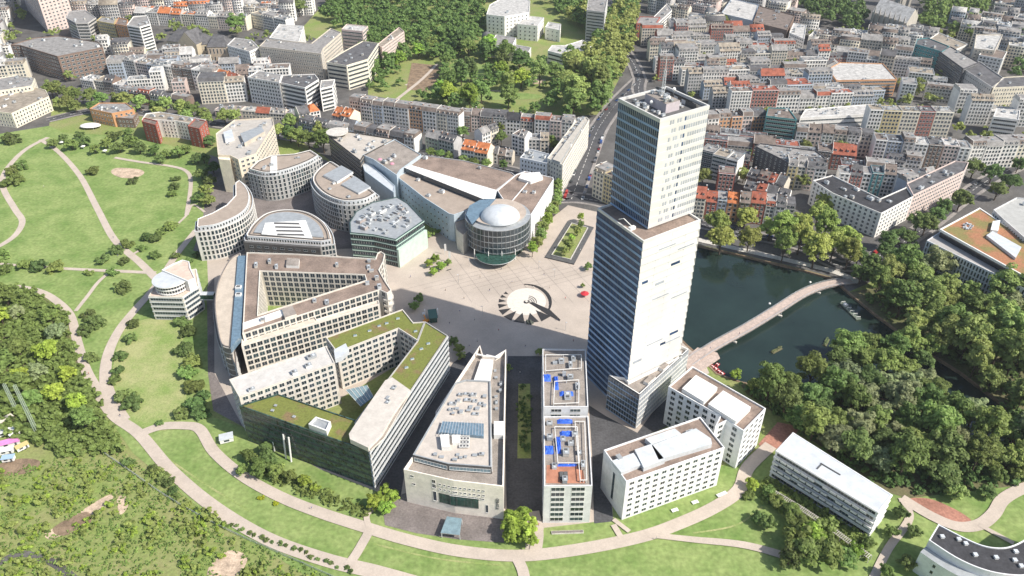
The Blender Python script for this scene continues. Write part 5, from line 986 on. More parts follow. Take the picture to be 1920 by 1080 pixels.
for R_ in ([(1040, 372), (1240, 420), (1240, 400), (1050, 350)], [(1050, 372), (1110, 372), (1140, 250), (1215, 150), (1185, 148), (1110, 240)], [(1180, 160), (1220, 140), (1190, 80), (1170, 10), (1120, -20), (1140, 80)], [(1200, 145), (1400, 240), (1500, 265), (1640, 276), (1960, 290), (1960, 308), (1640, 296), (1400, 262), (1190, 200)],
           [(1300, 412), (1500, 452), (1580, 490), (1720, 425), (1840, 330), (1960, 285), (1960, 560), (1300, 560)], [(80, 160), (400, 200), (660, 245), (660, 300), (380, 270), (80, 232)], [(1600, 60), (1660, 66), (1740, 60), (1760, 40), (1850, 50), (1850, -20), (1520, -20), (1500, 10), (1560, 50)],
           [(1470, 4), (1520, 50), (1600, 80), (1600, 66), (1540, 40), (1500, 0)], [(1350, 255), (1440, 275), (1500, 275), (1560, 280), (1560, 268), (1440, 262)]): occupy(ats(R_, 0))
# ---- the remaining quarters, street by street
QH = []
def quarter(desc, px, ang, pitch=34, hs=(12, 23), walls='white white cream white beige grey white', roofs='brown slate grey brown tan pale', kinds='gable mansard flat', start=0):
    Zp = ats(px, 0); xs = [p[0] for p in Zp]; ys = [p[1] for p in Zp]; cx, cy = (min(xs)+max(xs))/2, (min(ys)+max(ys))/2; R = math.hypot(max(xs)-min(xs), max(ys)-min(ys))/2
    a = math.radians(ang); ux, uy = math.cos(a), math.sin(a); nx, ny = -uy, ux; rowi = 0; k = int(R/pitch)+1
    for j in range(-k, k+1):
        for side in (0, 1):
            t = -R; i = 0; made = False
            v = j*pitch*2.3+side*pitch*.92
            while t < R:
                w_ = random.uniform(11, 25); dp = random.uniform(10, 13) if random.random() > .22 else random.uniform(14, 19); tw = random.uniform(-.10, .10)
                ux, uy = math.cos(a+tw*.5), math.sin(a+tw*.5); A = (cx+math.cos(a)*t+nx*v, cy+math.sin(a)*t+ny*v); B = (A[0]+ux*(w_-.15), A[1]+uy*(w_-.15)); mid = (cx+ux*(t+w_/2)+nx*(v+dp/2), cy+uy*(t+w_/2)+ny*(v+dp/2))
                pts = [A, B, (A[0]+nx*dp, A[1]+ny*dp), (B[0]+nx*dp, B[1]+ny*dp), mid]
                px_, py_ = pix(*mid, 16)
                if inside(mid, Zp) and all(free(q) for q in pts) and -30 < px_ < 1950 and -25 < py_:
                    c, rf, kd = random.choice(walls.split()), random.choice(roofs.split()), random.choice(kinds.split()); kn = {'gable': 'pitched', 'mansard': 'mansard', 'flat': 'flat', 'hip': 'hipped'}[kd]
                    lb = f'{c} {rf}-roofed house, {ordn(i)} from left in {ordn(rowi)} street, {desc}'
                    QH.append((mid[0]**2+mid[1]**2, (A, B, dp, random.uniform(*hs), c, rf, kd, lb, 'houses of the '+desc))); occupy([A, B, pts[3], pts[2]]); i += 1; made = True
                elif random.random() < .02: t += 6
                t += w_
            if made: rowi += 1
quarter('quarter above orange terrace', [(1215, 60), (1460, 60), (1560, 120), (1640, 200), (1500, 235), (1330, 205), (1225, 185)], 3, 17, walls='white white blue white cream beige red white white grey', roofs='slate brown red grey grey tan')
quarter('quarter below church', [(1470, 60), (1720, 66), (1810, 140), (1860, 196), (1640, 195), (1560, 120)], -22, 18)
quarter('far right quarter', [(1740, -30), (1990, -30), (1990, 135), (1880, 140), (1780, 60)], -28, 19, walls='white grey cream blue', roofs='slate pale grey brown')
quarter('right edge quarter', [(1790, 180), (1990, 180), (1990, 262), (1800, 262)], -6, 18)
quarter('far top quarter', [(1190, -60), (1760, -60), (1600, 20), (1470, 60), (1230, 50)], -35, 19, hs=(12, 24), walls='white cream grey pink', roofs='slate pale brown grey')
quarter('quarter behind stone office', [(100, -60), (660, -60), (600, 50), (560, 60), (480, 40), (300, 50), (120, 30)], 8, 19, hs=(12, 24), walls='white cream white pink grey', roofs='pale slate orange grey tan')
quarter('quarter under museum hall', [(190, 104), (300, 122), (440, 128), (480, 140), (560, 170), (640, 200), (560, 215), (400, 200), (230, 170)], 10, 17, walls='white cream grey pink blue')
quarter('top left edge quarter', [(-60, -40), (40, -60), (20, 60), (10, 130), (60, 150), (-60, 170)], 14, 18)
quarter('court quarter right of tower', [(1310, 262), (1420, 262), (1480, 300), (1560, 300), (1700, 320), (1780, 300), (1700, 350), (1560, 380), (1400, 380), (1310, 350)], -14, 17, hs=(11, 16), walls='brown grey red white beige', roofs='slate brown red slate')
quarter('yards of the quarter above orange terrace', [(1215, 60), (1460, 60), (1560, 120), (1640, 200), (1500, 235), (1330, 205), (1225, 185)], 75, 9, hs=(5, 11), roofs='tan grey pale brown', kinds='flat flat gable')
quarter('yards below church', [(1470, 60), (1720, 66), (1860, 196), (1640, 195), (1560, 120)], 55, 9, hs=(5, 11), roofs='tan grey pale brown', kinds='flat flat gable')
QP.append(1); QH.sort(key=lambda q: q[0]); NEAR = max(0, 296-HN[0])
for d_, a_ in QH[:NEAR]: house(*a_, cap=24)
def merge_tree(roots, name, kind='stuff'):
    V, FV, FL, MI, ms, vo = [], [], [], [], [], 0; seen = set()
    def walk(o, M):
        nonlocal vo
        M = M @ Matrix.LocRotScale(o.location, o.rotation_euler, o.scale)
        if o.type == 'MESH':
            me = o.data; n = len(me.vertices); co = np.empty(n*3, np.float32); me.vertices.foreach_get('co', co); R = np.array(M)
            V.append(co.reshape(n, 3) @ R[:3, :3].T+R[:3, 3]); li = np.empty(len(me.loops), np.int32); me.loops.foreach_get('vertex_index', li); FV.append(li+vo)
            lt = np.empty(len(me.polygons), np.int32); me.polygons.foreach_get('loop_total', lt); FL.append(lt); mi = np.empty(len(me.polygons), np.int32); me.polygons.foreach_get('material_index', mi)
            tb = [ms.index(m) if m in ms else (ms.append(m) or len(ms)-1) for m in me.materials]; MI.append(np.array(tb)[mi]); vo += n
        for c in KD.get(o.name, ()): walk(c, M)
    KD = {}
    for o in bpy.data.objects:
        if o.parent: KD.setdefault(o.parent.name, []).append(o)
    dead = []
    def gather(o): dead.append(o); [gather(c) for c in KD.get(o.name, ())]
    for r in roots: walk(r, Matrix()); gather(r)
    V = np.concatenate(V).astype(np.float32); FV = np.concatenate(FV); FL = np.concatenate(FL); MI = np.concatenate(MI); me = bpy.data.meshes.new(name)
    me.vertices.add(len(V)); me.vertices.foreach_set('co', V.ravel()); me.loops.add(len(FV)); me.loops.foreach_set('vertex_index', FV.astype(np.int32)); me.polygons.add(len(FL))
    me.polygons.foreach_set('loop_start', np.concatenate([[0], np.cumsum(FL)[:-1]]).astype(np.int32)); me.polygons.foreach_set('material_index', MI.astype(np.int32))
    for m in ms: me.materials.append(m)
    me.update(calc_edges=True); bpy.data.batch_remove(dead); o = link(name, me, None, kind); return o
rest_ = [house(*a_, cap=0) for d_, a_ in QH[NEAR:]]
if rest_:
    o = merge_tree(rest_, 'distant_housing'); tag(o, 'dense far town houses with grey, brown and red roofs along the top edge', 'housing')
print('houses', HN[0], 'near', NEAR, 'rest', len(rest_))
# ================================================================ trees, bushes, undergrowth
def leaf_mat(name, c, rnd=.28, tl=.4):
    c = tuple(min(.5, x*1.3) for x in c)
    m = bpy.data.materials.new(name); m.use_nodes = True; t = m.node_tree; N, L = t.nodes, t.links; b = N['Principled BSDF']; b.inputs['Roughness'].default_value = .6; b.inputs['Specular IOR Level'].default_value = .25
    oi = N.new('ShaderNodeObjectInfo'); hs = N.new('ShaderNodeHueSaturation'); g = N.new('ShaderNodeNewGeometry'); n = N.new('ShaderNodeTexNoise'); n.inputs['Scale'].default_value = .45; n.inputs['Detail'].default_value = 4
    L.new(g.outputs['Position'], n.inputs['Vector']); mr = N.new('ShaderNodeMapRange'); mr.inputs['From Min'].default_value = .3; mr.inputs['From Max'].default_value = .7; mr.inputs['To Min'].default_value = .62; mr.inputs['To Max'].default_value = 1.4; L.new(n.outputs['Fac'], mr.inputs['Value'])
    m2 = N.new('ShaderNodeMapRange'); m2.inputs['To Min'].default_value = 1-rnd; m2.inputs['To Max'].default_value = 1+rnd; L.new(oi.outputs['Random'], m2.inputs['Value'])
    mu = N.new('ShaderNodeMath'); mu.operation = 'MULTIPLY'; L.new(mr.outputs[0], mu.inputs[0]); L.new(m2.outputs[0], mu.inputs[1]); L.new(mu.outputs[0], hs.inputs['Value'])
    a = N.new('ShaderNodeMath'); a.operation = 'MULTIPLY'; a.inputs[1].default_value = 13.7; f = N.new('ShaderNodeMath'); f.operation = 'FRACT'; L.new(oi.outputs['Random'], a.inputs[0]); L.new(a.outputs[0], f.inputs[0])
    m3 = N.new('ShaderNodeMapRange'); m3.inputs['To Min'].default_value = .47; m3.inputs['To Max'].default_value = .52; L.new(f.outputs[0], m3.inputs['Value']); L.new(m3.outputs[0], hs.inputs['Hue']); hs.inputs['Color'].default_value = (*c, 1)
    L.new(hs.outputs[0], b.inputs['Base Color']); tr = N.new('ShaderNodeBsdfTranslucent'); L.new(hs.outputs[0], tr.inputs['Color']); mx = N.new('ShaderNodeMixShader'); mx.inputs[0].default_value = tl
    L.new(b.outputs[0], mx.inputs[1]); L.new(tr.outputs[0], mx.inputs[2]); L.new(mx.outputs[0], N['Material Output'].inputs['Surface']); return m
BARK = mat('bark', (.10, .075, .055), .95, .3, 1.2)
LEAF = {'lime': leaf_mat('lime_leaves', (.27, .33, .09)), 'dark': leaf_mat('dark_leaves', (.125, .185, .06)), 'olive': leaf_mat('olive_leaves', (.235, .30, .095)), 'mid': leaf_mat('mid_leaves', (.17, .24, .07)), 'fresh': leaf_mat('fresh_leaves', (.24, .34, .06)),
        'grey': leaf_mat('grey_green_leaves', (.22, .26, .13)), 'yellow': leaf_mat('yellow_leaves', (.48, .47, .03)), 'scrub': leaf_mat('scrub_leaves', (.19, .26, .075), .2)}
def crown_arrays(seed, R=1.0, H=1.15, clumps=34, per=34, leaf=.13, low=.0):
    g = np.random.default_rng(seed); C = []
    for i in range(clumps):     # clump centres through the crown's volume, irregular outline
        while True:
            v = g.normal(size=3); v /= np.linalg.norm(v)
            if v[2] > -.55: break
        r = g.uniform(.45, .92)*(1+.22*math.sin(3*math.atan2(v[1], v[0])+seed)+.10*g.normal()); C.append((v*np.array([R, R, H*.62])*r, g.uniform(.22, .38)*R))
    n = clumps*per; cen = np.repeat(np.array([c for c, _ in C]), per, 0); rad = np.repeat(np.array([r for _, r in C]), per)
    d = g.normal(size=(n, 3)); d /= np.linalg.norm(d, axis=1)[:, None]; d[:, 2] = np.abs(d[:, 2])*.9-.15
    p = cen+d*(rad*g.uniform(.55, 1.05, n))[:, None]; nn = d+.38*g.normal(size=(n, 3)); nn[:, 2] += .5; nn /= np.linalg.norm(nn, axis=1)[:, None]
    u = np.cross(nn, g.normal(size=(n, 3))); u /= np.linalg.norm(u, axis=1)[:, None]; w = np.cross(nn, u); s = (leaf*g.uniform(.6, 1.35, n))[:, None]
    V = np.stack([p-u*s-w*s*.7, p+u*s*.9-w*s*.6, p+u*s+w*s*.7, p-u*s*.8+w*s*.8], 1).reshape(-1, 3); V[:, 2] += H*.62+low
    return V
def quads_mesh(name, V, m):
    me = bpy.data.meshes.new(name); n = len(V)//4; me.vertices.add(len(V)); me.vertices.foreach_set('co', V.astype(np.float32).ravel()); me.loops.add(n*4); me.loops.foreach_set('vertex_index', np.arange(n*4, dtype=np.int32))
    me.polygons.add(n); me.polygons.foreach_set('loop_start', np.arange(0, n*4, 4, dtype=np.int32)); me.materials.append(m); me.update(calc_edges=True); return me
TREES = {}
def tree_proto(kind, seed, leaf, big=True):
    k = (kind, seed, leaf)
    if k in TREES: return TREES[k]
    shape = {'round': dict(R=1, H=1.5, clumps=60, per=64, leaf=.07), 'tall': dict(R=1, H=2.1, clumps=70, per=64, leaf=.07), 'bush': dict(R=1, H=.95, clumps=26, per=50, leaf=.10), 'small': dict(R=1, H=1.25, clumps=32, per=50, leaf=.09)}[kind]
    low = {'round': .55, 'tall': .7, 'bush': -.18, 'small': .25}[kind]
    cm = quads_mesh('crown', crown_arrays(seed*11+3, low=low, **shape), LEAF[leaf]); b = MB(); H = shape['H']
    b.tube((0, 0, -.02), (0.02, .01, low+H*.45), .075, BARK, 7, .04)
    for i in range(5): a = i*1.26+seed; b.tube((0, 0, max(.12, low*.8)+i*.09), (math.cos(a)*.55, math.sin(a)*.55, low+H*.45+.12*i), .035, BARK, 5, .012)
    tm = bpy.data.meshes.new('trunk'); tm.from_pydata(b.v, [], b.f); tm.materials.append(BARK); tm.update(); TREES[k] = (cm, tm); return TREES[k]
NT = [0]
def tree(p, r, kind='round', leaf='mid', label='', group=None, name='tree', cat='tree', zs=1.0):
    cm, tm = tree_proto(kind, random.randrange(5), leaf); t = thing(name, label, cat, (p[0], p[1], 0.1), random.uniform(0, 6.28), group); t.scale = (r*random.uniform(.9, 1.1), r*random.uniform(.9, 1.1), r*zs*random.uniform(.9, 1.1))
    o = bpy.data.objects.new('crown', cm); COL.objects.link(o); o.parent = t; o = bpy.data.objects.new('trunk', tm); COL.objects.link(o); o.parent = t; NT[0] += 1; return t
def scatter(px, n, dmin, z=7.0, ok=None, tries=60):
    Zp = ats(px, z); xs = [p[0] for p in Zp]; ys = [p[1] for p in Zp]; out = []
    for _ in range(n*tries):
        if len(out) >= n: break
        p = (random.uniform(min(xs), max(xs)), random.uniform(min(ys), max(ys)))
        if inside(p, Zp) and all(math.dist(p, q) > dmin for q in out) and (ok is None or ok(p)): out.append(p)
    return out
onland = lambda p: not inside(p, LAKE)
def mass(name, label, px, n, dmin, leaf, r=(4, 6), kind='stuff', H=1.4, clumps=16, per=26, lf=.15, z=5, cat='wood', ok=onland, low=.5):
    pts = scatter(px, n, dmin, z, ok, 12); base = [crown_arrays(900+i, H=H, clumps=clumps, per=per, leaf=lf, low=low) for i in range(6)]; V = []
    for p in pts:
        v = base[random.randrange(6)].copy(); s_ = random.uniform(*r); a = random.uniform(0, 6.28); c, s = math.cos(a), math.sin(a); x = v[:, 0]*c-v[:, 1]*s; y = v[:, 0]*s+v[:, 1]*c
        V.append(np.stack([x*s_+p[0], y*s_+p[1], v[:, 2]*s_*random.uniform(.8, 1.15)], 1))
    o = link(name, quads_mesh(name, np.concatenate(V), LEAF[leaf]), None, kind); tag(o, label, cat); return o
BARE = [ats(q) for q in ([(88, 1000), (125, 978), (165, 952), (205, 930), (208, 940), (178, 963), (125, 998)], [(222, 935), (235, 932), (238, 950), (226, 960)], [(395, 1068), (412, 1047), (432, 1036), (458, 1042), (438, 1083)], [(0, 874), (40, 864), (70, 868), (10, 888)])]
BG = lambda p: not any(inside(p, q) for q in BARE)
# wood by the lake, lower right
def grove(px, n, dmin, rr, kinds, label, group, z=8, ok=onland, zs=1.0, name='tree'):
    for p in scatter(px, n, dmin, z, ok): k, l = random.choice(kinds); tree(p, random.uniform(*rr), k, l, label, group, zs=zs, name=name)
grove([(1420, 745), (1470, 715), (1560, 690), (1580, 650), (1640, 640), (1750, 645), (1760, 720), (1840, 790), (1900, 800), (1920, 870), (1860, 890), (1740, 900), (1650, 880), (1560, 830), (1500, 790)], 52, 8.8, (5.6, 8.4), [('round', 'mid'), ('round', 'dark'), ('tall', 'mid'), ('round', 'grey')],
      'broad leafy park tree in the dense wood south of the lake', 'trees of the wood south of the lake', zs=.95, ok=None)
grove([(1640, 525), (1665, 495), (1720, 480), (1790, 520), (1860, 540), (1930, 590), (1960, 690), (1960, 850), (1910, 790), (1860, 715), (1790, 665), (1730, 620), (1660, 565)], 40, 9.2, (6, 9), [('round', 'olive'), ('tall', 'olive'), ('round', 'grey'), ('tall', 'mid')],
      'tall plane tree in the belt between the lake and the ribbed white office', 'trees east of the lake', z=9, ok=None)
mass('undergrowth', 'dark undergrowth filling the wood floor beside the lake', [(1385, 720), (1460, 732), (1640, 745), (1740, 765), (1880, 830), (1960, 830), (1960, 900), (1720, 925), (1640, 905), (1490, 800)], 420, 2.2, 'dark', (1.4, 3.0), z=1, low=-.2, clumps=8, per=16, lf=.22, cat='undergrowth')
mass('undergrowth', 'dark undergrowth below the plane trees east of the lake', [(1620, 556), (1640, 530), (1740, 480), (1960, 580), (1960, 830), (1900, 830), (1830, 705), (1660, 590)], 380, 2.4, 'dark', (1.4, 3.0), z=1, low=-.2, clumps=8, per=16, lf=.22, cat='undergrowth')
for x, y in ((1345, 420), (1352, 455), (1398, 408), (1405, 450), (1445, 430), (1470, 470), (1468, 435), (1500, 455), (1505, 420), (1535, 400), (1545, 440), (1528, 480), (1562, 470), (1585, 455), (1590, 485), (1550, 380)):
    tree(at(x, y, 9), random.uniform(6.6, 8.4), random.choice(('round', 'tall', 'round')), 'lime', 'yellow green street tree between the lake quay and the town houses', 'street trees along the lake quay')
for x, y in ((1825, 320), (1860, 330), (1895, 345), (1910, 310), (1870, 360), (1720, 420), (1690, 440), (1755, 405), (1770, 390), (1800, 380), (1665, 452), (1635, 500), (1615, 515), (1660, 475), (1705, 445), (1735, 425), (1610, 480)): tree(at(x, y, 7), random.uniform(5, 7), 'round', 'dark', 'dark shaded tree in the street between corner house and ribbed office', 'trees in the street beside the ribbed office')
for x, y in ((1325, 262), (1390, 268), (1405, 285), (1385, 305), (1425, 275), (1455, 282), (1510, 278), (1545, 283), (1575, 285), (1395, 330), (1505, 340), (1318, 335), (1432, 258)): tree(at(x, y, 6), random.uniform(4.2, 6), 'round', 'olive', 'courtyard tree between the orange terrace and the dark clad building', 'courtyard trees of the old town')
# forest at the left edge
grove([(-20, 545), (40, 560), (95, 590), (120, 650), (140, 710), (160, 770), (195, 800), (200, 830), (130, 820), (90, 780), (40, 760), (-20, 740)], 18, 7, (4.2, 6), [('round', 'mid'), ('round', 'grey'), ('round', 'fresh'), ('tall', 'mid')], 'leafy tree in the dense wood at the left edge', 'trees of the left hand wood', z=5)
mass('undergrowth', 'thick bramble undergrowth in the left hand wood', [(-40, 530), (60, 548), (118, 590), (148, 690), (205, 800), (230, 850), (120, 850), (-40, 800)], 760, 1.7, 'mid', (1.6, 4.0), z=1, low=-.2, clumps=8, per=16, lf=.22, cat='undergrowth')
mass('scrub', 'green scrub and tall weeds covering the rough ground at the bottom left', [(-60, 880), (60, 870), (140, 850), (230, 850), (300, 900), (420, 985), (520, 1040), (640, 1090), (420, 1120), (-100, 1120)], 1700, .8, 'scrub', (.45, 1.1), z=0, low=-.35, clumps=5, per=11, lf=.26, cat='scrub', ok=lambda p: BG(p))

mass('dark_bramble', 'darker bramble clumps spread through the bottom left scrub', [(-60, 880), (60, 880), (140, 850), (260, 870), (420, 985), (560, 1060), (640, 1090), (420, 1120), (-100, 1120)], 80, 2.6, 'mid', (1.4, 3.0), z=0, low=-.3, clumps=8, per=18, lf=.2, cat='scrub', ok=lambda p: BG(p))
mass('pale_bramble', 'bright yellow green weed clumps in the bottom left scrub', [(-60, 880), (60, 880), (140, 850), (260, 870), (420, 985), (560, 1060), (640, 1090), (420, 1120), (-100, 1120)], 130, 2.6, 'fresh', (1.0, 2.2), z=0, low=-.35, clumps=8, per=18, lf=.2, cat='scrub', ok=lambda p: BG(p))
# avenue above the park, top park, town
def line(pts, n, rr, kinds, label, group, z=6, j=1.5, **kw):
    P = smooth(ats(pts, z), 8); 
    for i in range(n): q = P[min(len(P)-1, int((i+.5)/n*len(P)))]; k, l = random.choice(kinds); tree((q[0]+random.uniform(-j, j), q[1]+random.uniform(-j, j)), random.uniform(*rr), k, l, label, group, **kw)
OL = [('round', 'olive'), ('round', 'mid')]
line([(95, 172), (130, 180), (200, 190), (280, 200), (360, 212), (450, 225)], 17, (5.2, 7), OL, 'tall olive green tree in the avenue above the round meadow', 'avenue trees above the meadow')
line([(110, 192), (150, 202), (280, 212), (400, 228)], 8, (4.5, 6), OL, 'tall olive green tree in the avenue above the round meadow', 'avenue trees above the meadow')
line([(520, 250), (560, 262), (610, 275)], 5, (6, 8), OL, 'large tree between the beige stepped building and the ribbed office', 'trees north of the crescents')
line([(535, 235), (580, 240), (605, 255)], 3, (6, 7.5), OL, 'large tree between the beige stepped building and the ribbed office', 'trees north of the crescents')
line([(800, 282), (830, 288), (870, 300), (905, 305), (950, 310)], 7, (3.4, 4.4), OL, 'street tree behind the brown cinema roof', 'street trees behind the cinema')
line([(1048, 355), (1045, 385), (1030, 410), (1012, 445), (1000, 470)], 10, (3.2, 4.4), [('tall', 'olive'), ('tall', 'fresh')], 'bright tree in the double row east of the cinema wall', 'trees east of the cinema wall', z=5)
line([(1095, 405), (1085, 430), (1072, 455), (1062, 478)], 6, (2.4, 3.4), [('tall', 'olive'), ('tall', 'fresh')], 'young tree planted inside the sunken garden', 'trees in the sunken garden', z=4)
for x, y in ((942, 240), (940, 262), (925, 250), (868, 250), (1035, 262), (1040, 275)): tree(at(x, y, 5), random.uniform(3.5, 5), 'round', 'mid', 'backyard tree among the houses behind the cinema', 'backyard trees behind the cinema')
for x, y, r, l in ((442, 48, 10, 'mid'), (560, 18, 9, 'olive'), (1050, 170, 0, 'mid'), (1342, 98, 4, 'yellow'), (1325, 55, 7, 'fresh'), (1370, 70, 9, 'dark'), (1355, 45, 8, 'mid'), (1250, 88, 7, 'mid'), (1235, 95, 6, 'fresh'), (1268, 92, 6, 'mid')):
    if r: tree(at(x, y, r), r, 'round', l, {'yellow': 'small bright yellow green tree between dark roofed houses'}.get(l, 'single large town tree standing above the roofs'), 'single trees of the upper town' if l != 'yellow' else None)
inpark = lambda p: True
BLK = [ats(q) for q in ([(905, 100), (1010, 112), (1120, 105), (1120, 70), (1060, 40), (1000, -10), (905, 10)], [(765, 110), (830, 115), (828, 170), (765, 170)], [(1100, 40), (1160, 40), (1160, -20), (1095, -20)])]
CLR = [ats(q) for q in ([(765, 112), (835, 118), (830, 150), (800, 180), (755, 172)], [(835, 170), (1010, 172), (1005, 192), (840, 194)], [(980, 142), (1030, 144), (1028, 164), (985, 162)], [(845, 112), (910, 118), (930, 144), (880, 150), (842, 136)])]
okq = lambda p: okp(p) and not any(inside(p, q) for q in CLR)
okp = lambda p: not any(inside(p, q) for q in BLK)
grove([(1010, 130), (1090, 120), (1150, 140), (1130, 190), (1095, 205), (1060, 200), (1010, 160)], 14, 12, (8, 11.5), [('round', 'olive'), ('tall', 'olive')], 'huge olive green tree at the park corner by the crossing', 'great trees at the park corner', z=10, ok=okp)
grove([(700, 150), (720, 120), (770, 90), (900, 80), (1000, 120), (960, 190), (860, 190), (760, 175)], 22, 13, (6.5, 9.5), [('round', 'mid'), ('tall', 'dark'), ('round', 'fresh')], 'mixed tree in the open part of the upper park', 'trees in the open upper park', z=8, ok=okq)
mass('park_wood', 'dense dark green tree canopy of the upper park', [(600, 20), (650, -40), (1190, -60), (1185, 60), (1150, 90), (1090, 70), (1060, 30), (900, 60), (830, 120), (760, 85), (720, 140), (690, 130), (660, 60)], 520, 7, 'mid', (6, 9), z=9, cat='wood', ok=okp, clumps=20, per=24, lf=.14)
mass('park_wood', 'looser mixed trees and bushes between the lawns of the upper park', [(690, 130), (760, 85), (900, 60), (1060, 30), (1185, 60), (1160, 150), (1120, 212), (1060, 214), (860, 203), (695, 172)], 120, 9, 'mid', (3.5, 7.5), z=5, cat='wood', ok=okq, clumps=20, per=24, lf=.14)
mass('park_wood', 'olive tree canopy along the east side of the upper park', [(1060, 30), (1190, 0), (1185, 70), (1165, 130), (1110, 140), (1085, 110), (1120, 60)], 120, 7, 'olive', (6, 9), z=9, cat='wood', ok=okp, clumps=20, per=24, lf=.14)
mass('park_wood', 'tree canopy round the church at the top right', [(1480, -20), (1620, -20), (1625, 40), (1600, 55), (1540, 35), (1500, 0)], 55, 9, 'dark', (6, 9), z=9, cat='wood', clumps=20, per=24, lf=.14)
mass('park_wood', 'tree canopy of the green churchyard at the top right', [(1735, -20), (1850, -20), (1840, 60), (1780, 66), (1730, 40)], 60, 9, 'mid', (6, 9), z=9, cat='wood', clumps=20, per=24, lf=.14)
mass('park_wood', 'dark trees in the corner at the right edge', [(1885, 75), (1980, 60), (1980, 150), (1895, 130)], 22, 8, 'dark', (5.5, 8), z=9, cat='wood', clumps=20, per=24, lf=.14)
# meadow bushes
BL = 'rounded dark green bush standing on the meadow beside a path'
for x, y, r in ((20, 262, 5.5), (40, 312, 4.2), (22, 322, 4), (30, 338, 4.4), (12, 345, 3.6), (176, 322, 3.6), (248, 340, 3), (46, 498, 3.6), (75, 500, 4), (106, 502, 3.8), (2, 480, 3.6), (10, 505, 3.5), (192, 486, 3.4), (218, 470, 3.2), (240, 458, 3), (232, 490, 2.6), (210, 512, 2.6), (168, 512, 2), (230, 540, 3.6), (265, 466, 2.4), (275, 446, 3), (292, 448, 3), (300, 437, 2.8), (318, 425, 3.6), (328, 350, 3), (322, 365, 2.8), (330, 335, 2.6), (290, 480, 2.6),
                (165, 590, 3.6), (178, 605, 3.8), (160, 620, 3.2), (170, 672, 2.6), (250, 608, 2.6), (245, 635, 2.8), (228, 668, 2.8), (222, 695, 2.6), (215, 712, 2.4), (232, 745, 3.6), (248, 755, 3.6), (340, 605, 3), (352, 622, 3.4), (345, 655, 4), (360, 680, 4), (350, 700, 3.8), (365, 725, 4), (338, 776, 3), (362, 760, 3.4), (375, 775, 3.2), (380, 745, 3), (330, 480, 2.6), (355, 490, 2.4), (370, 478, 2.2), (298, 795, 1.4), (285, 880, 2.0), (295, 888, 2.2), (306, 896, 2.4), (318, 905, 2.2), (325, 920, 2), (240, 868, 1.8), (330, 932, 1.6)):
    tree(at(x, y, r*.5), r*1.38, 'bush', random.choice(('dark', 'mid', 'dark')), BL, 'bushes on the meadow', 'bush', 'bush')
for x, y in ((100, 272), (120, 262), (135, 275), (160, 268), (178, 282), (200, 272), (225, 280), (245, 270), (262, 282), (290, 285), (312, 292), (335, 290), (150, 256), (215, 258), (240, 250), (300, 300), (350, 282), (382, 300), (378, 330), (385, 360), (395, 345), (370, 300), (390, 380), (372, 372), (400, 320), (382, 250), (392, 268)):
    tree(at(x, y, 3), random.uniform(4.4, 6), 'small', random.choice(('mid', 'dark')), 'leafy tree in the hedge line along the top of the meadow', 'trees along the top of the meadow', zs=.9)
for x, y, r, l in ((410, 822, 0, ''), (465, 858, 3, 'mid'), (488, 880, 4, 'mid'), (505, 868, 3.4, 'dark'), (520, 888, 3.4, 'mid'), (500, 845, 3, 'dark'), (545, 895, 2.6, 'mid'), (570, 905, 2.4, 'fresh'), (590, 915, 2.2, 'fresh'), (612, 925, 2.2, 'mid'), (455, 885, 2.4, 'mid'), (700, 945, 3.0, 'fresh'), (718, 930, 3.2, 'fresh'), (738, 935, 3, 'fresh'), (722, 955, 3, 'fresh'),
                   (965, 975, 4.6, 'fresh'), (985, 990, 4.6, 'fresh'), (960, 1000, 4.4, 'fresh'), (988, 1012, 3.6, 'fresh'), (1410, 912, 2.6, 'fresh'), (1405, 928, 2.2, 'mid'), (1440, 925, 2.6, 'mid'), (1455, 945, 3, 'mid'), (1420, 975, 2.6, 'dark'), (1440, 985, 3, 'dark'), (1480, 960, 3.4, 'mid'), (1500, 985, 4, 'mid'), (1490, 1015, 5.4, 'mid'), (1520, 1010, 5, 'fresh'), (1545, 1000, 4.5, 'mid'), (1510, 1045, 5.4, 'mid'), (1550, 1040, 5.6, 'mid'), (1480, 1050, 4.4, 'dark'), (1585, 1050, 3.6, 'mid'), (1600, 1035, 3, 'fresh'), (1625, 1020, 2.4, 'mid'), (1690, 965, 3, 'dark'), (1715, 1000, 2.6, 'dark'), (1670, 1000, 2.4, 'mid'), (1790, 925, 4.6, 'yellow'), (1850, 925, 3.2, 'dark'), (1870, 895, 3.6, 'mid'), (1905, 890, 3.4, 'mid'), (1380, 705, 2.6, 'fresh'), (1412, 725, 3, 'mid'), (1700, 1060, 3, 'dark'), (1660, 1075, 2.6, 'mid')):
    if not r: continue
    if l == 'yellow': tree(at(x, y, r*.8), r, 'small', 'olive', 'round yellow green tree beside the red gravel path', None); continue
    tree(at(x, y, r*.7), r*1.15, 'small' if r > 2.3 else 'bush', l, 'leafy garden tree close to the meadow paths and office blocks' if r >= 4 else 'leafy shrub close to the meadow paths and office blocks', 'garden trees round the office blocks' if r >= 4 else 'shrubs round the office blocks', 'tree' if r >= 4 else 'bush', 'tree' if r >= 4 else 'bush')  # the 'small' shapes under the tree radius are small trees filed as bush
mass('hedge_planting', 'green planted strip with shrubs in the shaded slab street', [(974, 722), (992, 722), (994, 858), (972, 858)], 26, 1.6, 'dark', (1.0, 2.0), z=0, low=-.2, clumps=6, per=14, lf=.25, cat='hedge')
for x, y in ((490, 932), (517, 943)): tree(at(x, y, 1), 1.4, 'bush', 'yellow', 'left of two bright yellow bushes on the lawn strip' if x < 500 else 'right of two bright yellow bushes on the lawn strip', None, 'bush', 'bush')
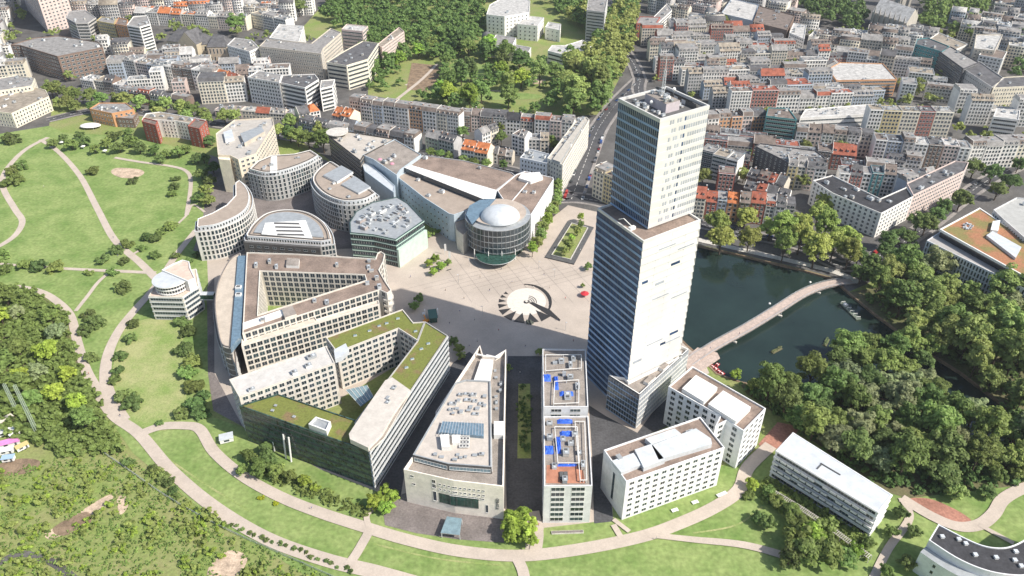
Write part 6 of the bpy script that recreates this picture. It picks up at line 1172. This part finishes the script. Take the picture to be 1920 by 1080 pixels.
for x, y, r in ((805, 495, 3), (815, 485, 3), (826, 500, 3.2), (812, 510, 3), (840, 492, 2.4), (785, 560, 3.2), (778, 575, 3), (850, 640, 2.8), (860, 655, 2.8), (865, 668, 2.4), (1093, 536, 1.7), (1103, 500, 2.8), (815, 435, 2.8), (800, 440, 3), (952, 690, 2.4), (1012, 660, 2.2), (1335, 720, 1.6)):
    tree(at(x, y, r*.9), r, 'small', 'fresh' if x < 830 and y > 480 and y < 520 else 'mid', 'small tree standing on the plaza paving', 'small trees on the plaza')
for i in range(26):
    t = i/25; P_ = lerp(at(365, 960), at(660, 1072), t) ; tree((P_[0]+random.uniform(-.8, .8), P_[1]+random.uniform(-.8, .8)), random.uniform(.9, 1.3), 'bush', 'dark', 'small hedge shrub in the row below the main path', 'hedge shrubs below the main path', 'bush', 'bush')
mass('hedge_planting', 'mixed hedge planting in front of the dark glass office wall', [(470, 850), (560, 895), (640, 930), (700, 960), (680, 970), (560, 925), (480, 890)], 90, 1.4, 'mid', (.9, 1.7), z=0, low=-.3, clumps=6, per=14, lf=.25, cat='hedge')
mass('hedge_planting', 'low planting along the pergola walk beside the white slab', [(1430, 900), (1460, 905), (1560, 965), (1640, 1020), (1620, 1050), (1520, 990), (1430, 940)], 160, 1.5, 'mid', (1.0, 2.2), z=0, low=-.3, clumps=6, per=14, lf=.25, cat='hedge')
ft = lambda p: free(p) and free((p[0]+3, p[1])) and free((p[0]-3, p[1])) and free((p[0], p[1]+3))
mass('backyard_trees', 'green backyard trees scattered between the far town houses right of the tower', [(1215, 60), (1460, 60), (1960, 60), (1960, 260), (1640, 262), (1330, 240), (1225, 185)], 110, 7, 'olive', (3.5, 6), z=4, ok=ft, clumps=14, per=22, lf=.16, cat='trees')
mass('backyard_trees', 'green backyard trees scattered between the far town houses at the upper left', [(0, 0), (640, -20), (640, 60), (480, 130), (640, 200), (400, 200), (200, 170), (0, 140)], 70, 7, 'olive', (3.5, 6), z=4, ok=ft, clumps=14, per=22, lf=.16, cat='trees')
if 0: print('trees', NT[0], {k: v for k, v in __import__('collections').Counter(o.get('group', '-') for o in COL.objects if o.name.startswith('tree') and o.parent is None).items()})
# ================================================================ bridge, boats, vehicles, people and small things
WOODD = mat('bridge_planks', (.46, .37, .32), .85, .12, .4, fine=1.2); CARM = [mat('car_paint_'+n, c, .3, spec=.6) for n, c in (('white', (.75, .75, .75)), ('silver', (.45, .46, .48)), ('black', (.02, .02, .025)), ('red', (.38, .03, .03)), ('blue', (.04, .09, .28)), ('grey', (.15, .15, .16)))]
TYRE = mat('tyre_rubber', (.02, .02, .02), .9); REDP = mat('red_paint', (.55, .04, .05), .5); ORP = mat('orange_paint', (.75, .30, .03), .6); SKIN = mat('skin', (.55, .36, .27), .7)
BC = smooth(ats([(1290, 682), (1340, 652), (1400, 621), (1455, 588), (1505, 556), (1550, 537), (1598, 528)]), 6); bp = BC[len(BC)//2]
br = thing('footbridge', 'long slightly arched pale timber footbridge crossing the dark lake', 'bridge', (*bp, 0)); nB = len(BC)
def bz(i): return .35+2.6*math.sin(math.pi*i/(nB-1))
def boff(i, d): a = BC[max(0, i-1)]; c = BC[min(nB-1, i+1)]; v = Vector((c[0]-a[0], c[1]-a[1])).normalized(); return (BC[i][0]-v.y*d, BC[i][1]+v.x*d)
HW = 2.9; b = MB(); vs = []
for i in range(nB): l, r = boff(i, HW), boff(i, -HW); z = bz(i); vs += [(*l, z), (*r, z), (*r, z-.35), (*l, z-.35)]
b.add(vs, [f for i in range(nB-1) for f in ((4*i, 4*i+1, 4*i+5, 4*i+4), (4*i+1, 4*i+2, 4*i+6, 4*i+5), (4*i+2, 4*i+3, 4*i+7, 4*i+6), (4*i+3, 4*i, 4*i+4, 4*i+7))], WOODD); b.build('deck', br, bp)
for s_ in (-1, 1):
    b = MB()
    for i in range(nB-1):
        p, q = boff(i, s_*(HW-.1)), boff(i+1, s_*(HW-.1))
        for h in (.5, 1.05): b.tube((*p, bz(i)+h), (*q, bz(i+1)+h), .06, METALL, 4)
        b.tube((*p, bz(i)), (*p, bz(i)+1.1), .06, METALL, 4)
    b.build('railing', br, bp)
    b = MB()
    for i in range(nB-1):
        p, q = boff(i, s_*(HW-.3)), boff(i+1, s_*(HW-.3)); b.tube((*p, bz(i)-1.3), (*q, bz(i+1)-1.3), .12, FRAMED, 5); b.tube((*p, bz(i)-1.3), (*q, bz(i+1)-.3), .09, METAL, 4); b.tube((*q, bz(i+1)-1.3), (*p, bz(i)-.3), .09, METAL, 4)
    b.build('truss', br, bp)
for k in (nB//4, nB//2, 3*nB//4):
    b = MB(); c = BC[k]; b.box(c, 1.4, 7.2, -2, -.2, STONE, 1.0); b.build('pier', br, bp)
    for s_ in (-1, 1): q = boff(k, s_*3.4); b = MB(); b.tube((*c, -.3), (*q, bz(k)-1.2), .25, METAL, 6); b.build('pier_strut', br, bp)
b = MB(); Q = W4([(1283, 672), (1308, 652), (1345, 662), (1350, 672), (1312, 698), (1290, 700)], .3); b.prism(Q, .15, .55, WOODD, WOODD); b.build('landing', br, bp)
b = MB()   # long raft moored on the lake
A, B = at(1578, 568, -.8), at(1610, 600, -.8); L = math.dist(A, B); an = math.atan2(B[1]-A[1], B[0]-A[0]); rf = thing('work_raft', 'long narrow grey work raft with white frames floating right of the bridge', 'raft', (*lerp(A, B, .5), -1.0), an)
b.box((0, 0), L, 3.0, .1, .8, mat('raft_hull', (.16, .19, .15), .8, .2, .5)); b.build('hull', rf)
for i in range(6): b = MB(); x = -L/2+1+i*(L-2)/5; b.tube((x, -1.3, .8), (x, -1.3, 1.9), .12, WHITE, 5); b.tube((x, 1.3, .8), (x, 1.3, 1.9), .12, WHITE, 5); b.tube((x, -1.3, 1.9), (x, 1.3, 1.9), .12, WHITE, 5); b.build('frame_hoop', rf)
b = MB(); b.box((-L*.3, 0), 2.4, 1.6, .8, 2.0, WHITE); b.build('deck_box', rf)
for i, (x, y, a, lb) in enumerate(((1456, 657, .6, 'green planted float on the lake left of centre'), (1549, 642, 1.0, 'green planted float on the lake nearer the wood'))):
    p = at(x, y, -.9); f = thing('planted_float', lb, 'float', (*p, -1.0), a); b = MB(); b.box((0, 0), 7.5, 2.2, .0, .35, mat('float_mat', (.16, .15, .09), .9)); b.build('float_frame', f)
    v = np.concatenate([crown_arrays(60+i*9+j, H=.9, clumps=8, per=16, leaf=.25, low=.1)*np.array([1.2, .9, .9])+np.array([-3+j*1.5, 0, .2]) for j in range(5)]); o = link('foliage', quads_mesh('foliage', v, LEAF['grey']), f)
for x, y, lb in ((1519, 529, 'small white buoy near the top of the lake'), (1443, 569, 'small white buoy in the middle of the lake')):
    p = at(x, y, -.9); o = dome((0, 0), .8, -.1, .8, WHITE, 12, 4).build('buoy', None); o.location = (*p, -1.0); tag(o, lb, 'buoy')
def pedal_boat(p, a, lb):
    t = thing('pedal_boat', lb, 'boat', (*p, -1.0), a, 'red pedal boats at the landing'); b = MB()
    for s_ in (-.55, .55): b.box((0, s_), 3.0, .5, .0, .45, REDP, 0, .86)
    b.build('hull', t); b = MB(); b.box((-.2, 0), 1.2, 1.5, .45, .7, WHITE); b.box((-.75, 0), .15, 1.5, .7, 1.2, REDP); b.build('seat', t)
for i, (x, y) in enumerate(((1330, 683), (1336, 688), (1342, 692), (1348, 697), (1354, 701), (1345, 684))): pedal_boat(at(x, y, -.9), .5+.3*(i % 2), f'red pedal boat moored beside the bridge landing, {ordn(i)} from the bridge')
# cars
def car_parts(m, van=False):
    P = []; b = MB(); b.box((0, 0), 4.4, 1.8, .35, .95, m, 0, .97); P.append(('body', b)); b = MB()
    if van: b.box((-.2, 0), 4.0, 1.75, .95, 2.2, m, 0, .94)
    else: b.box((-.25, 0), 2.5, 1.6, .95, 1.45, GLASS, 0, .8)
    P.append(('cabin', b))
    for x in (-1.35, 1.35):
        for y in (-.85, .85): b = MB(); b.tube((x, y-.1, .33), (x, y+.1, .33), .33, TYRE, 10); P.append(('wheel', b))
    for y in (-.6, .6): b = MB(); b.box((2.17, y), .1, .32, .6, .78, WHITE); P.append(('headlight', b))
    return P
CP = {}
def car(p, a, k, lb, van=False):
    key = (k, van)
    if key not in CP:
        L_ = []
        for n, b in car_parts(CARM[k], van): me = bpy.data.meshes.new(n); me.from_pydata(b.v, [], b.f); [me.materials.append(m) for m in b.ms]; me.polygons.foreach_set('material_index', b.m); me.update(); L_.append((n, me))
        CP[key] = L_
    t = thing('parked_van' if van else 'parked_car', lb, 'van' if van else 'car', (p[0], p[1], .32), a, 'cars in the streets')
    for n, me in CP[key]: o = bpy.data.objects.new(n, me); COL.objects.link(o); o.parent = t
CN = ['white', 'silver', 'black', 'red', 'blue', 'grey']
def cars(px, d, step, desc, skip=.25):
    P = smooth(ats(px), 8); P = off_line(P, d); acc = 0; n = 0
    for i in range(len(P)-1):
        a, c = P[i], P[i+1]; L = math.dist(a, c); an = math.atan2(c[1]-a[1], c[0]-a[0])
        while acc < L:
            if random.random() > skip: k = random.randrange(6); car(lerp(a, c, acc/L), an+random.choice((0, math.pi)), k, f'{CN[k]} car, {ordn(n)} along {desc}', random.random() < .12); n += 1
            acc += step
        acc -= L
cars([(1072, 372), (1095, 310), (1118, 250), (1135, 222), (1160, 190)], 5.0, 6.5, 'the left kerb of the wide street'); cars([(1080, 372), (1100, 315), (1120, 255)], -5.0, 6.5, 'the right kerb of the wide street')
cars([(1160, 190), (1200, 150), (1188, 120), (1165, 85)], 2, 16, 'the traffic lane beside the park', .3); cars([(1310, 420), (1400, 440), (1500, 462)], 3.6, 8, 'the street behind the lake trees'); cars([(1650, 480), (1730, 430), (1850, 340)], 3.4, 9, 'the shaded street behind the ribbed office', .4)
cars([(1225, 195), (1400, 250), (1500, 275)], 3.6, 9, 'the street below the orange terrace', .4); cars([(200, 205), (330, 222), (420, 235)], 3.4, 10, 'the avenue above the meadow', .4); cars([(45, 225), (75, 215), (92, 205)], 0, 3.2, 'the parking bay by the left edge building', .1)
# people
def person_mesh(top, trousers, stride, seed):
    J = [((0, 0, .95), .13), ((0, 0, 1.15), .12), ((0, 0, 1.42), .15), ((0, 0, 1.52), .06), ((0, .01, 1.66), .105), ((0, 0, 1.76), .08),
         ((.1, stride*.2, .88), .09), ((.11, stride*.45, .48), .06), ((.11, stride*.35, .08), .045), ((.11, stride*.35+.12, .04), .04), ((-.1, -stride*.2, .88), .09), ((-.11, -stride*.35, .48), .06), ((-.11, -stride*.7, .1), .045), ((-.11, -stride*.7+.12, .05), .04),
         ((.2, 0, 1.42), .06), ((.25, -stride*.3, 1.15), .045), ((.25, -stride*.2, .9), .035), ((-.2, 0, 1.42), .06), ((-.25, stride*.3, 1.15), .045), ((-.25, stride*.45, .92), .035)]
    E = [(0, 1), (1, 2), (2, 3), (3, 4), (4, 5), (0, 6), (6, 7), (7, 8), (8, 9), (0, 10), (10, 11), (11, 12), (12, 13), (2, 14), (14, 15), (15, 16), (2, 17), (17, 18), (18, 19)]
    me = bpy.data.meshes.new('body'); me.from_pydata([j[0] for j in J], E, []); o = bpy.data.objects.new('tmp', me); COL.objects.link(o); md = o.modifiers.new('s', 'SKIN'); md.use_smooth_shade = True
    for i, j in enumerate(J): me.skin_vertices[0].data[i].radius = (j[1], j[1])
    me.skin_vertices[0].data[0].use_root = True; o.modifiers.new('d', 'SUBSURF').levels = 1
    dg = bpy.context.evaluated_depsgraph_get(); dg.update(); r = bpy.data.meshes.new_from_object(o.evaluated_get(dg)); bpy.data.objects.remove(o); r.materials.clear(); [r.materials.append(m) for m in (SKIN, top, trousers, FRAMED)]
    for p in r.polygons: z = p.center.z; p.material_index = 3 if z > 1.70 or z < .09 else 0 if z > 1.5 or (abs(p.center.x) > .22 and z < 1.0) else 1 if z > .93 else 2
    r.name = 'person'; return r
CL = {'white': mat('white_cloth', (.7, .7, .68), .9), 'dark': mat('dark_cloth', (.03, .03, .04), .9), 'blue': mat('blue_cloth', (.06, .12, .35), .9), 'red': mat('red_cloth', (.5, .06, .06), .9), 'beige': mat('beige_cloth', (.45, .36, .25), .9)}
PMs = [(t, b_, person_mesh(CL[t], CL[b_], s_, 0)) for t, b_, s_ in (('white', 'dark', .5), ('dark', 'blue', .35), ('blue', 'beige', .5), ('red', 'dark', .45), ('beige', 'dark', .1))]
for i, (x, y, k, w_) in enumerate(((83, 352, 0, 'on the long diagonal meadow path'), (213, 447, 1, 'on the meadow path near the junction'), (222, 482, 2, 'at the meadow path crossing'), (167, 703, 3, 'on the path left of the fork'), (226, 781, 1, 'on the wide path beside the left wood'), (466, 896, 3, 'on the inner path below the dark glass office'), (843, 607, 1, 'in the shadow on the plaza'), (880, 650, 2, 'in the plaza shade near the wedge building'),
        (895, 640, 0, 'in the plaza shade behind the wedge building'), (870, 560, 4, 'on the sunlit plaza left of the mosaic'), (1045, 600, 1, 'beside the needle of the mosaic'), (1075, 640, 3, 'near the tower foot on the sunlit paving'), (960, 530, 2, 'above the mosaic on the plaza'), (900, 520, 4, 'in front of the cinema drum'), (1385, 632, 1, 'walking on the lake bridge'), (1470, 588, 0, 'on the middle of the lake bridge'),
        (1005, 990, 1, 'at the lower end of the slab street'), (1010, 985, 3, 'beside the bright tree at the slab street'), (1230, 1012, 0, 'on the curved path below the white slab'), (1088, 470, 0, 'beside the sunken garden'), (940, 505, 1, 'under the cinema canopy edge'), (770, 520, 2, 'near the green white office wall'), (918, 545, 1, 'left of the mosaic rays'), (935, 620, 3, 'at the shadow edge on the plaza'), (1000, 540, 0, 'just above the dark crescent of the mosaic'), (1030, 540, 4, 'right above the mosaic crescent'), (862, 585, 2, 'in the plaza shade near the kiosk'), (985, 650, 1, 'in the deep plaza shade before the slab street'),
        (975, 700, 0, 'at the head of the shaded slab street'), (990, 760, 4, 'in the middle of the shaded slab street'), (1060, 560, 3, 'between mosaic and red parasol'), (1020, 515, 1, 'between cinema drum and sunken garden'), (890, 600, 0, 'on the shaded plaza right of the kiosk'), (835, 545, 4, 'by the bright trees on the plaza'), (1330, 662, 2, 'on the bridge landing terrace'), (450, 885, 0, 'on the path above the lawn strip'), (585, 955, 2, 'on the inner path near the shrubs'))):
    t, b_, me = PMs[k]; o = bpy.data.objects.new('person', me); COL.objects.link(o); p = at(x, y, .4); o.location = (p[0], p[1], 3.2 if 'bridge' in w_ else .62 if 'path' in w_ else .16); o.location.z = {True: bz(nB//4)}.get('walking' in w_ and 'bridge' in w_, o.location.z if 'middle' not in w_ else bz(nB//2))
    o.rotation_euler = (0, 0, i*1.7); tag(o, f'person in {t} top and {b_} trousers {w_}', 'person', 'people walking'); 
# flags, kiosks, parasol, pavilion
for x, y, lb in ((834, 478, 'left of two white banner flags before the cinema'), (842, 492, 'right of two white banner flags before the cinema')):
    p = at(x, y); t = thing('banner_flag', lb, 'flag', (*p, .12)); b = MB(); b.tube((0, 0, 0), (0, 0, 8.5), .09, METALL, 6); b.build('pole', t); b = MB(); b.box((.65, 0), 1.2, .05, 3.2, 8.2, WHITE); b.build('banner', t)
k_ = thing('plaza_kiosk', 'dark green glazed stair kiosk with a flat canopy on the plaza edge', 'kiosk', (*at(812, 598), .12), .2); b = MB(); b.box((0, 0), 4, 8, 0, 3.4, GLASSG); b.build('glass_box', k_); b = MB(); b.box((0, 0), 5, 9, 3.4, 3.7, mat('kiosk_roof', (.05, .12, .10), .5)); b.build('canopy', k_); b = MB(); b.box((2.2, 0), .2, 1.2, 0, 2.2, FRAMED); b.build('door', k_)
t = thing('construction_lift', 'orange yellow lifting machine parked beside the green kiosk', 'lift', (*at(799, 604), .12), .4); b = MB(); b.box((0, 0), 3.4, 1.6, .5, 1.5, ORP); b.build('chassis', t); b = MB(); b.tube((0, 0, 1.5), (-.8, 1.4, 5), .3, ORP, 6); b.build('boom', t); b = MB(); b.box((-.8, 1.5), 1.4, 1.0, 4.7, 5.7, METALL); b.build('basket', t)
for x in (-1.1, 1.1):
    for y in (-.8, .8): b = MB(); b.tube((x, y-.12, .4), (x, y+.12, .4), .4, TYRE, 10); b.build('wheel', t)
for x, y, lb in ((797, 592, 'white advertising pillar left of the green kiosk'), (821, 590, 'white advertising pillar right of the green kiosk')):
    p = at(x, y); t = thing('advertising_pillar', lb, 'pillar', (*p, .12)); b = MB(); b.box((0, 0), .5, 1.6, .2, 4.2, WHITE); b.build('panel', t); b = MB(); b.box((0, 0), .7, 1.8, 0, .2, METAL); b.build('base', t)
def parasol(p, r, m, lb, name='parasol', g=None, z=.12):
    t = thing(name, lb, 'parasol', (p[0], p[1], z), 0, g); b = MB(); b.tube((0, 0, 0), (0, 0, 2.6), .06, METALL, 6); b.tube((0, 0, 0), (0, 0, .15), .4, METAL, 10); b.build('pole', t)
    b = MB(); n = 8; b.add([(r*math.cos(i*math.pi/4), r*math.sin(i*math.pi/4), 2.3) for i in range(n)]+[(0, 0, 3.1)]+[(r*math.cos(i*math.pi/4), r*math.sin(i*math.pi/4), 2.05) for i in range(n)], [(i, (i+1) % n, n) for i in range(n)]+[(i, n+1+i, n+1+(i+1) % n, (i+1) % n) for i in range(n)], m); b.build('canopy', t)
parasol(at(1096, 556), 2.6, REDP, 'large red parasol on the plaza beside the tower')
for i in range(5): parasol(at(155+i*3+112-112, 240), 0, REDP, '') if False else None
for i, (x, y) in enumerate(((117, 271), (137, 275), (157, 279), (179, 283), (198, 287))): parasol(at(x, y), 1.9, WHITE, f'white peaked parasol in the meadow hedge, {ordn(i)} from the left', g='white parasols at the meadow hedge')
tr = thing('trailer_pavilion', 'small white flat roofed trailer pavilion beside the leaning columns', 'trailer', (*at(426, 826), .1), .35); b = MB(); b.box((0, 0), 6.0, 4.2, .5, 2.6, WHITE); b.build('body', tr); b = MB(); b.box((0, 0), 6.4, 4.6, 2.6, 2.8, METALL); b.build('roof', tr)
b = MB(); b.box((0, -2.12), 2.4, .06, 1.2, 2.2, GLASS); b.build('window', tr)
for x in (-2, 2): b = MB(); b.tube((x, -1.9, .35), (x, -1.6, .35), .35, TYRE, 10); b.build('wheel', tr)
w_ = thing('white_tent', 'oval white tent roof among trees beside the brick villa', 'tent', (*at(171, 240), .1)); o = dome((0, 0), 1, 2.2, 1.6, WHITE, 24, 5).build('canopy', w_, smooth_=True); o.scale = (9, 5.5, 1)
for a in range(6): b = MB(); b.tube((8.2*math.cos(a*1.047), 5*math.sin(a*1.047), 0), (8.2*math.cos(a*1.047), 5*math.sin(a*1.047), 2.5), .1, METALL, 5); b.build('pole', w_)
# benches / white boxes on the lawn by the slabs
for i, (x, y, l, a, lb) in enumerate(((1353, 928, 5, .45, 'white framed bench group on the lawn below the white slab'), (1303, 943, 3, .35, 'white low box on the lawn, middle below the white slab'), (1265, 958, 3, .35, 'white low box on the lawn, left below the white slab'))):
    t = thing('lawn_bench', lb, 'bench', (*at(x, y), .12), a); b = MB(); b.box((0, 0), l, 1.6, .45, .6, WHITE); b.build('seat', t)
    for s_ in (-1, 1): b = MB(); b.box((s_*(l/2-.3), 0), .2, 1.5, 0, .45, METALL); b.build('leg', t)
b = MB(); A, B = at(1034, 1000), at(1094, 998); b.box(lerp(A, B, .5), math.dist(A, B), 1.4, 0, .7, STONE, math.atan2(B[1]-A[1], B[0]-A[0])); b.box(lerp(A, B, .5), math.dist(A, B)-.4, 1.1, .7, .76, PAVED, math.atan2(B[1]-A[1], B[0]-A[0])); o = b.build('garden_wall', None); tag(o, 'low pale stone wall strip on the lawn before the narrow slab block', 'wall')
# pergola walk
PA = smooth(ats([(1438, 915), (1500, 952), (1560, 992), (1632, 1045)], 2.6), 8); pg = thing('pergola', 'long pale slatted pergola walk through the bushes beside the white slab', 'pergola', (*PA[len(PA)//2], 0)); po = PA[len(PA)//2]
for s_ in (-1, 1): E_ = off_line(PA, s_*1.1); b = MB(); [b.tube((*E_[i], 2.6), (*E_[i+1], 2.6), .12, STONE, 4) for i in range(len(E_)-1)]; b.build('beam', pg, po)
b = MB(); acc = 0
for i in range(len(PA)-1):
    a, c = PA[i], PA[i+1]; L = math.dist(a, c); an = math.atan2(c[1]-a[1], c[0]-a[0])
    while acc < L: b.box(lerp(a, c, acc/L), .22, 2.7, 2.68, 2.8, STONE, an); acc += .8
    acc -= L
b.build('roof_slats', pg, po)
for i in range(0, len(PA), 2):
    for s_ in (-1, 1): E_ = off_line(PA, s_*1.1); b = MB(); b.box(E_[i], .2, .2, 0, 2.55, STONE); b.build('post', pg, po)
# chain link fence along the rough ground
FE = smooth(ats([(175, 835), (240, 880), (320, 935), (420, 990), (520, 1035), (640, 1088)], .8), 8); fe = thing('mesh_fence', 'pale wire mesh fence between the lawn and the rough scrub', 'fence', (*FE[len(FE)//2], 0)); fo = FE[len(FE)//2]
b = MB(); [b.tube((*FE[i], z), (*FE[i+1], z), .06, METAL, 4) for i in range(len(FE)-1) for z in (.5, 1.0, 1.5)]; b.build('wire', fe, fo)
for i in range(len(FE)): b = MB(); b.box(FE[i], .12, .12, 0, 1.6, METALL); b.build('post', fe, fo)
# lattice masts in the left wood
for (x, y, yt, lb) in ((70, 812, 722, 'pale green lattice mast standing at the wood edge beside the camp'), (34, 775, 720, 'shorter pale lattice mast behind the tall one in the left wood')):
    p = at(x, y); v = -(yt-540)/FPX; H_ = HCAM+(v*p[1]*math.cos(PITCH)-p[1]*math.sin(PITCH))/(math.cos(PITCH)+v*math.sin(PITCH)); t = thing('lattice_mast', lb, 'mast', (*p, 0)); MM = mat('mast_paint', (.40, .48, .38), .6)
    for dx, dy in ((-.6, -.6), (.6, -.6), (.6, .6), (-.6, .6)): b = MB(); b.tube((dx, dy, 0), (dx*.7, dy*.7, H_), .14, MM, 5); b.build('leg', t)
    b = MB()
    for i in range(int(H_/1.5)): z = i*1.5; b.tube((-.6, -.6, z), (.6, -.6, z+1.5), .07, MM, 4); b.tube((.6, .6, z), (.6, -.6, z+1.5), .07, MM, 4); b.tube((-.6, .6, z), (.6, .6, z+1.5), .07, MM, 4); b.tube((-.6, -.6, z), (-.6, .6, z+1.5), .07, MM, 4)
    b.build('bracing', t)
# camp at the left edge
CC = {'white': WHITE, 'pink': mat('pink_tarp', (.68, .25, .52), .7, .15, .5), 'cream': plaster((.66, .6, .5)), 'blue': mat('pale_blue_tarp', (.35, .48, .62), .7), 'yellow': mat('ochre_tarp', (.62, .5, .22), .7)}
for x, y, l, w2, a, c, lb in ((8, 795, 9, 4, 1.0, 'cream', 'cream caravan at the top of the camp'), (12, 815, 10, 4, .5, 'white', 'long white caravan at the left edge camp'), (20, 835, 9, 5, .4, 'pink', 'pink canopied caravan in the middle of the camp'), (14, 850, 6, 4, .3, 'white', 'small white caravan below the pink one'), (44, 842, 5, 4, .8, 'yellow', 'ochre topped caravan at the right of the camp'), (18, 864, 5, 4, .2, 'blue', 'pale blue caravan at the bottom of the camp'), (30, 820, 4, 3, .9, 'white', 'short white caravan behind the pink one')):
    t = thing('caravan', lb, 'caravan', (*at(x, y), .08), a, 'caravans of the left edge camp'); b = MB(); b.box((0, 0), l, w2*.6, .5, 2.5, CC['white'] if c != 'cream' else CC['cream']); b.build('body', t); b = MB(); b.box((0, 0), l+.5, w2*.6+.8, 2.5, 2.62, CC[c]); b.build('roof', t)
    b = MB(); b.box((-l*.15, -w2*.3-.03), 1.6, .06, 1.3, 2.0, GLASS); b.build('window', t); b = MB(); b.box((l*.3, -w2*.3-.03), .8, .06, .6, 2.3, FRAMED); b.build('door', t)
    for s_ in (-1, 1): b = MB(); b.tube((s_*.8, -w2*.3, .35), (s_*.8, -w2*.3+.2, .35), .35, TYRE, 8); b.build('wheel', t)
# bicycles stand, street lamps on the plaza and the paths
def lamp(p, lb, h=6.5, g='street lamps'):
    t = thing('street_lamp', lb, 'street lamp', (p[0], p[1], .1), random.uniform(0, 6), g); b = MB(); b.tube((0, 0, 0), (0, 0, h), .1, METAL, 6, .06); b.build('post', t); b = MB(); b.box((.5, 0), 1.2, .3, h-.05, h+.1, METALL); b.build('lamp_head', t)
for i, (x, y) in enumerate(((1010, 505), (1040, 520), (880, 500), (860, 530), (1060, 620), (905, 590))): lamp(at(x, y), f'thin grey lamp post on the plaza, {ordn(i)} counted from the top right', 6)
# stone blocks and terrace seats round the mosaic foot
p = at(993, 606); t = thing('fountain_sculpture', 'dark rock like sculpture group below the mosaic', 'sculpture', (*p, .15)); 
for i in range(5): b = MB(); b.box((math.cos(i*1.3)*1.6, math.sin(i*1.3)*1.1), 1.6, 1.2, 0, 1+.4*(i % 3), mat('dark_rock', (.10, .11, .09), .9, .3, 1.0), i, .55); b.build('rock', t)
b = MB(); A = at(836, 500); t = thing('bench', 'dark long bench by the bright plaza trees', 'bench', (*at(842, 507), .14), .6); b.box((0, 0), 3.2, .6, .42, .52, FRAMED); b.build('seat', t)
for s_ in (-1.2, 1.2): b = MB(); b.box((s_, 0), .15, .5, 0, .42, FRAMED); b.build('leg', t)
# ================================================================ air
hz = MB(); hz.box((0, 1450), 5200, 3400, -9, 300, WHITE)
ho = hz.build('haze', None, kind='stuff'); ho.data.materials.clear(); hm = bpy.data.materials.new('haze'); hm.use_nodes = True; hn = hm.node_tree; hn.nodes.remove(hn.nodes['Principled BSDF'])
pv = hn.nodes.new('ShaderNodeVolumePrincipled'); pv.inputs['Color'].default_value = (.86, .90, .95, 1); pv.inputs['Density'].default_value = .00006; pv.inputs['Anisotropy'].default_value = .2
hn.links.new(pv.outputs[0], hn.nodes['Material Output'].inputs['Volume']); ho.data.materials.append(hm); ho['label'] = 'thin pale summer haze over the whole town'; ho.display_type = 'WIRE'
S.cycles.volume_bounces = 0
